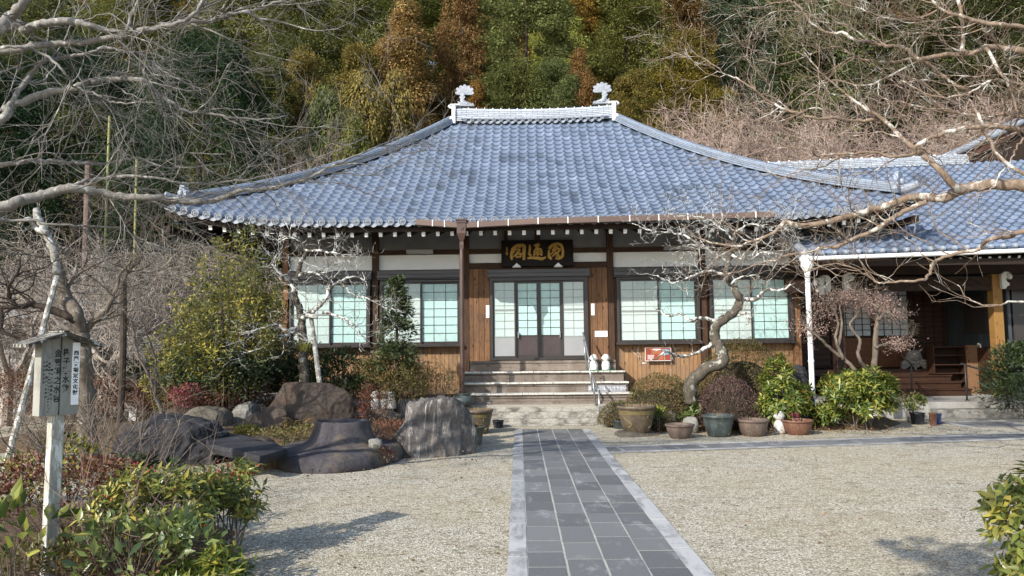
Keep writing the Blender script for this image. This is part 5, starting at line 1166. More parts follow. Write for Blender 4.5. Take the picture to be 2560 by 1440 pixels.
HT = [
 ('camphor', 520, 110, 30, 420, '#30422d', 'dark green domed broadleaf tree left of the hall roof, behind the maple'),
 ('camphor', 215, 120, 33, 430, '#2e402d', 'dark broadleaf tree just left of the domed one, above the bamboo culms'),
 ('camphor', -20, 170, 31, 380, '#2b3e2b', 'dark broadleaf tree farthest left, crossed by the thickest grey limb'),
 ('hinoki', 330, -90, 44, 330, '#6c7044', 'olive cypress above the gap between the two dark broadleaf trees'),
 ('hinoki', 60, -110, 46, 340, '#636844', 'dull green cypress above the leftmost broadleaf tree'),
 ('hinoki', 610, -80, 43, 300, '#6e7144', 'olive cypress rising behind the domed broadleaf tree'),
 ('hinoki', 770, -30, 41, 260, '#676c40', 'olive cypress straight above the greener bamboo clump'),
 ('hinoki', 890, -60, 44, 250, '#6b6e42', 'olive cypress between the brown cedar and the grey maple twigs'),
 ('cedar', 1010, 20, 38, 250, '#8f7851', 'broad bronze-brown cedar left of the ridge ornaments'),
 ('cedar', 1150, -80, 41, 170, '#806545', 'rusty cedar with a bare trunk above the first fish ornament'),
 ('hinoki', 1310, -70, 42, 300, '#6f764c', 'grey-green cypress above the middle of the ridge'),
 ('cedar', 1448, 130, 38, 120, '#8f7049', 'narrow rust-orange cedar behind the second fish ornament'),
 ('hinoki', 1560, -30, 43, 260, '#727642', 'olive cypress up behind the narrow rust-orange cedar'),
 ('cedar', 1700, -70, 44, 210, '#7a6340', 'dark rusty cedar at the top beside the upper twigs of the tan tree'),
 ('hinoki', 1715, 90, 39, 220, '#817639', 'yellowish olive cypress below the dark rusty cedar'),
 ('hinoki', 1830, -50, 47, 230, '#606c5a', 'blue-green cypress behind the tips of the tan tree'),
 ('hinoki', 2010, -80, 49, 280, '#636e48', 'green cypress behind the middle twigs of the tan tree'),
 ('hinoki', 2230, -90, 50, 300, '#5d6442', 'dull cypress behind the dense twigs of the tan tree'),
 ('hinoki', 2470, -60, 48, 320, '#596040', 'dull cypress behind the thick upper limbs of the tan tree'),
 ('hinoki', 1230, -140, 56, 240, '#938756', 'yellow-green cypress peeping over the ridge-top trees'),
 ('hinoki', 1390, -30, 50, 170, '#898c4c', 'yellowest cypress, high above the ridge between green ones'),
 ('cedar', 1430, -130, 54, 190, '#90773c', 'golden-brown cedar at the top edge beside the yellowest cypress'),
 ('hinoki', 1290, 165, 36, 230, '#6b7042', 'low olive cypress close behind the ridge'),
 ('hinoki', 1385, 150, 35, 170, '#616b44', 'low grey-green cypress between the ridge and the rust-orange cedar'),
 ('cedar', 1190, 205, 35, 100, '#8a6b3c', 'small bronze cedar just right of the first fish ornament'),
 ('cedar', 1075, 190, 40, 160, '#6f5c30', 'shaded brown cedar left of the first fish ornament'),
 ('hinoki', 1580, 185, 36, 190, '#7f7340', 'low olive cypress right of the second fish ornament'),
 ('hinoki', 660, 150, 36, 200, '#606539', 'olive cypress squeezed between the domed tree and the bamboo'),
 ('hinoki', 760, 130, 37, 190, '#7a6e40', 'brown-olive cypress behind the greener bamboo clump'),
 ('hinoki', 900, 120, 37, 200, '#776c3e', 'brown-olive cypress behind the yellower bamboo clumps'),
 ('bamboo', 815, 238, 32, 130, '#636c42', 'rounded green feathery bamboo clump above the hall roof'),
 ('bamboo', 905, 205, 34, 150, '#7b7042', 'yellow-green bamboo plume right of the rounded green clump'),
 ('bamboo', 985, 195, 35, 130, '#817346', 'olive bamboo plume under the bronze cedar'),
 ('bamboo', 885, 310, 30.5, 110, '#747640', 'low golden bamboo clump just over the roof hip')]
for a in HT: tree(*a)
bk = [('hinoki', '#676c3a'), ('cedar', '#8d6e38'), ('hinoki', '#737740'), ('hinoki', '#5d6438'), ('cedar', '#7c6a34')]
for row, (Y, y0, st_, off) in enumerate(((60, -60, 190, 0), (74, -110, 230, 90), (88, -90, 250, 30))):
    for i in range(15 if row == 0 else 13):
        k, c = bk[(i * 3 + row) % 5]; tree(k, -80 + off + i * st_ + rng.uniform(-40, 40), y0 + rng.uniform(-70, 70), Y + rng.uniform(-4, 4), rng.uniform(270, 350), c, 'distant cypress or cedar filling the hillside behind the nearer trees')
# dark evergreen undergrowth clothing the slope
R = np.random.default_rng(77); n = 60000; x = R.uniform(-34, 36, n); y = 27.5 + 45 * R.random(n) ** 1.5; k = np.round(x / 1.6) * 3.7 + np.round(y / 1.9) * 9.1
hgt = (np.sin(k * 12.9898) * 43758.5453) % 1.0; z = hill_h(x, y) + R.random(n) * (.4 + 1.7 * hgt)
A = unit(R.normal(size=(n, 3)) + np.array([0, -.3, .2])); N = unit(R.normal(size=(n, 3)) + np.array([0, -.4, .8])); ls = R.uniform(.12, .30, n)
o = link('undergrowth', leaf_mesh('undergrowth', np.stack([x, y, z], 1), A, N, ls, ls * .5, M['leaf_tint'], 0, 4)); o.color = lin('#4b5a2c'); tag(o, kind='stuff')

# bare trees on the slope to the right: three builds, copied
qb = dict(seg=.26, wig=.22, up=.012, per=(11, 4.6, 1.9), len=(.55, 1.25, 2.3), rad=(.006, .013, .036), ang=(30, 80), rmin=.0045, side=.0)
M['twighill'] = bark_mat('pinkish_hill_twigs', '#7d6a60', '#a8968b')
def bare_proto(seed, H, stems, q, m):
    R = np.random.default_rng(seed); mb = MB()
    for s in range(stems):
        a = 2 * PI * s / stems + R.uniform(-.5, .5); d = unit(np.array([math.cos(a) * .45, math.sin(a) * .45, 1.0])); branch(mb, np.array([0, 0, -.3]), d, H * R.uniform(.75, 1.0), .085, 3, q, R, 6)
    o = mb.build('branches', m); me = o.data; bpy.data.objects.remove(o); return me
bp = [bare_proto(20 + i, 5.4, 4, qb, M['twighill']) for i in range(3)]
BT = [(1620, 200, 31, 1.0, 'twiggy bare tree right behind the second fish ornament'), (1730, 215, 33, 1.05, 'twiggy bare tree above the middle of the right roof hip'), (1840, 235, 30, 1.0, 'pale-trunked bare tree over the lower right roof hip'), (1950, 205, 33, 1.1, 'bare tree behind the left end of the wing ridge'),
      (2070, 215, 31, 1.05, 'bare tree behind the middle of the wing ridge'), (2190, 190, 34, 1.1, 'bare tree behind the right part of the wing ridge'), (2310, 205, 31, 1.05, 'bare tree beside the rising gable verge'), (2430, 180, 34, 1.15, 'bare tree behind the rising gable verge'), (2560, 190, 32, 1.1, 'bare tree farthest right behind the gable')]
for i, (px, ytop, Y, s, lab) in enumerate(BT):
    p = U(px, ytop, Y); zb = float(hill_h(np.array(p[0]), np.array(float(Y)))); H = p[2] - zb; t = thing('bare_tree', lab, 'tree', (p[0], Y, zb), rng.uniform(0, 6.28), 'bare trees on the slope behind the wing'); c = link('branches', bp[i % 3], t); f = H / 6.0; c.scale = (f * 1.05, f * 1.05, f)
for i, (px, ytop, Y, lab) in enumerate(((720, 270, 31, 'grey bare shrub between the domed tree and the roof'), (780, 330, 29, 'low grey bare shrub over the left roof hip'), (1160, 300, 31, 'thin bare shrub behind the left end of the ridge'))):
    p = U(px, ytop, Y); zb = float(hill_h(np.array(p[0]), np.array(float(Y)))); H = p[2] - zb; t = thing('bare_shrub', lab, 'shrub', (p[0], Y, zb), i * 2.0); c = link('branches', bp[i % 3], t); f = H / 6.0; c.scale = (f * .6, f * .6, f)
# culms and a lone trunk at the wood's edge on the left
M['culm'] = plain('yellow_bamboo_culm', '#7d7c48', '#96935c', 5, .45)
for (x0, y0, x1, y1, Y, lab) in ((274, 290, 262, 640, 26.5, 'tall yellow bamboo culm nearer the pinkish trunk'), (342, 395, 338, 660, 26.8, 'tall yellow bamboo culm closer to the roof corner')):
    a, b = U(x1, y1, Y), U(x0, y0, Y); a[2] = 0; mb = MB(); n = 16; P = [a + (b - a) * k / n for k in range(n + 1)]; mb.tube(P, .045, 8)
    for p in P[1:-1]: mb.tube([p - np.array([0, 0, .012]), p + np.array([0, 0, .012])], .052, 8)
    tag(mb.build('bamboo_culm', M['culm'], smooth=False), lab, 'bamboo')
a, b = U(218, 650, 26), U(222, 405, 26); a[2] = 0; mb = MB(); mb.tube([a, (a + b) / 2, b], [.16, .14, .12], 10); tag(mb.build('cedar_tree', bark_mat('pinkish_cedar_bark', '#574840', '#7d6c62', None, .5, 10)), 'straight pinkish-brown trunk left of the bamboo culms', 'tree')
# ------------------------------------------------------------------ foreground trees with traced limbs
qm = dict(seg=.09, wig=.13, up=.006, per=(9.5, 6.0, 3.4), len=(.26, .60, 1.2), rad=(.0018, .0034, .0085), ang=(22, 52), rmin=.0012, side=-.15)
R = np.random.default_rng(5)
lt = thing('bare_maple_tree', 'smooth grey bare tree reaching in over the notice post and the roof', 'tree', (-6.6, 6.2, 0))
OFL = (6.6, -6.2, 0)
mb = MB(); TK = smooth_line([(-6.6, 6.2, -.2), (-6.45, 6.2, .9), (-6.3, 6.25, 1.7), (-6.2, 6.3, 2.6), (-6.25, 6.4, 3.6), (-6.1, 6.5, 4.6), (-5.8, 6.6, 5.6)]); mb.tube(TK, np.linspace(.24, .12, len(TK)), 14); mb.build('trunk', M['barkgrey'], lt, True, loc=OFL)
LL = [  # pixels along each limb, distances, radii, twig levels, twig count
 ([(-760, 260), (-300, 150), (0, 72), (47, 62), (62, 73), (111, 59), (165, 52), (215, 59), (262, 76), (316, 79), (396, 69), (447, 57), (494, 27), (525, -30)], 6.5, 6.2, .05, .014, 3, 13),
 ([(-300, 180), (0, 131), (67, 116), (141, 108), (202, 106), (279, 94), (336, 84), (400, 66), (470, 54), (524, 52), (558, 39), (605, 30), (655, 20), (730, -10)], 6.5, 6.4, .036, .010, 3, 14),
 ([(-600, 420), (-200, 240), (0, 64), (20, 44), (44, 24), (90, -40)], 6.4, 6.0, .06, .035, 3, 4),
 ([(-640, 760), (-260, 480), (0, 302), (20, 272), (67, 249), (141, 228), (188, 218), (235, 202), (316, 197), (356, 202), (386, 228), (420, 252), (470, 279), (517, 279), (571, 292), (662, 299), (720, 290)], 6.4, 6.9, .045, .006, 3, 15),
 ([(10, 285), (47, 228), (84, 181), (107, 151), (151, 144), (218, 134), (269, 118), (302, 128), (346, 134), (380, 158), (430, 190), (520, 230)], 6.6, 6.9, .026, .005, 3, 11),
 ([(0, 118), (60, 118), (111, 138), (158, 175), (185, 215), (242, 238), (282, 257), (336, 257), (386, 259), (437, 282), (500, 330)], 6.1, 6.6, .015, .004, 3, 10),
 ([(-300, 470), (0, 413), (54, 405), (114, 401), (168, 405), (235, 411), (279, 408), (336, 393), (403, 416), (453, 420), (560, 410)], 6.9, 7.4, .027, .006, 3, 13),
 ([(-700, 800), (-300, 610), (0, 519), (60, 500), (120, 485), (175, 468), (230, 478), (300, 490), (370, 494), (430, 500), (500, 503), (540, 500), (600, 478), (680, 470), (780, 440), (830, 415), (900, 385), (960, 360), (1010, 335)], 6.4, 7.6, .058, .005, 3, 18),
 ([(185, 468), (212, 452), (249, 447), (322, 440), (403, 447), (470, 460), (560, 455), (640, 445), (720, 420), (830, 380), (920, 340)], 6.75, 7.5, .020, .004, 3, 13),
 ([(-200, 560), (0, 550), (82, 550), (125, 562), (187, 565), (213, 576), (248, 617), (283, 655)], 7.2, 7.6, .02, .005, 2, 9),
 ([(187, 565), (295, 570), (341, 591), (394, 614), (455, 626), (525, 620), (600, 600)], 7.5, 7.9, .012, .003, 2, 9),
 ([(600, 30), (692, 54), (806, 77), (880, 55)], 6.4, 6.6, .011, .003, 2, 9), ([(470, 54), (560, 90), (640, 130), (760, 160)], 6.4, 6.8, .010, .003, 2, 9),
 ([(380, 500), (450, 540), (500, 590), (560, 640)], 7.0, 7.4, .009, .003, 2, 6), ([(316, 79), (330, 30), (360, -20)], 6.3, 6.2, .016, .01, 2, 4), ([(780, 440), (850, 430), (920, 440), (1000, 400), (1060, 370)], 7.5, 7.9, .010, .003, 2, 9),
 ([(560, 292), (640, 330), (720, 350), (800, 330)], 6.9, 7.4, .008, .003, 2, 8)]
for px, Y0, Y1, r0, r1, lv, cn in LL:
    mb = MB(); limb(mb, px, Y0, Y1, r0, r1, R, qm, lv, cn); mb.build('limb', M['barkgrey'], lt, True, loc=OFL)

qt = dict(seg=.08, wig=.20, up=.035, per=(9, 5.4, 3.2), len=(.26, .58, 1.05), rad=(.0020, .0040, .010), ang=(25, 65), rmin=.0016, side=.3)
R = np.random.default_rng(9)
rt = thing('peeling_bark_tree', 'tan peeling-bark bare tree with thick crooked limbs over the entrance wing', 'tree', (7.4, 7.8, 0)); OFR = (-7.4, -7.8, 0)
mb = MB(); TK = smooth_line([(7.4, 7.8, -.2), (7.3, 7.8, .8), (7.15, 7.85, 1.8), (7.0, 7.9, 2.8), (7.05, 8.0, 3.8), (6.8, 8.0, 5.0), (6.9, 8.1, 6.2)]); mb.tube(TK, np.linspace(.22, .10, len(TK)), 14); mb.build('trunk', M['barktan'], rt, True, loc=OFR)
RL = [
 ([(2900, 500), (2720, 470), (2560, 464), (2483, 461), (2428, 469), (2394, 478), (2358, 496), (2317, 494), (2283, 492), (2247, 503), (2206, 517), (2162, 530), (2058, 557), (1996, 565), (1979, 559), (1962, 555), (1933, 584), (1881, 603), (1840, 615), (1760, 600), (1700, 560)], 7.8, 9.4, .075, .008, 3, 13),
 ([(2317, 505), (2275, 522), (2233, 544), (2192, 572), (2131, 599), (2096, 615), (2058, 620), (2012, 632), (1965, 638), (1942, 649), (1902, 657), (1850, 678), (1780, 690)], 8.3, 9.3, .032, .006, 3, 12),
 ([(2394, 476), (2350, 425), (2308, 389), (2269, 358), (2219, 308), (2170, 275), (2120, 240), (2060, 190), (2010, 130)], 8.1, 8.9, .040, .007, 3, 14),
 ([(2800, 330), (2560, 325), (2509, 319), (2429, 319), (2360, 333), (2297, 361), (2283, 385), (2235, 392), (2193, 382), (2117, 382), (2044, 389), (2026, 375), (1988, 370), (1920, 350)], 7.9, 8.6, .034, .006, 3, 13),
 ([(2800, 310), (2560, 290), (2500, 285), (2440, 290), (2340, 275), (2270, 260)], 8.0, 8.5, .034, .01, 3, 10),
 ([(2800, 150), (2560, 128), (2526, 122), (2464, 118), (2426, 135), (2360, 137), (2304, 149), (2287, 142), (2256, 118), (2214, 115), (2179, 104), (2141, 101), (2110, 83), (2075, 82), (2033, 62), (2006, 28), (1985, 7), (1957, 3), (1915, 14), (1874, 23)], 7.9, 8.7, .036, .005, 3, 17),
 ([(2405, 135), (2408, 83), (2401, 31), (2390, -40)], 8.0, 7.9, .024, .018, 3, 7),
 ([(2700, 100), (2560, 69), (2499, 62), (2436, 52), (2394, 38), (2353, 24), (2320, -10)], 7.7, 7.9, .027, .015, 3, 9),
 ([(2304, 149), (2342, 174), (2380, 208), (2415, 222), (2470, 240)], 8.3, 8.3, .024, .012, 3, 8),
 ([(2219, 308), (2196, 299), (2134, 302), (2082, 295), (2037, 295), (2005, 285), (1964, 274), (1922, 253), (1887, 226), (1846, 198), (1815, 184), (1769, 153), (1738, 135), (1717, 110)], 8.6, 9.0, .024, .005, 3, 19),
 ([(2287, 142), (2238, 156), (2197, 153), (2162, 149), (2127, 135), (2092, 118), (2040, 130), (1960, 160), (1890, 150)], 8.4, 8.8, .018, .005, 3, 13),
 ([(2440, 270), (2450, 300), (2464, 336), (2497, 389), (2539, 422), (2620, 470)], 7.6, 7.4, .016, .02, 2, 6), ([(2560, 347), (2539, 372), (2525, 406), (2506, 428), (2483, 467), (2456, 481), (2420, 492)], 7.4, 7.5, .010, .006, 2, 6),
 ([(2900, 640), (2700, 590), (2560, 580), (2525, 592), (2483, 594), (2458, 608), (2453, 622), (2408, 630), (2350, 647), (2333, 658), (2320, 689), (2300, 702), (2225, 704), (2200, 708), (2171, 690), (2130, 668), (2080, 660), (2010, 680)], 7.7, 8.6, .030, .006, 3, 13),
 ([(2800, 760), (2560, 753), (2500, 762), (2453, 762), (2416, 741), (2394, 712)], 7.5, 7.7, .013, .004, 2, 4),
 ([(2304, 149), (2200, 200), (2150, 215), (2080, 200), (2000, 240), (1930, 300), (1880, 320)], 8.4, 8.9, .013, .004, 3, 12), ([(2464, 118), (2500, 180), (2530, 230), (2545, 300)], 7.9, 7.8, .022, .012, 3, 8), ([(2700, 200), (2560, 210), (2480, 200), (2420, 235), (2330, 240), (2250, 200)], 7.8, 8.2, .02, .006, 3, 12),
 ([(2353, 24), (2280, 50), (2200, 40), (2140, 20), (2060, -10)], 7.9, 8.2, .012, .004, 3, 10), ([(2117, 382), (2050, 420), (1990, 430), (1920, 470), (1880, 520)], 8.5, 9.0, .010, .003, 2, 9)]
for px, Y0, Y1, r0, r1, lv, cn in RL:
    mb = MB(); limb(mb, px, Y0, Y1, r0, r1, R, qt, lv, cn); mb.build('limb', M['barktan'], rt, True, loc=OFR)

# lichened plums in front of the hall
ql = dict(seg=.07, wig=.30, up=.03, per=(8, 5.0, 3.0), len=(.20, .42, .75), rad=(.003, .0055, .010), ang=(30, 80), rmin=.0018, side=.25)
M['twiglichen'] = bark_mat('white_lichen_twig', '#4a453e', '#716b61', '#cfcfc9', .46, 18, 10)
R = np.random.default_rng(14)
pt = thing('plum_tree', 'crooked lichen-crusted plum with s-shaped trunk before the hall windows', 'tree', (3.45, 14.0, .1)); OFP = (-3.45, -14.0, -.1)
PLR = [([(1726, 1010), (1728, 960), (1763, 924), (1806, 903), (1800, 870), (1787, 842), (1795, 807), (1833, 784), (1848, 754), (1845, 737), (1828, 708), (1816, 690), (1822, 655), (1828, 637), (1833, 608), (1839, 575), (1850, 545)], 14.0, 13.8, .135, .018, 2, 10),
 ([(1846, 745), (1886, 749), (1915, 725), (1956, 725), (1985, 705)], 13.9, 13.7, .045, .012, 2, 10), ([(1835, 790), (1860, 784), (1873, 800), (1868, 812)], 13.9, 13.7, .035, .012, 2, 6), ([(1792, 801), (1757, 795), (1728, 801), (1699, 784), (1669, 790), (1640, 770)], 13.9, 13.6, .038, .01, 2, 12),
 ([(1822, 655), (1781, 631), (1745, 608), (1699, 584), (1640, 579), (1580, 560)], 13.9, 13.6, .03, .008, 3, 20), ([(1816, 690), (1781, 678), (1745, 684), (1716, 696), (1680, 707), (1640, 690)], 13.9, 13.5, .028, .008, 3, 11), ([(1828, 637), (1870, 650), (1910, 630), (1960, 640)], 13.8, 13.5, .026, .008, 3, 12),
 ([(1787, 854), (1745, 880), (1713, 891), (1690, 889), (1669, 880), (1640, 895), (1600, 915)], 14.0, 13.4, .038, .008, 2, 9), ([(1833, 600), (1800, 570), (1760, 545), (1700, 540)], 13.8, 13.6, .02, .006, 3, 19), ([(1839, 580), (1880, 560), (1930, 570), (1970, 545)], 13.8, 13.6, .02, .006, 3, 19), ([(1828, 708), (1862, 690), (1900, 690)], 13.8, 13.6, .02, .006, 2, 8)]
for i, (px, Y0, Y1, r0, r1, lv, cn) in enumerate(PLR):
    mb = MB(); limb(mb, px, Y0, Y1, r0, r1, R, ql, lv, cn, 9, .01); mb.build('trunk' if i == 0 else 'limb', M['barklichen'] if i == 0 else M['twiglichen'], pt, True, loc=OFP)
p2 = thing('plum_tree', 'lichen-whitened old plum propped by a bleached post before the left windows', 'tree', (-4.2, 13.9, .2)); OF2 = (4.2, -13.9, -.2)
PLL = [([(762, 975), (759, 900), (757, 847), (754, 801), (746, 765), (736, 729), (744, 693), (751, 663), (764, 627), (751, 601), (740, 585)], 13.9, 13.7, .10, .02, 2, 8), ([(757, 800), (770, 785), (792, 770), (813, 750), (826, 719), (849, 704), (880, 690), (915, 700)], 13.85, 13.6, .055, .012, 3, 14), ([(803, 780), (838, 786), (869, 801), (885, 815), (915, 850)], 13.7, 13.4, .03, .008, 3, 9),
 ([(736, 729), (723, 704), (705, 688), (680, 660)], 13.8, 13.5, .045, .015, 3, 9), ([(764, 627), (792, 627), (828, 632), (864, 642), (885, 670)], 13.7, 13.5, .03, .008, 3, 12), ([(752, 825), (722, 833), (704, 847), (680, 854), (642, 875), (600, 885)], 13.8, 13.2, .036, .010, 3, 11), ([(752, 815), (718, 826), (694, 812), (669, 819), (635, 826), (600, 833)], 13.8, 13.1, .034, .010, 3, 11),
 ([(745, 690), (770, 680), (800, 685), (820, 670)], 13.7, 13.4, .03, .01, 3, 9), ([(751, 605), (720, 590), (690, 600), (660, 590)], 13.7, 13.5, .018, .006, 3, 9), ([(849, 704), (880, 735), (925, 750), (970, 770), (1010, 780)], 13.6, 13.3, .02, .006, 3, 10)]
for i, (px, Y0, Y1, r0, r1, lv, cn) in enumerate(PLL):
    mb = MB(); limb(mb, px, Y0, Y1, r0, r1, R, ql, lv, cn, 9, .01); mb.build('trunk' if i == 0 else 'limb', M['barklichen'] if i == 0 else M['twiglichen'], p2, True, loc=OF2)
mb = MB(); a, b = U(801, 972, 13.6), U(778, 795, 13.7); mb.tube([a, (a + b) / 2, b], [.05, .046, .042], 9); c1, c2 = U(764, 788, 13.6), U(794, 793, 13.62); mb.tube([c1, c2], .04, 8); tag(mb.build('tree_prop', M['deadwhite']), 'bleached wooden prop with a short crossbar under the old plum', 'post')
# pollarded tree behind the notice post, with its leaning prop
R = np.random.default_rng(23)
qp = dict(seg=.09, wig=.2, up=.03, per=(8, 5.0, 3.0), len=(.3, .65, 1.2), rad=(.003, .006, .012), ang=(25, 70), rmin=.0018, side=.1)
p3 = thing('pollard_tree', 'pollarded thick-trunked tree with a bleached dead top behind the notice post', 'tree', (-6.4, 10.2, 0)); OF3 = (6.4, -10.2, 0)
PPL = [([(222, 1175), (216, 1040), (212, 960), (208, 880), (203, 835), (190, 785), (165, 742), (153, 702), (140, 660)], 10.2, 10.3, .13, .075, 2, 6, 'barkmid'), ([(148, 690), (131, 620), (117, 585), (99, 550), (88, 521)], 10.3, 10.2, .062, .045, 1, 2, 'deadwhite'), ([(117, 585), (90, 570), (70, 545), (50, 560)], 10.2, 10.1, .04, .02, 2, 5, 'deadwhite'),
 ([(205, 840), (227, 810), (262, 777), (286, 737), (300, 690), (330, 650)], 10.2, 10.4, .062, .012, 3, 12, 'barkmid'), ([(195, 800), (175, 793), (131, 775), (87, 763), (44, 766), (0, 772), (-60, 790)], 10.2, 9.8, .065, .02, 3, 12, 'barkdark'), ([(40, 766), (20, 740), (30, 700), (60, 680), (110, 670)], 9.9, 10.0, .03, .008, 3, 10, 'barkdark'), ([(0, 772), (10, 830), (60, 845), (110, 865)], 9.8, 9.6, .035, .01, 2, 6, 'barkdark'), ([(160, 730), (190, 690), (240, 660), (300, 640), (380, 640)], 10.3, 10.6, .025, .006, 3, 13, 'barkmid'), ([(135, 640), (90, 640), (40, 620), (0, 640)], 10.2, 10.0, .02, .006, 3, 11, 'barkmid')]
for i, (px, Y0, Y1, r0, r1, lv, cn, m) in enumerate(PPL):
    mb = MB(); limb(mb, px, Y0, Y1, r0, r1, R, qp, lv, cn, 10, .008); mb.build('trunk' if i == 0 else 'limb', M[m], p3, True, loc=OF3)
mb = MB(); a, b = U(100, 850, 9.9), U(143, 690, 10.1); a = a + (a - b) * (a[2] / (b[2] - a[2])); mb.tube([a, b], [.042, .038], 9); tag(mb.build('tree_prop', M['deadwhite']), 'bleached leaning prop under the pollarded tree', 'post')
mb = MB(); a, b = U(303, 940, 12.5), U(309, 700, 12.5); a[2] = 0; mb.tube(smooth_line([a, (a + b) / 2 + np.array([.03, 0, 0]), b]), .055, 9); limb(mb, [(309, 712), (320, 680), (350, 650), (360, 610)], 12.5, 12.6, .035, .01, R, qp, 3, 10); tag(mb.build('dark_tree', M['barkdark']), 'thin straight dark trunk just right of the pollarded tree', 'tree')
mb = MB(); limb(mb, [(418, 1075), (391, 995), (373, 942), (342, 880), (331, 809), (300, 760)], 11.3, 11.5, .034, .007, R, qp, 2, 9); limb(mb, [(391, 995), (389, 940), (387, 889), (356, 800), (350, 740)], 11.3, 11.4, .022, .006, R, qp, 2, 9); tag(mb.build('slender_tree', M['barkmid'], smooth=True), 'slender forked bare sapling rising behind the black boulder', 'tree')
# purple-brown pruned maples along the graves: dense fine twigs
qd = dict(seg=.14, wig=.26, up=.0, per=(15, 8.0, 3.8), len=(.32, .62, 1.05), rad=(.0036, .006, .013), ang=(30, 85), rmin=.003, side=-.1)
M['twigpurple'] = bark_mat('purple_brown_fine_twig', '#80756a', '#a39a90')
def dense_proto(seed):
    R = np.random.default_rng(seed); mb = MB()
    for s in range(5):
        a = 2 * PI * s / 5 + R.uniform(-.4, .4); branch(mb, np.array([0, 0, .7]), unit(np.array([math.cos(a), math.sin(a), .8])), R.uniform(1.3, 1.9), .05, 3, qd, R, 6)
    mb.tube([(0, 0, -.2), (.03, 0, .4), (0, 0, .8)], [.11, .09, .08], 8); o = mb.build('branches', M['twigpurple']); me = o.data; bpy.data.objects.remove(o); return me
dp = [dense_proto(40), dense_proto(41)]
for i, (px, Y, s, lab) in enumerate(((20, 15.5, 1.25, 'purple-brown twiggy maple at the far left above the grave pillars'), (150, 17, 1.3, 'purple-brown twiggy maple behind the bleached dead top'), (265, 15.5, 1.3, 'purple-brown twiggy maple above the pale grave block'), (375, 16.8, 1.35, 'purple-brown twiggy maple between the dark trunk and the golden shrub'), (450, 18.5, 1.45, 'purple-brown twiggy maple under the roof corner'), (90, 19.6, 1.5, 'purple-brown twiggy maple behind the bluish-white grave enclosure'), (210, 20, 1.5, 'purple-brown twiggy maple directly behind the stepped white gravestone'), (330, 20.5, 1.6, 'purple-brown twiggy maple behind the bamboo culms'), (-60, 18, 1.4, 'purple-brown twiggy maple cut by the frame edge'))):
    t = thing('pruned_maple', lab, 'tree', (gx(px, Y), Y, 0), i * 1.3, 'pruned maples by the graves'); c = link('branches', dp[i % 2], t); c.scale = (s, s, s * 1.2)
# ------------------------------------------------------------------ shrubs and small plants
M['lf_golden'] = leaf_mat('golden_green_leaf', [(.1, '#343e1f'), (.42, '#545e2d'), (.63, '#858339'), (.87, '#b2a241'), (1, '#c0ae50')], .55, .3, big=1.4)
M['lf_dark'] = leaf_mat('dark_evergreen_leaf', [(.15, '#1f2816'), (.45, '#323f25'), (.75, '#4a5636'), (1, '#69724a')], .55, .2, big=1.6)
M['lf_yew'] = leaf_mat('yew_needle', [(.15, '#26301d'), (.5, '#44502f'), (.85, '#5f6a42')], .5, .2, big=1.6)
M['lf_olive'] = leaf_mat('olive_brown_leaf', [(.12, '#39331d'), (.4, '#5d5730'), (.65, '#6e6a3a'), (.9, '#7d5a38')], .55, .2, big=2.2)
M['lf_deep'] = leaf_mat('deep_green_leaf', [(.15, '#18210f'), (.5, '#2c3a20'), (.85, '#46552f')], .5, .15, big=1.6)
M['lf_red'] = leaf_mat('reddish_brown_leaf', [(.1, '#41251d'), (.4, '#6a3d2f'), (.65, '#7d5644'), (.9, '#6f6840')], .6, .2, big=2.0)
M['lf_maroon'] = leaf_mat('maroon_leaf', [(.1, '#2f2220'), (.45, '#4d3734'), (.8, '#68504a')], .6, .15, big=2.6)
M['lf_azalea'] = leaf_mat('clipped_azalea_leaf', [(.12, '#333119'), (.45, '#57542c'), (.7, '#6b5f36'), (.95, '#80563f')], .55, .15, big=2.6)
M['lf_yellow'] = leaf_mat('yellow_green_leaf', [(.1, '#35461f'), (.42, '#586a2c'), (.68, '#85883c'), (.95, '#b5ab50')], .35, .3, big=2.0, spec=.5)
M['lf_glossy'] = leaf_mat('glossy_green_leaf', [(.08, '#37441f'), (.32, '#5a662e'), (.52, '#7c8240'), (.72, '#a09a4c'), (.95, '#c6ae4a')], .32, .3, big=3.0, spec=.5)
M['lf_broad'] = leaf_mat('broad_leaf', [(.1, '#3a4a28'), (.45, '#5d6e3c'), (.8, '#848c52'), (1, '#ada551')], .35, .3, big=2.0, spec=.5)
M['lf_fern'] = leaf_mat('fern_frond', [(.1, '#55602a'), (.5, '#8a8a3c'), (.9, '#b09a4c')], .6, .3, big=2.5)
M['lf_fernbrown'] = leaf_mat('withered_fern', [(.1, '#5b4526'), (.5, '#8a6d3c'), (.9, '#b39352')], .7, .3)
M['lf_pink'] = leaf_mat('pink_leaf', [(.1, '#6d2f3c'), (.5, '#9a4757'), (.9, '#b86a72')], .6, .3)
M['lf_bud'] = leaf_mat('pinkish_bud', [(.1, '#6b544c'), (.5, '#93786e'), (.9, '#b39c90')], .7, .1)
M['lf_grass'] = leaf_mat('grass_blade', [(.1, '#5a6430'), (.5, '#8a8c46'), (.9, '#b5ac68')], .6, .3)

def spot(px, Y, z=0.0): return (gx(px, Y), Y, z)
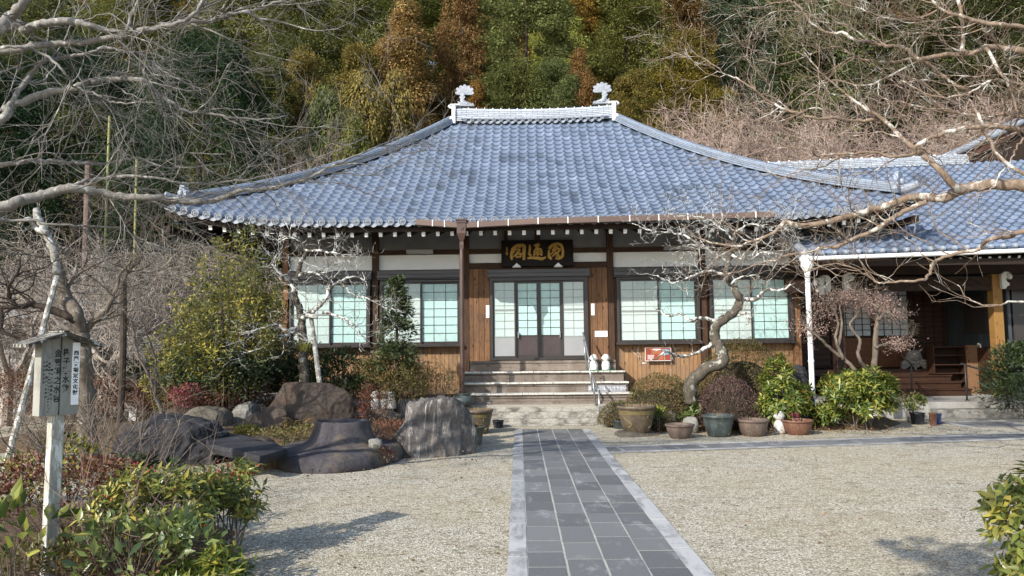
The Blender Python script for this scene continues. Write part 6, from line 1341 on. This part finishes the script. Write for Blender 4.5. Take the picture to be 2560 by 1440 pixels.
# tall golden shrub: many upright arching shoots set with small leaves
def plume_shrub(label, c, H, Wd, n_sh, per, L, mat, seed, cat='shrub', nm='golden_shrub', spread=.55):
    R = np.random.default_rng(seed); t = thing(nm, label, cat, tuple(c)); mb = MB(); P_, A_, N_ = [], [], []
    for s in range(n_sh):
        a = R.uniform(0, 6.28); q = math.sqrt(R.random()); lean = q * Wd * spread; h = H * R.uniform(.45, 1.0) * (1 - .35 * q ** 2); b = np.array([math.cos(a) * q * .3, math.sin(a) * q * .3, 0]); e = np.array([math.cos(a) * lean, math.sin(a) * lean * .8, h]); m = (b + e) / 2 + np.array([0, 0, h * .18]) + R.normal(size=3) * .08
        u = np.linspace(0, 1, 9)[:, None]; Q = (1 - u) ** 2 * b + 2 * u * (1 - u) * m + u ** 2 * e; mb.tube(Q, np.linspace(.014, .003, 9), 4, cap=False)
        k = per; v = R.uniform(.18, 1, k) ** .75; pos = np.stack([np.interp(v, u[:, 0], Q[:, i]) for i in range(3)], 1); T = unit(np.stack([np.interp(v, u[:, 0], np.gradient(Q[:, i])) for i in range(3)], 1))
        side = unit(R.normal(size=(k, 3))); off = unit(side - T * (side * T).sum(1, keepdims=True)); pos = pos + off * R.uniform(0, .17, (k, 1)) * (1.15 - v[:, None] * .7); P_.append(pos); A_.append(unit(off + T * .6 + R.normal(size=(k, 3)) * .3)); N_.append(unit(R.normal(size=(k, 3)) + np.array([-.3, -.5, .8])))
    P, A, N = map(np.vstack, (P_, A_, N_)); ls = L * R.uniform(.6, 1.3, len(P)); link('foliage', leaf_mesh('foliage', P, A, N, ls, ls * .42, M[mat], .15), t); mb.build('stems', M['twig'], t); return t
plume_shrub('tall golden-green feathery shrub reaching the left eave', spot(585, 13.9, .15), 4.0, 2.3, 110, 150, .075, 'lf_golden', 61)
plume_shrub('lower olive part-yellow shrub leaning left of the tall golden shrub', spot(470, 14.2, .1), 2.5, 1.7, 60, 120, .07, 'lf_golden', 62)
shrub('dark green undergrowth against the left end of the hall', spot(690, 15.6, .1), (1.1, .4, .8), 4200, .08, .03, 'lf_deep', 135, zc=.85, lumps=24)
shrub('dark green bush filling under the tall golden shrub', spot(560, 13.7, .1), (1.1, .7, .72), 5200, .075, .03, 'lf_dark', 63, zc=.85, lumps=22)
shrub('dark green bush at the foot of the propped plum', spot(700, 14.3, .15), (.75, .5, .55), 3200, .085, .03, 'lf_dark', 64, zc=.7)
shrub('dark leafy bush between the plum prop and the conical yew', spot(850, 14.5, .15), (.6, .4, .62), 2800, .10, .03, 'lf_dark', 65, zc=.72)
# conical evergreen before the left windows
def cone_tree(label, c, H, Rr, n, L, mat, seed, nm, lo=.0):
    R = np.random.default_rng(seed); t = thing(nm, label, 'tree', tuple(c)); nt = 120; z = R.uniform(lo, 1, nt) ** .9; a = R.uniform(0, 6.28, nt); r = Rr * (1.05 - z) * R.uniform(.35, 1.1, nt); cc = np.stack([r * np.cos(a), r * np.sin(a), z * H], 1); i = R.integers(0, nt, n); d = unit(R.normal(size=(n, 3))); s = (.10 + .20 * (1 - z))[i]
    P = cc[i] + d * s[:, None] * R.uniform(.2, 1, (n, 1)) * np.array([1.2, 1.2, .55]); out = np.stack([np.cos(a), np.sin(a), 0 * a], 1)[i]; A = unit(out + d * .6 + R.normal(size=(n, 3)) * .4 + np.array([0, 0, .1])); N = unit(R.normal(size=(n, 3)) * .6 + np.array([-.2, -.3, .9])); ls = L * R.uniform(.6, 1.3, n)
    link('foliage', leaf_mesh('foliage', P, A, N, ls, ls * .36, M[mat], .15), t); mb = MB(); mb.tube([(0, 0, -.2), (.02, 0, H * .5), (0, 0, H * .97)], [.05, .035, .008], 7)
    for k in range(26): q = R.uniform(.1, .95); an = R.uniform(0, 6.28); l = Rr * (1.05 - q); mb.tube([(0, 0, q * H), (l * .9 * math.cos(an), l * .9 * math.sin(an), q * H + .06)], [.012, .004], 4)
    mb.build('trunk', M['barkdark'], t); return t
cone_tree('dark green conical evergreen standing before the second left window', spot(990, 14.4, .35), 2.65, .72, 6500, .085, 'lf_yew', 66, 'conical_evergreen', .25)
shrub('olive-brown rounded bush at the foot of the conical evergreen', spot(995, 14.5, .15), (.80, .55, .62), 5200, .055, .026, 'lf_olive', 67, zc=.72, lumps=24)
shrub('bare twiggy dried bush by the downpipe', spot(1095, 14.6, .15), (.38, .3, .45), 700, .05, .018, 'lf_olive', 68, zc=.6, stems=60, stem_r=.006)
for lab, px, Y, z, r3, n, L, m, sd in (
 ('reddish-brown azalea mound right of the slender sapling', 520, 13.6, .1, (.85, .5, .45), 4200, .04, 'lf_red', 70), ('reddish-brown azalea behind the speckled granite stone', 610, 14.1, .15, (.65, .45, .42), 3200, .04, 'lf_red', 71),
 ('maroon azalea between the upright slab and the three statues', 930, 13.4, .15, (.36, .35, .42), 2000, .035, 'lf_red', 72), ('russet azalea in front of the dark bush under the golden shrub', 430, 14.6, .1, (.9, .6, .55), 4400, .045, 'lf_red', 73),
 ('broad brown azalea hedge right behind the notice post', 250, 14.6, 0, (1.35, .7, .62), 6500, .045, 'lf_red', 74), ('broad brown azalea hedge at the far left', 30, 14.2, 0, (1.5, .8, .66), 6500, .045, 'lf_red', 75),
 ('olive-green low hedge under the grave pillars', 90, 16.6, .2, (1.7, .6, .62), 5000, .06, 'lf_olive', 76), ('dark green sprawling bush right of the notice post roof', 270, 16.0, .4, (1.0, .6, .62), 4200, .08, 'lf_dark', 77), ('dark green bush beside the dark straight trunk', 385, 15.4, .3, (.75, .5, .62), 3400, .075, 'lf_dark', 78)):
    shrub(lab, spot(px, Y, z), r3, n, L, L * .5, m, sd, zc=r3[2] * .8, lumps=26, lr=.36, stems=26, stem_r=.006, stem_mat='twigred')
# clipped azaleas right of the steps
def dome(label, px, Y, z, r3, n, L, mat, seed):
    R = np.random.default_rng(seed); t = thing('clipped_azalea', label, 'shrub', spot(px, Y, z)); d = unit(R.normal(size=(n, 3))); d[:, 2] = np.abs(d[:, 2]) * 1.0 - .12; d = unit(d)
    bumps = np.array([mnoise.noise(Vector(q * 3.1 + seed)) for q in d]); fine = np.array([mnoise.noise(Vector(q * 9 + seed)) for q in d]); u = 1 + .07 * bumps + .05 * fine - .16 * R.random(n) ** 2.2
    P = d * np.array(r3) * u[:, None]; P[:, 2] += .08; ok = P[:, 2] > .01; P, d = P[ok], d[ok]; A = unit(d * .6 + R.normal(size=d.shape) * .8 + np.array([0, 0, .3])); N = unit(d * .8 + R.normal(size=d.shape) * .7); ls = L * R.uniform(.6, 1.3, len(P))
    link('foliage', leaf_mesh('foliage', P, A, N, ls, ls * .5, M[mat], .15), t); tips = P[R.choice(len(P), 70)]; add_stems('stems', t, M['twig'], tips, (0, 0, 0), .010, r3[0] * .25, R)
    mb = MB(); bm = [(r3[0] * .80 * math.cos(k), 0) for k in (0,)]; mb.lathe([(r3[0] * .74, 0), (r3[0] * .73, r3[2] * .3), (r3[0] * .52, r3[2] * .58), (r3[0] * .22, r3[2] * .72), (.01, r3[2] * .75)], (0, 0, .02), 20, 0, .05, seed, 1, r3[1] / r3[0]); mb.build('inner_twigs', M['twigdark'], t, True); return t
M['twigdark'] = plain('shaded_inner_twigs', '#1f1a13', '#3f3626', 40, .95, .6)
dome('round maroon clipped azalea behind the dark tub', 1818, 13.4, .12, (.60, .52, .80), 7500, .030, 'lf_maroon', 81)
dome('olive clipped azalea mound at the foot of the s-shaped plum', 1648, 14.4, .1, (.74, .6, .84), 11000, .032, 'lf_azalea', 82)
dome('tall olive-brown clipped azalea under the right windows', 1855, 15.1, .1, (1.08, .62, 1.50), 17000, .034, 'lf_azalea', 83)
dome('low clipped azalea beside the lower handrail', 1545, 14.3, .02, (.42, .42, .40), 3200, .030, 'lf_azalea', 84)
dome('low clipped azalea behind the big glazed pot on the slab', 1625, 13.6, .02, (.42, .36, .40), 3600, .030, 'lf_azalea', 85)
dome('small olive clipped azalea beside the plum trunk', 1722, 14.7, .1, (.5, .4, .72), 3600, .032, 'lf_olive', 86)
# yellow-green berry bushes
shrub('taller yellow-green leafy bush behind the wide grey-brown bowl', spot(1940, 13.35), (.50, .42, .64), 3600, .125, .04, 'lf_yellow', 90, style='rosette', zc=.66, lumps=22, lr=.38, zmin=-.8, nm='berry_bush', berries=14)
shrub('broad rounded yellow-green bush right of the terracotta bowl', spot(2138, 13.45), (.80, .62, .60), 9000, .12, .04, 'lf_yellow', 91, style='rosette', zc=.50, lumps=34, lr=.36, zmin=-.75, nm='berry_bush', berries=26)
shrub('dark green bamboo-like shrub at the right end of the porch', (10.45, 14.9, 0), (.95, .85, .78), 9000, .10, .024, 'lf_deep', 92, zc=.72, lumps=26, lr=.4)
shrub('dark green taller shrub hanging in at the right edge beside the orange post', (10.85, 14.6, .0), (.75, .7, .55), 4200, .10, .024, 'lf_deep', 93, zc=1.3, lumps=16, lr=.42)
shrub('scraggly small bush left of the plant pots', spot(2268, 14.6), (.28, .28, .3), 500, .06, .02, 'lf_olive', 94, zc=.32, stems=22, stem_r=.004)
shrub('small leafy plant growing in the navy pot', (7.75, 14.25, .18), (.17, .16, .18), 260, .08, .025, 'lf_yellow', 95, zc=.16, stems=8, stem_r=.004, nm='potted_plant', cat='plant')
shrub('tiny orange-red plant in the terracotta bowl', (4.86, 12.9, .2), (.07, .06, .06), 60, .05, .02, 'lf_pink', 96, zc=.08, stems=5, stem_r=.003, nm='potted_plant', cat='plant', lumps=4)
shrub('broad-leaved plant between the pale stones', (3.2, 13.45, .1), (.2, .16, .16), 46, .17, .10, 'lf_broad', 97, zc=.2, stems=9, stem_r=.005, nm='broadleaf_plant', cat='plant', lumps=6)
shrub('yellow variegated sprig beside the big glazed pot on the slab', spot(1640, 13.1, .05), (.12, .1, .14), 80, .10, .035, 'lf_yellow', 98, zc=.25, stems=6, stem_r=.003, nm='yellow_sprig', cat='plant', lumps=5)
shrub('small yellow-green fern clump between the speckled stone and the slab bench', spot(605, 12.2, .05), (.28, .2, .12), 420, .07, .02, 'lf_fern', 99, zc=.14, stems=8, stem_r=.003, nm='fern', cat='plant', lumps=6)
shrub('pink-leaved twiggy shrub left of the russet azaleas', spot(465, 13.2, .05), (.35, .3, .35), 420, .05, .022, 'lf_pink', 100, zc=.62, stems=22, stem_r=.004, nm='pink_shrub', lumps=8)
# ferns with long fronds, grass tufts
def fern(label, c, n, L, mat, seed, nm='fern', lift=.75):
    R = np.random.default_rng(seed); t = thing(nm, label, 'plant', tuple(c)); P, A, N, l = [], [], [], []; mb = MB()
    for k in range(n):
        a = R.uniform(0, 6.28); h = np.array([math.cos(a), math.sin(a), 0]); ll = L * R.uniform(.7, 1.1); u = np.linspace(0, 1, 12)[:, None]; Q = h * ll * u * .75 + np.array([0, 0, 1]) * ll * lift * (u - .55 * u ** 2); mb.tube(Q, np.linspace(.004, .0015, 12), 3, cap=False); s = np.cross(h, [0, 0, 1])
        for i in range(2, 12):
            for sg in (-1, 1): P.append(Q[i]); A.append(s * sg + h * .5 + R.normal(size=3) * .1); N.append([0, 0, 1.0]); l.append(ll * .22 * (1.1 - i / 12) + .015)
    l = np.array(l); link('foliage', leaf_mesh('foliage', np.array(P), np.array(A), np.array(N), l, l * .4, M[mat], .1), t); mb.build('stems', M[mat], t); return t
shrub('low brown groundcover between the upright slab and the basin rock', (-3.55, 11.75, .06), (.75, .5, .16), 1500, .05, .02, 'lf_olive', 133, zc=.14, lumps=16, stems=40, stem_r=.004, stem_mat='twigred', nm='low_scrub')
shrub('low leafy scrub between the basin rock and the streaked boulder', (-2.2, 11.6, .06), (.7, .45, .2), 1500, .05, .02, 'lf_red', 134, zc=.16, lumps=16, stems=40, stem_r=.004, stem_mat='twigred', nm='low_scrub')
fern('withered brown fern leaning on the upright slab', spot(742, 12.6, .1), 9, .62, 'lf_fernbrown', 110, lift=1.2)
fern('yellowing fern behind the upright slab near the plum prop', spot(870, 13.9, .3), 14, .5, 'lf_fern', 111); fern('yellow-green fern at the foot of the sapling', spot(415, 12.7, .05), 9, .4, 'lf_fern', 112)
fern('green fern under the plum trunk on the right', (3.3, 14.0, .15), 12, .42, 'lf_fern', 113); fern('small fern at the foot of the withered one', spot(700, 12.0, .05), 8, .3, 'lf_fern', 114)
fern('small green fern under the stone bench', spot(545, 10.6, 0), 9, .28, 'lf_broad', 115)
def tuft(label, c, n, L, mat, seed, nm='grass_tuft'):
    R = np.random.default_rng(seed); a = R.uniform(0, 6.28, n); h = np.stack([np.cos(a), np.sin(a), R.uniform(.8, 2.6, n)], 1); P = np.stack([R.normal(size=n) * .05, R.normal(size=n) * .05, np.zeros(n)], 1); ls = L * R.uniform(.5, 1.1, n)
    return tag(link(nm, leaf_mesh(nm, P, h, np.stack([-np.cos(a), -np.sin(a), .3 + 0 * a], 1), ls, ls * .035 + .004, M[mat], .1), None, 0, tuple(c)), label, 'plant')
tuft('spiky yellow-green grass tuft at the plum prop', spot(800, 13.6, .2), 60, .55, 'lf_grass', 120); tuft('fine reddish grass tuft behind the rusty tan rock', spot(500, 13.2, .08), 70, .5, 'lf_fernbrown', 121); tuft('narrow grey-green leaves standing between slab bench and basin', spot(713, 11.0, 0), 12, .42, 'lf_broad', 122, 'iris_leaves')
tuft('dry grass at the foot of the basin rock', spot(672, 9.6, 0), 34, .22, 'lf_fernbrown', 123); tuft('dry grass against the small mossy pot', spot(1175, 11.6, 0), 30, .25, 'lf_fernbrown', 124); tuft('broad grassy leaves growing from the plum crotch', U(758, 880, 13.7), 60, .36, 'lf_grass', 125)
tuft('dark grass tuft under the lower left edge of the upright slab', spot(900, 12.9, .1), 40, .3, 'lf_grass', 126)
for lab, px, Y, sd, r3 in (('dry heather-like scrub between basin and streaked boulder', 945, 10.75, 130, (.42, .3, .26)), ('low dead scrub at the front foot of the streaked boulder', 930, 9.95, 131, (.36, .16, .12)), ('dry scrub in front of the statues', 1010, 12.6, 132, (.4, .3, .12))):
    shrub(lab, spot(px, Y, .02), r3, 900, .028, .012, 'lf_red', sd, zc=r3[2] * .9, stems=70, stem_r=.0035, stem_mat='twigred', nm='dry_scrub', lumps=12)
# small pruned bare tree with pinkish bud clouds before the porch
R = np.random.default_rng(31); qk = dict(seg=.06, wig=.22, up=.05, per=(16, 9.0, 3.0), len=(.12, .25, .5), rad=(.003, .005, .010), ang=(25, 65), rmin=.002, side=.3)
cb = thing('cloud_pruned_tree', 'small cloud-pruned bare tree with pinkish bud tufts before the porch', 'tree', spot(2150, 14.2)); OC = tuple(-np.array(spot(2150, 14.2)))
bud = []
for i, (pix, r0, r1) in enumerate((([(2185, 950), (2188, 880), (2190, 830), (2195, 790), (2200, 760)], .07, .025), ([(2150, 940), (2120, 905), (2085, 880), (2055, 850), (2030, 830), (2005, 810)], .045, .014), ([(2110, 900), (2090, 850), (2095, 810), (2085, 775), (2070, 760)], .035, .014), ([(2095, 870), (2105, 810), (2100, 770), (2110, 750)], .03, .012),
    ([(2170, 930), (2145, 890), (2150, 850), (2125, 815), (2140, 790), (2150, 765)], .04, .014), ([(2195, 800), (2215, 780), (2235, 790)], .03, .012), ([(2190, 870), (2215, 860), (2250, 862)], .028, .012), ([(2195, 770), (2170, 755), (2130, 742)], .03, .012))):
    mb = MB(); P = limb(mb, pix, 14.2, 14.2 + R.uniform(-.25, .25), r0, r1, R, qk, 3, 9, 8, .006, .55); mb.build('limb', M['twig'], cb, True, loc=OC); bud.append(P[-1])
    for _ in range(2): bud.append(P[-1 - R.integers(1, 6)] + R.normal(size=3) * .1)
bud = np.array(bud) + np.array(OC); bi = R.integers(0, len(bud), 6500); d = R.normal(size=(6500, 3)) * np.array([.15, .14, .075]); P = bud[bi] + d + np.array([0, 0, .05]); A = unit(R.normal(size=P.shape) + np.array([0, 0, .8])); ls = R.uniform(.018, .04, len(P)); link('buds', leaf_mesh('buds', P, A, unit(R.normal(size=P.shape)), ls, ls * .45, M['lf_bud'], 0, 4), cb)

# near planting: bottom left corner, bottom right corner
shrub('low yellow-green azalea-like bush with red berries right of the notice post', (-2.62, 5.35, 0), (.58, .5, .36), 2200, .085, .026, 'lf_glossy', 140, style='rosette', zc=.40, lumps=20, lr=.36, nm='berry_bush', berries=16, stem_r=.007, stems=26)
shrub('leafy bush with bunches of red berries at the edge of the gravel', (-2.28, 5.75, 0), (.34, .3, .30), 900, .095, .028, 'lf_glossy', 141, style='rosette', zc=.42, lumps=12, lr=.42, zmin=-.6, nm='berry_bush', berries=26, stem_r=.008, stems=16)
shrub('broad dark glossy-leaved bush in front of the notice post foot', (-2.42, 4.65, 0), (.40, .34, .24), 300, .10, .038, 'lf_broad', 142, zc=.32, lumps=12, nm='glossy_bush', stems=26, stem_r=.005, droop=.5)
shrub('yellow-green narrow-leaved clump at the lower edge of the gravel', (-1.98, 4.5, 0), (.30, .26, .17), 1300, .085, .022, 'lf_yellow', 143, style='rosette', zc=.20, lumps=12, nm='narrow_leaf_clump', stems=14, stem_r=.005)
shrub('yellowing broad-leaved shoot at the left of the notice post', (-3.05, 4.42, 0), (.34, .24, .22), 80, .13, .055, 'lf_yellow', 144, zc=.45, lumps=8, nm='yellow_shoot', stems=14, stem_r=.006)
shrub('reddish small-leaved shrub left behind the notice post', (-3.55, 5.6, 0), (.6, .5, .36), 2400, .04, .02, 'lf_red', 145, zc=.42, lumps=18, stems=40, stem_r=.004, stem_mat='twigred')
shrub('sparse yellow-green shrub at the left frame edge', (-4.1, 6.4, 0), (.5, .4, .34), 900, .055, .026, 'lf_golden', 146, zc=.5, lumps=14, stems=24, stem_r=.005)
shrub('low dark-leaved shrub with berries at the foot of the bare twigs', (-3.15, 6.2, 0), (.30, .25, .22), 420, .11, .032, 'lf_dark', 147, style='rosette', zc=.5, lumps=8, nm='berry_bush', berries=8, stems=10, stem_r=.007)
shrub('low ground foliage between the bushes at the lower left', (-3.0, 4.9, 0), (.8, .5, .2), 1800, .06, .022, 'lf_olive', 148, zc=.12, lumps=22, stems=60, stem_r=.004, stem_mat='twigred')
for i, (x, y, h, lab) in enumerate(((-4.3, 7.0, 1.5, 'grey bare thicket at the left edge of the yard'), (-3.75, 6.9, 1.35, 'grey bare thicket just behind the notice post'), (-3.25, 6.5, .85, 'bare forked thicket before the black boulder'), (-5.6, 9.2, 1.5, 'bare thicket in the shadow left of the black boulder'), (-6.9, 10.5, 1.6, 'bare thicket at the far left before the brown hedge'), (-2.6, 4.9, .75, 'bare reddish twigs rising among the bushes at the lower left'))):
    R = np.random.default_rng(160 + i); qs = dict(seg=.08, wig=.14, up=.02, per=(5, 4.0), len=(.28, .55), rad=(.0028, .005), ang=(20, 60), rmin=.0018, side=.2); mb = MB()
    for k in range(13): a = R.uniform(0, 6.28); d = unit(np.array([math.cos(a) * .7, math.sin(a) * .7, R.uniform(.7, 1.4)])); branch(mb, np.array([R.normal() * .07, R.normal() * .07, -.05]), d, h * R.uniform(.6, 1.1), R.uniform(.006, .015), 2, qs, R, 5)
    tag(mb.build('bare_thicket', M['twigred'] if i == 5 else M['twig'], loc=(x, y, 0)), lab, 'shrub')
shrub('glossy light-green bush at the lower right edge of the yard', (3.40, 4.6, 0), (.52, .42, .50), 4200, .105, .040, 'lf_glossy', 150, style='rosette', zc=.38, lumps=26, lr=.36, zmin=-.7, nm='glossy_bush', stems=16, stem_r=.008)

bt = thing('shade_tree', 'small evergreen standing behind the viewpoint, dappling the right gravel with its shade', 'tree', (-1.9, -1.5, 0)); mb = MB(); mb.tube([(0, 0, -.2), (.06, .05, 1.5), (0, .1, 3.2), (.1, .1, 5)], [.17, .14, .11, .05], 10)
for k in range(9): a = k * 2.4; mb.tube([(0, .1, 2.6 + .25 * k), (math.cos(a) * .7, math.sin(a) * .7, 3.1 + .25 * k), (math.cos(a) * 1.2, math.sin(a) * 1.2, 3.3 + .27 * k)], [.05, .035, .01], 5)
mb.build('trunk', M['barkgrey'], bt); c = link('crown', tuft_crown('crown', 2.6, 1.5, CAM, 46, 70, .34, .15, 12, .1, .05, .6), bt, 0, (0, .1, 3.0)); c.color = lin('#5a6436')
# ------------------------------------------------------------------ graves at the far left
M['ashlar'] = plain('pale_ashlar', '#8d8f92', '#b3b4b5', 9, .9, .4); M['gravewhite'] = plain('pale_grave_granite', '#a9b3bd', '#c8cfd6', 20, .6, .1); M['gravebrown'] = plain('brown_grave_pillar', '#6d5a50', '#8f7d72', 8, .85, .3); M['gravedark'] = plain('polished_brown_stone', '#3a2c28', '#54423c', 8, .4, 0, spec=.5)
def blk(nm, lab, px0, px1, py0, py1, Y, d, m, cat='grave', top=None, group=None, extra=None):
    a, b = U(px0, py1, Y), U(px1, py0, Y); mb = MB(); x0, x1, z0, z1 = a[0], b[0], max(a[2], 0) if py1 < 900 else 0, b[2]; c = (x0 + x1) / 2; w = (x1 - x0) / 2
    if top == 'round': mb.prism([(-w, 0, 0), (w, 0, 0)] + [(w * math.cos(k), 0, (z1 - z0) - w * .8 + w * .8 * math.sin(k)) for k in np.linspace(0, PI, 9)], (0, d, 0))
    elif top == 'stele': mb.box(-w, w, 0, d, 0, (z1 - z0) * .25); mb.box(-w * .8, w * .8, .05, d - .05, (z1 - z0) * .251, (z1 - z0) * .4); mb.box(-w * .6, w * .6, .1, d - .1, (z1 - z0) * .401, (z1 - z0))
    elif top == 'pillar': mb.box(-w, w, 0, d, 0, (z1 - z0) - w * .6); mb.add([(-w, 0, z1 - z0 - w * .6), (w, 0, z1 - z0 - w * .6), (w, d, z1 - z0 - w * .6), (-w, d, z1 - z0 - w * .6), (0, d / 2, z1 - z0)], [(0, 1, 4), (1, 2, 4), (2, 3, 4), (3, 0, 4)])
    elif top == 'ledge': mb.box(-w, w, .05, d, 0, (z1 - z0) - .16); mb.box(-w - .06, w + .06, 0, d + .05, (z1 - z0) - .159, (z1 - z0))
    elif top == 'lantern': mb.lathe([(w * .5, 0), (w * .4, (z1 - z0) * .5), (w * .9, (z1 - z0) * .55), (w * .8, (z1 - z0) * .75), (w * 1.2, (z1 - z0) * .78), (w * .5, (z1 - z0) * .95), (.02, z1 - z0)], (0, w, 0), 10)
    else: mb.box(-w, w, 0, d, 0, z1 - z0)
    return tag(mb.build(nm, M[m], None, bevel=.012, loc=(c, Y, z0)), lab, cat, group)
GY = 18.5
blk('stone_terrace', 'long pale terrace wall carrying the graves', -420, 420, 822, 960, GY + .4, 3.5, 'ashlar', 'wall')
blk('grave_base', 'pale ashlar grave base with a projecting ledge right of the pollarded tree', 208, 345, 786, 826, GY + .6, 1.2, 'ashlar', 'grave', 'ledge'); blk('gravestone', 'stepped white gravestone beside the pollarded tree', 176, 222, 742, 790, GY + 1.0, .8, 'gravewhite', 'grave', 'stele')
blk('gravestone', 'dark round-topped stone left of its twin on the pale base', 216, 232, 758, 786.5, GY + .8, .3, 'gravedark', 'grave', 'round'); blk('gravestone', 'dark round-topped stone right of its twin on the pale base', 235, 248, 758, 786.5, GY + .8, .3, 'gravedark', 'grave', 'round')
blk('grave_wall', 'bluish-white grave enclosure behind the leaning prop', 78, 152, 738, 824, GY + 1.8, .8, 'gravewhite', 'grave', 'ledge'); blk('grave_wall', 'lower white grave enclosure at the far left', -10, 75, 760, 824, GY + 1.9, .8, 'gravewhite', 'grave', 'ledge')
blk('grave_pillar', 'brown pointed grave pillar at the frame edge', 14, 36, 788, 870, GY, .32, 'gravebrown', 'grave', 'pillar'); blk('grave_pillar', 'brown pointed grave pillar nearer the leaning prop', 52, 76, 790, 870, GY, .34, 'gravebrown', 'grave', 'pillar')
blk('stone_lantern', 'small mossy stone lantern between the pillars and the prop', 82, 102, 772, 824, GY + .7, .3, 'rock_pale', 'lantern', 'lantern'); blk('grave_base', 'pale stepped grave base behind the notice post roof', 100, 175, 800, 826, GY + .6, .9, 'ashlar', 'grave', 'stele')

# ------------------------------------------------------------------ litter on the gravel
R = np.random.default_rng(300); n = 2600; x = R.uniform(-7, 10, n); y = 3.2 + 12 * R.random(n); on = (x > -.12) & (x < 1.4); x, y = x[~on], y[~on]; n = len(x); edge = np.exp(-np.abs(y - 10.4) / 1.5) * (x < 0)
P = np.stack([x, y, np.full(n, .006)], 1); a = R.uniform(0, 6.28, n); A = np.stack([np.cos(a), np.sin(a), R.uniform(0, .25, n)], 1); ls = R.uniform(.012, .045, n)
M['litter'] = leaf_mat('fallen_leaf', [(.1, '#4a3524'), (.5, '#7d5a3a'), (.85, '#a88656')], .8, .1)
tag(link('fallen_leaves', leaf_mesh('fallen_leaves', P, A, np.array([[0, 0, 1.0]]).repeat(n, 0) + R.normal(size=(n, 3)) * .3, ls, ls * .5, M['litter'], .15)), kind='stuff')
n = 3600; bx = np.where(R.random(n) < .6, R.normal(-3.2, 1.6, n), R.normal(4.2, 1.9, n)); by = np.where(bx < 0, 10.9 + R.normal(size=n) * 1.0, 13.2 + R.normal(size=n) * .35); ok = ~((bx > -.5) & (bx < 1.8)); bx, by = bx[ok], by[ok]; n = len(bx)
P = np.stack([bx, by, R.uniform(.005, .07, n)], 1); a = R.uniform(0, 6.28, n); A = np.stack([np.cos(a), np.sin(a), R.uniform(-.1, .5, n)], 1); ls = R.uniform(.02, .06, n)
tag(link('leaf_litter', leaf_mesh('leaf_litter', P, A, np.array([[0, 0, 1.0]]).repeat(n, 0) + R.normal(size=(n, 3)) * .5, ls, ls * .45, M['litter'], .15)), kind='stuff')
mb = MB()
for _ in range(260):
    x, y = R.uniform(-5, 8), R.uniform(4, 12.5)
    if -.15 < x < 1.45: continue
    a = R.uniform(0, 3.14); l = R.uniform(.03, .16); mb.tube([(x, y, .006), (x + math.cos(a) * l * .5, y + math.sin(a) * l * .5, .012), (x + math.cos(a + .3) * l, y + math.sin(a + .3) * l, .005)], [.003, .0025, .0015], 3)
tag(mb.build('fallen_twigs', M['twig']), kind='stuff')
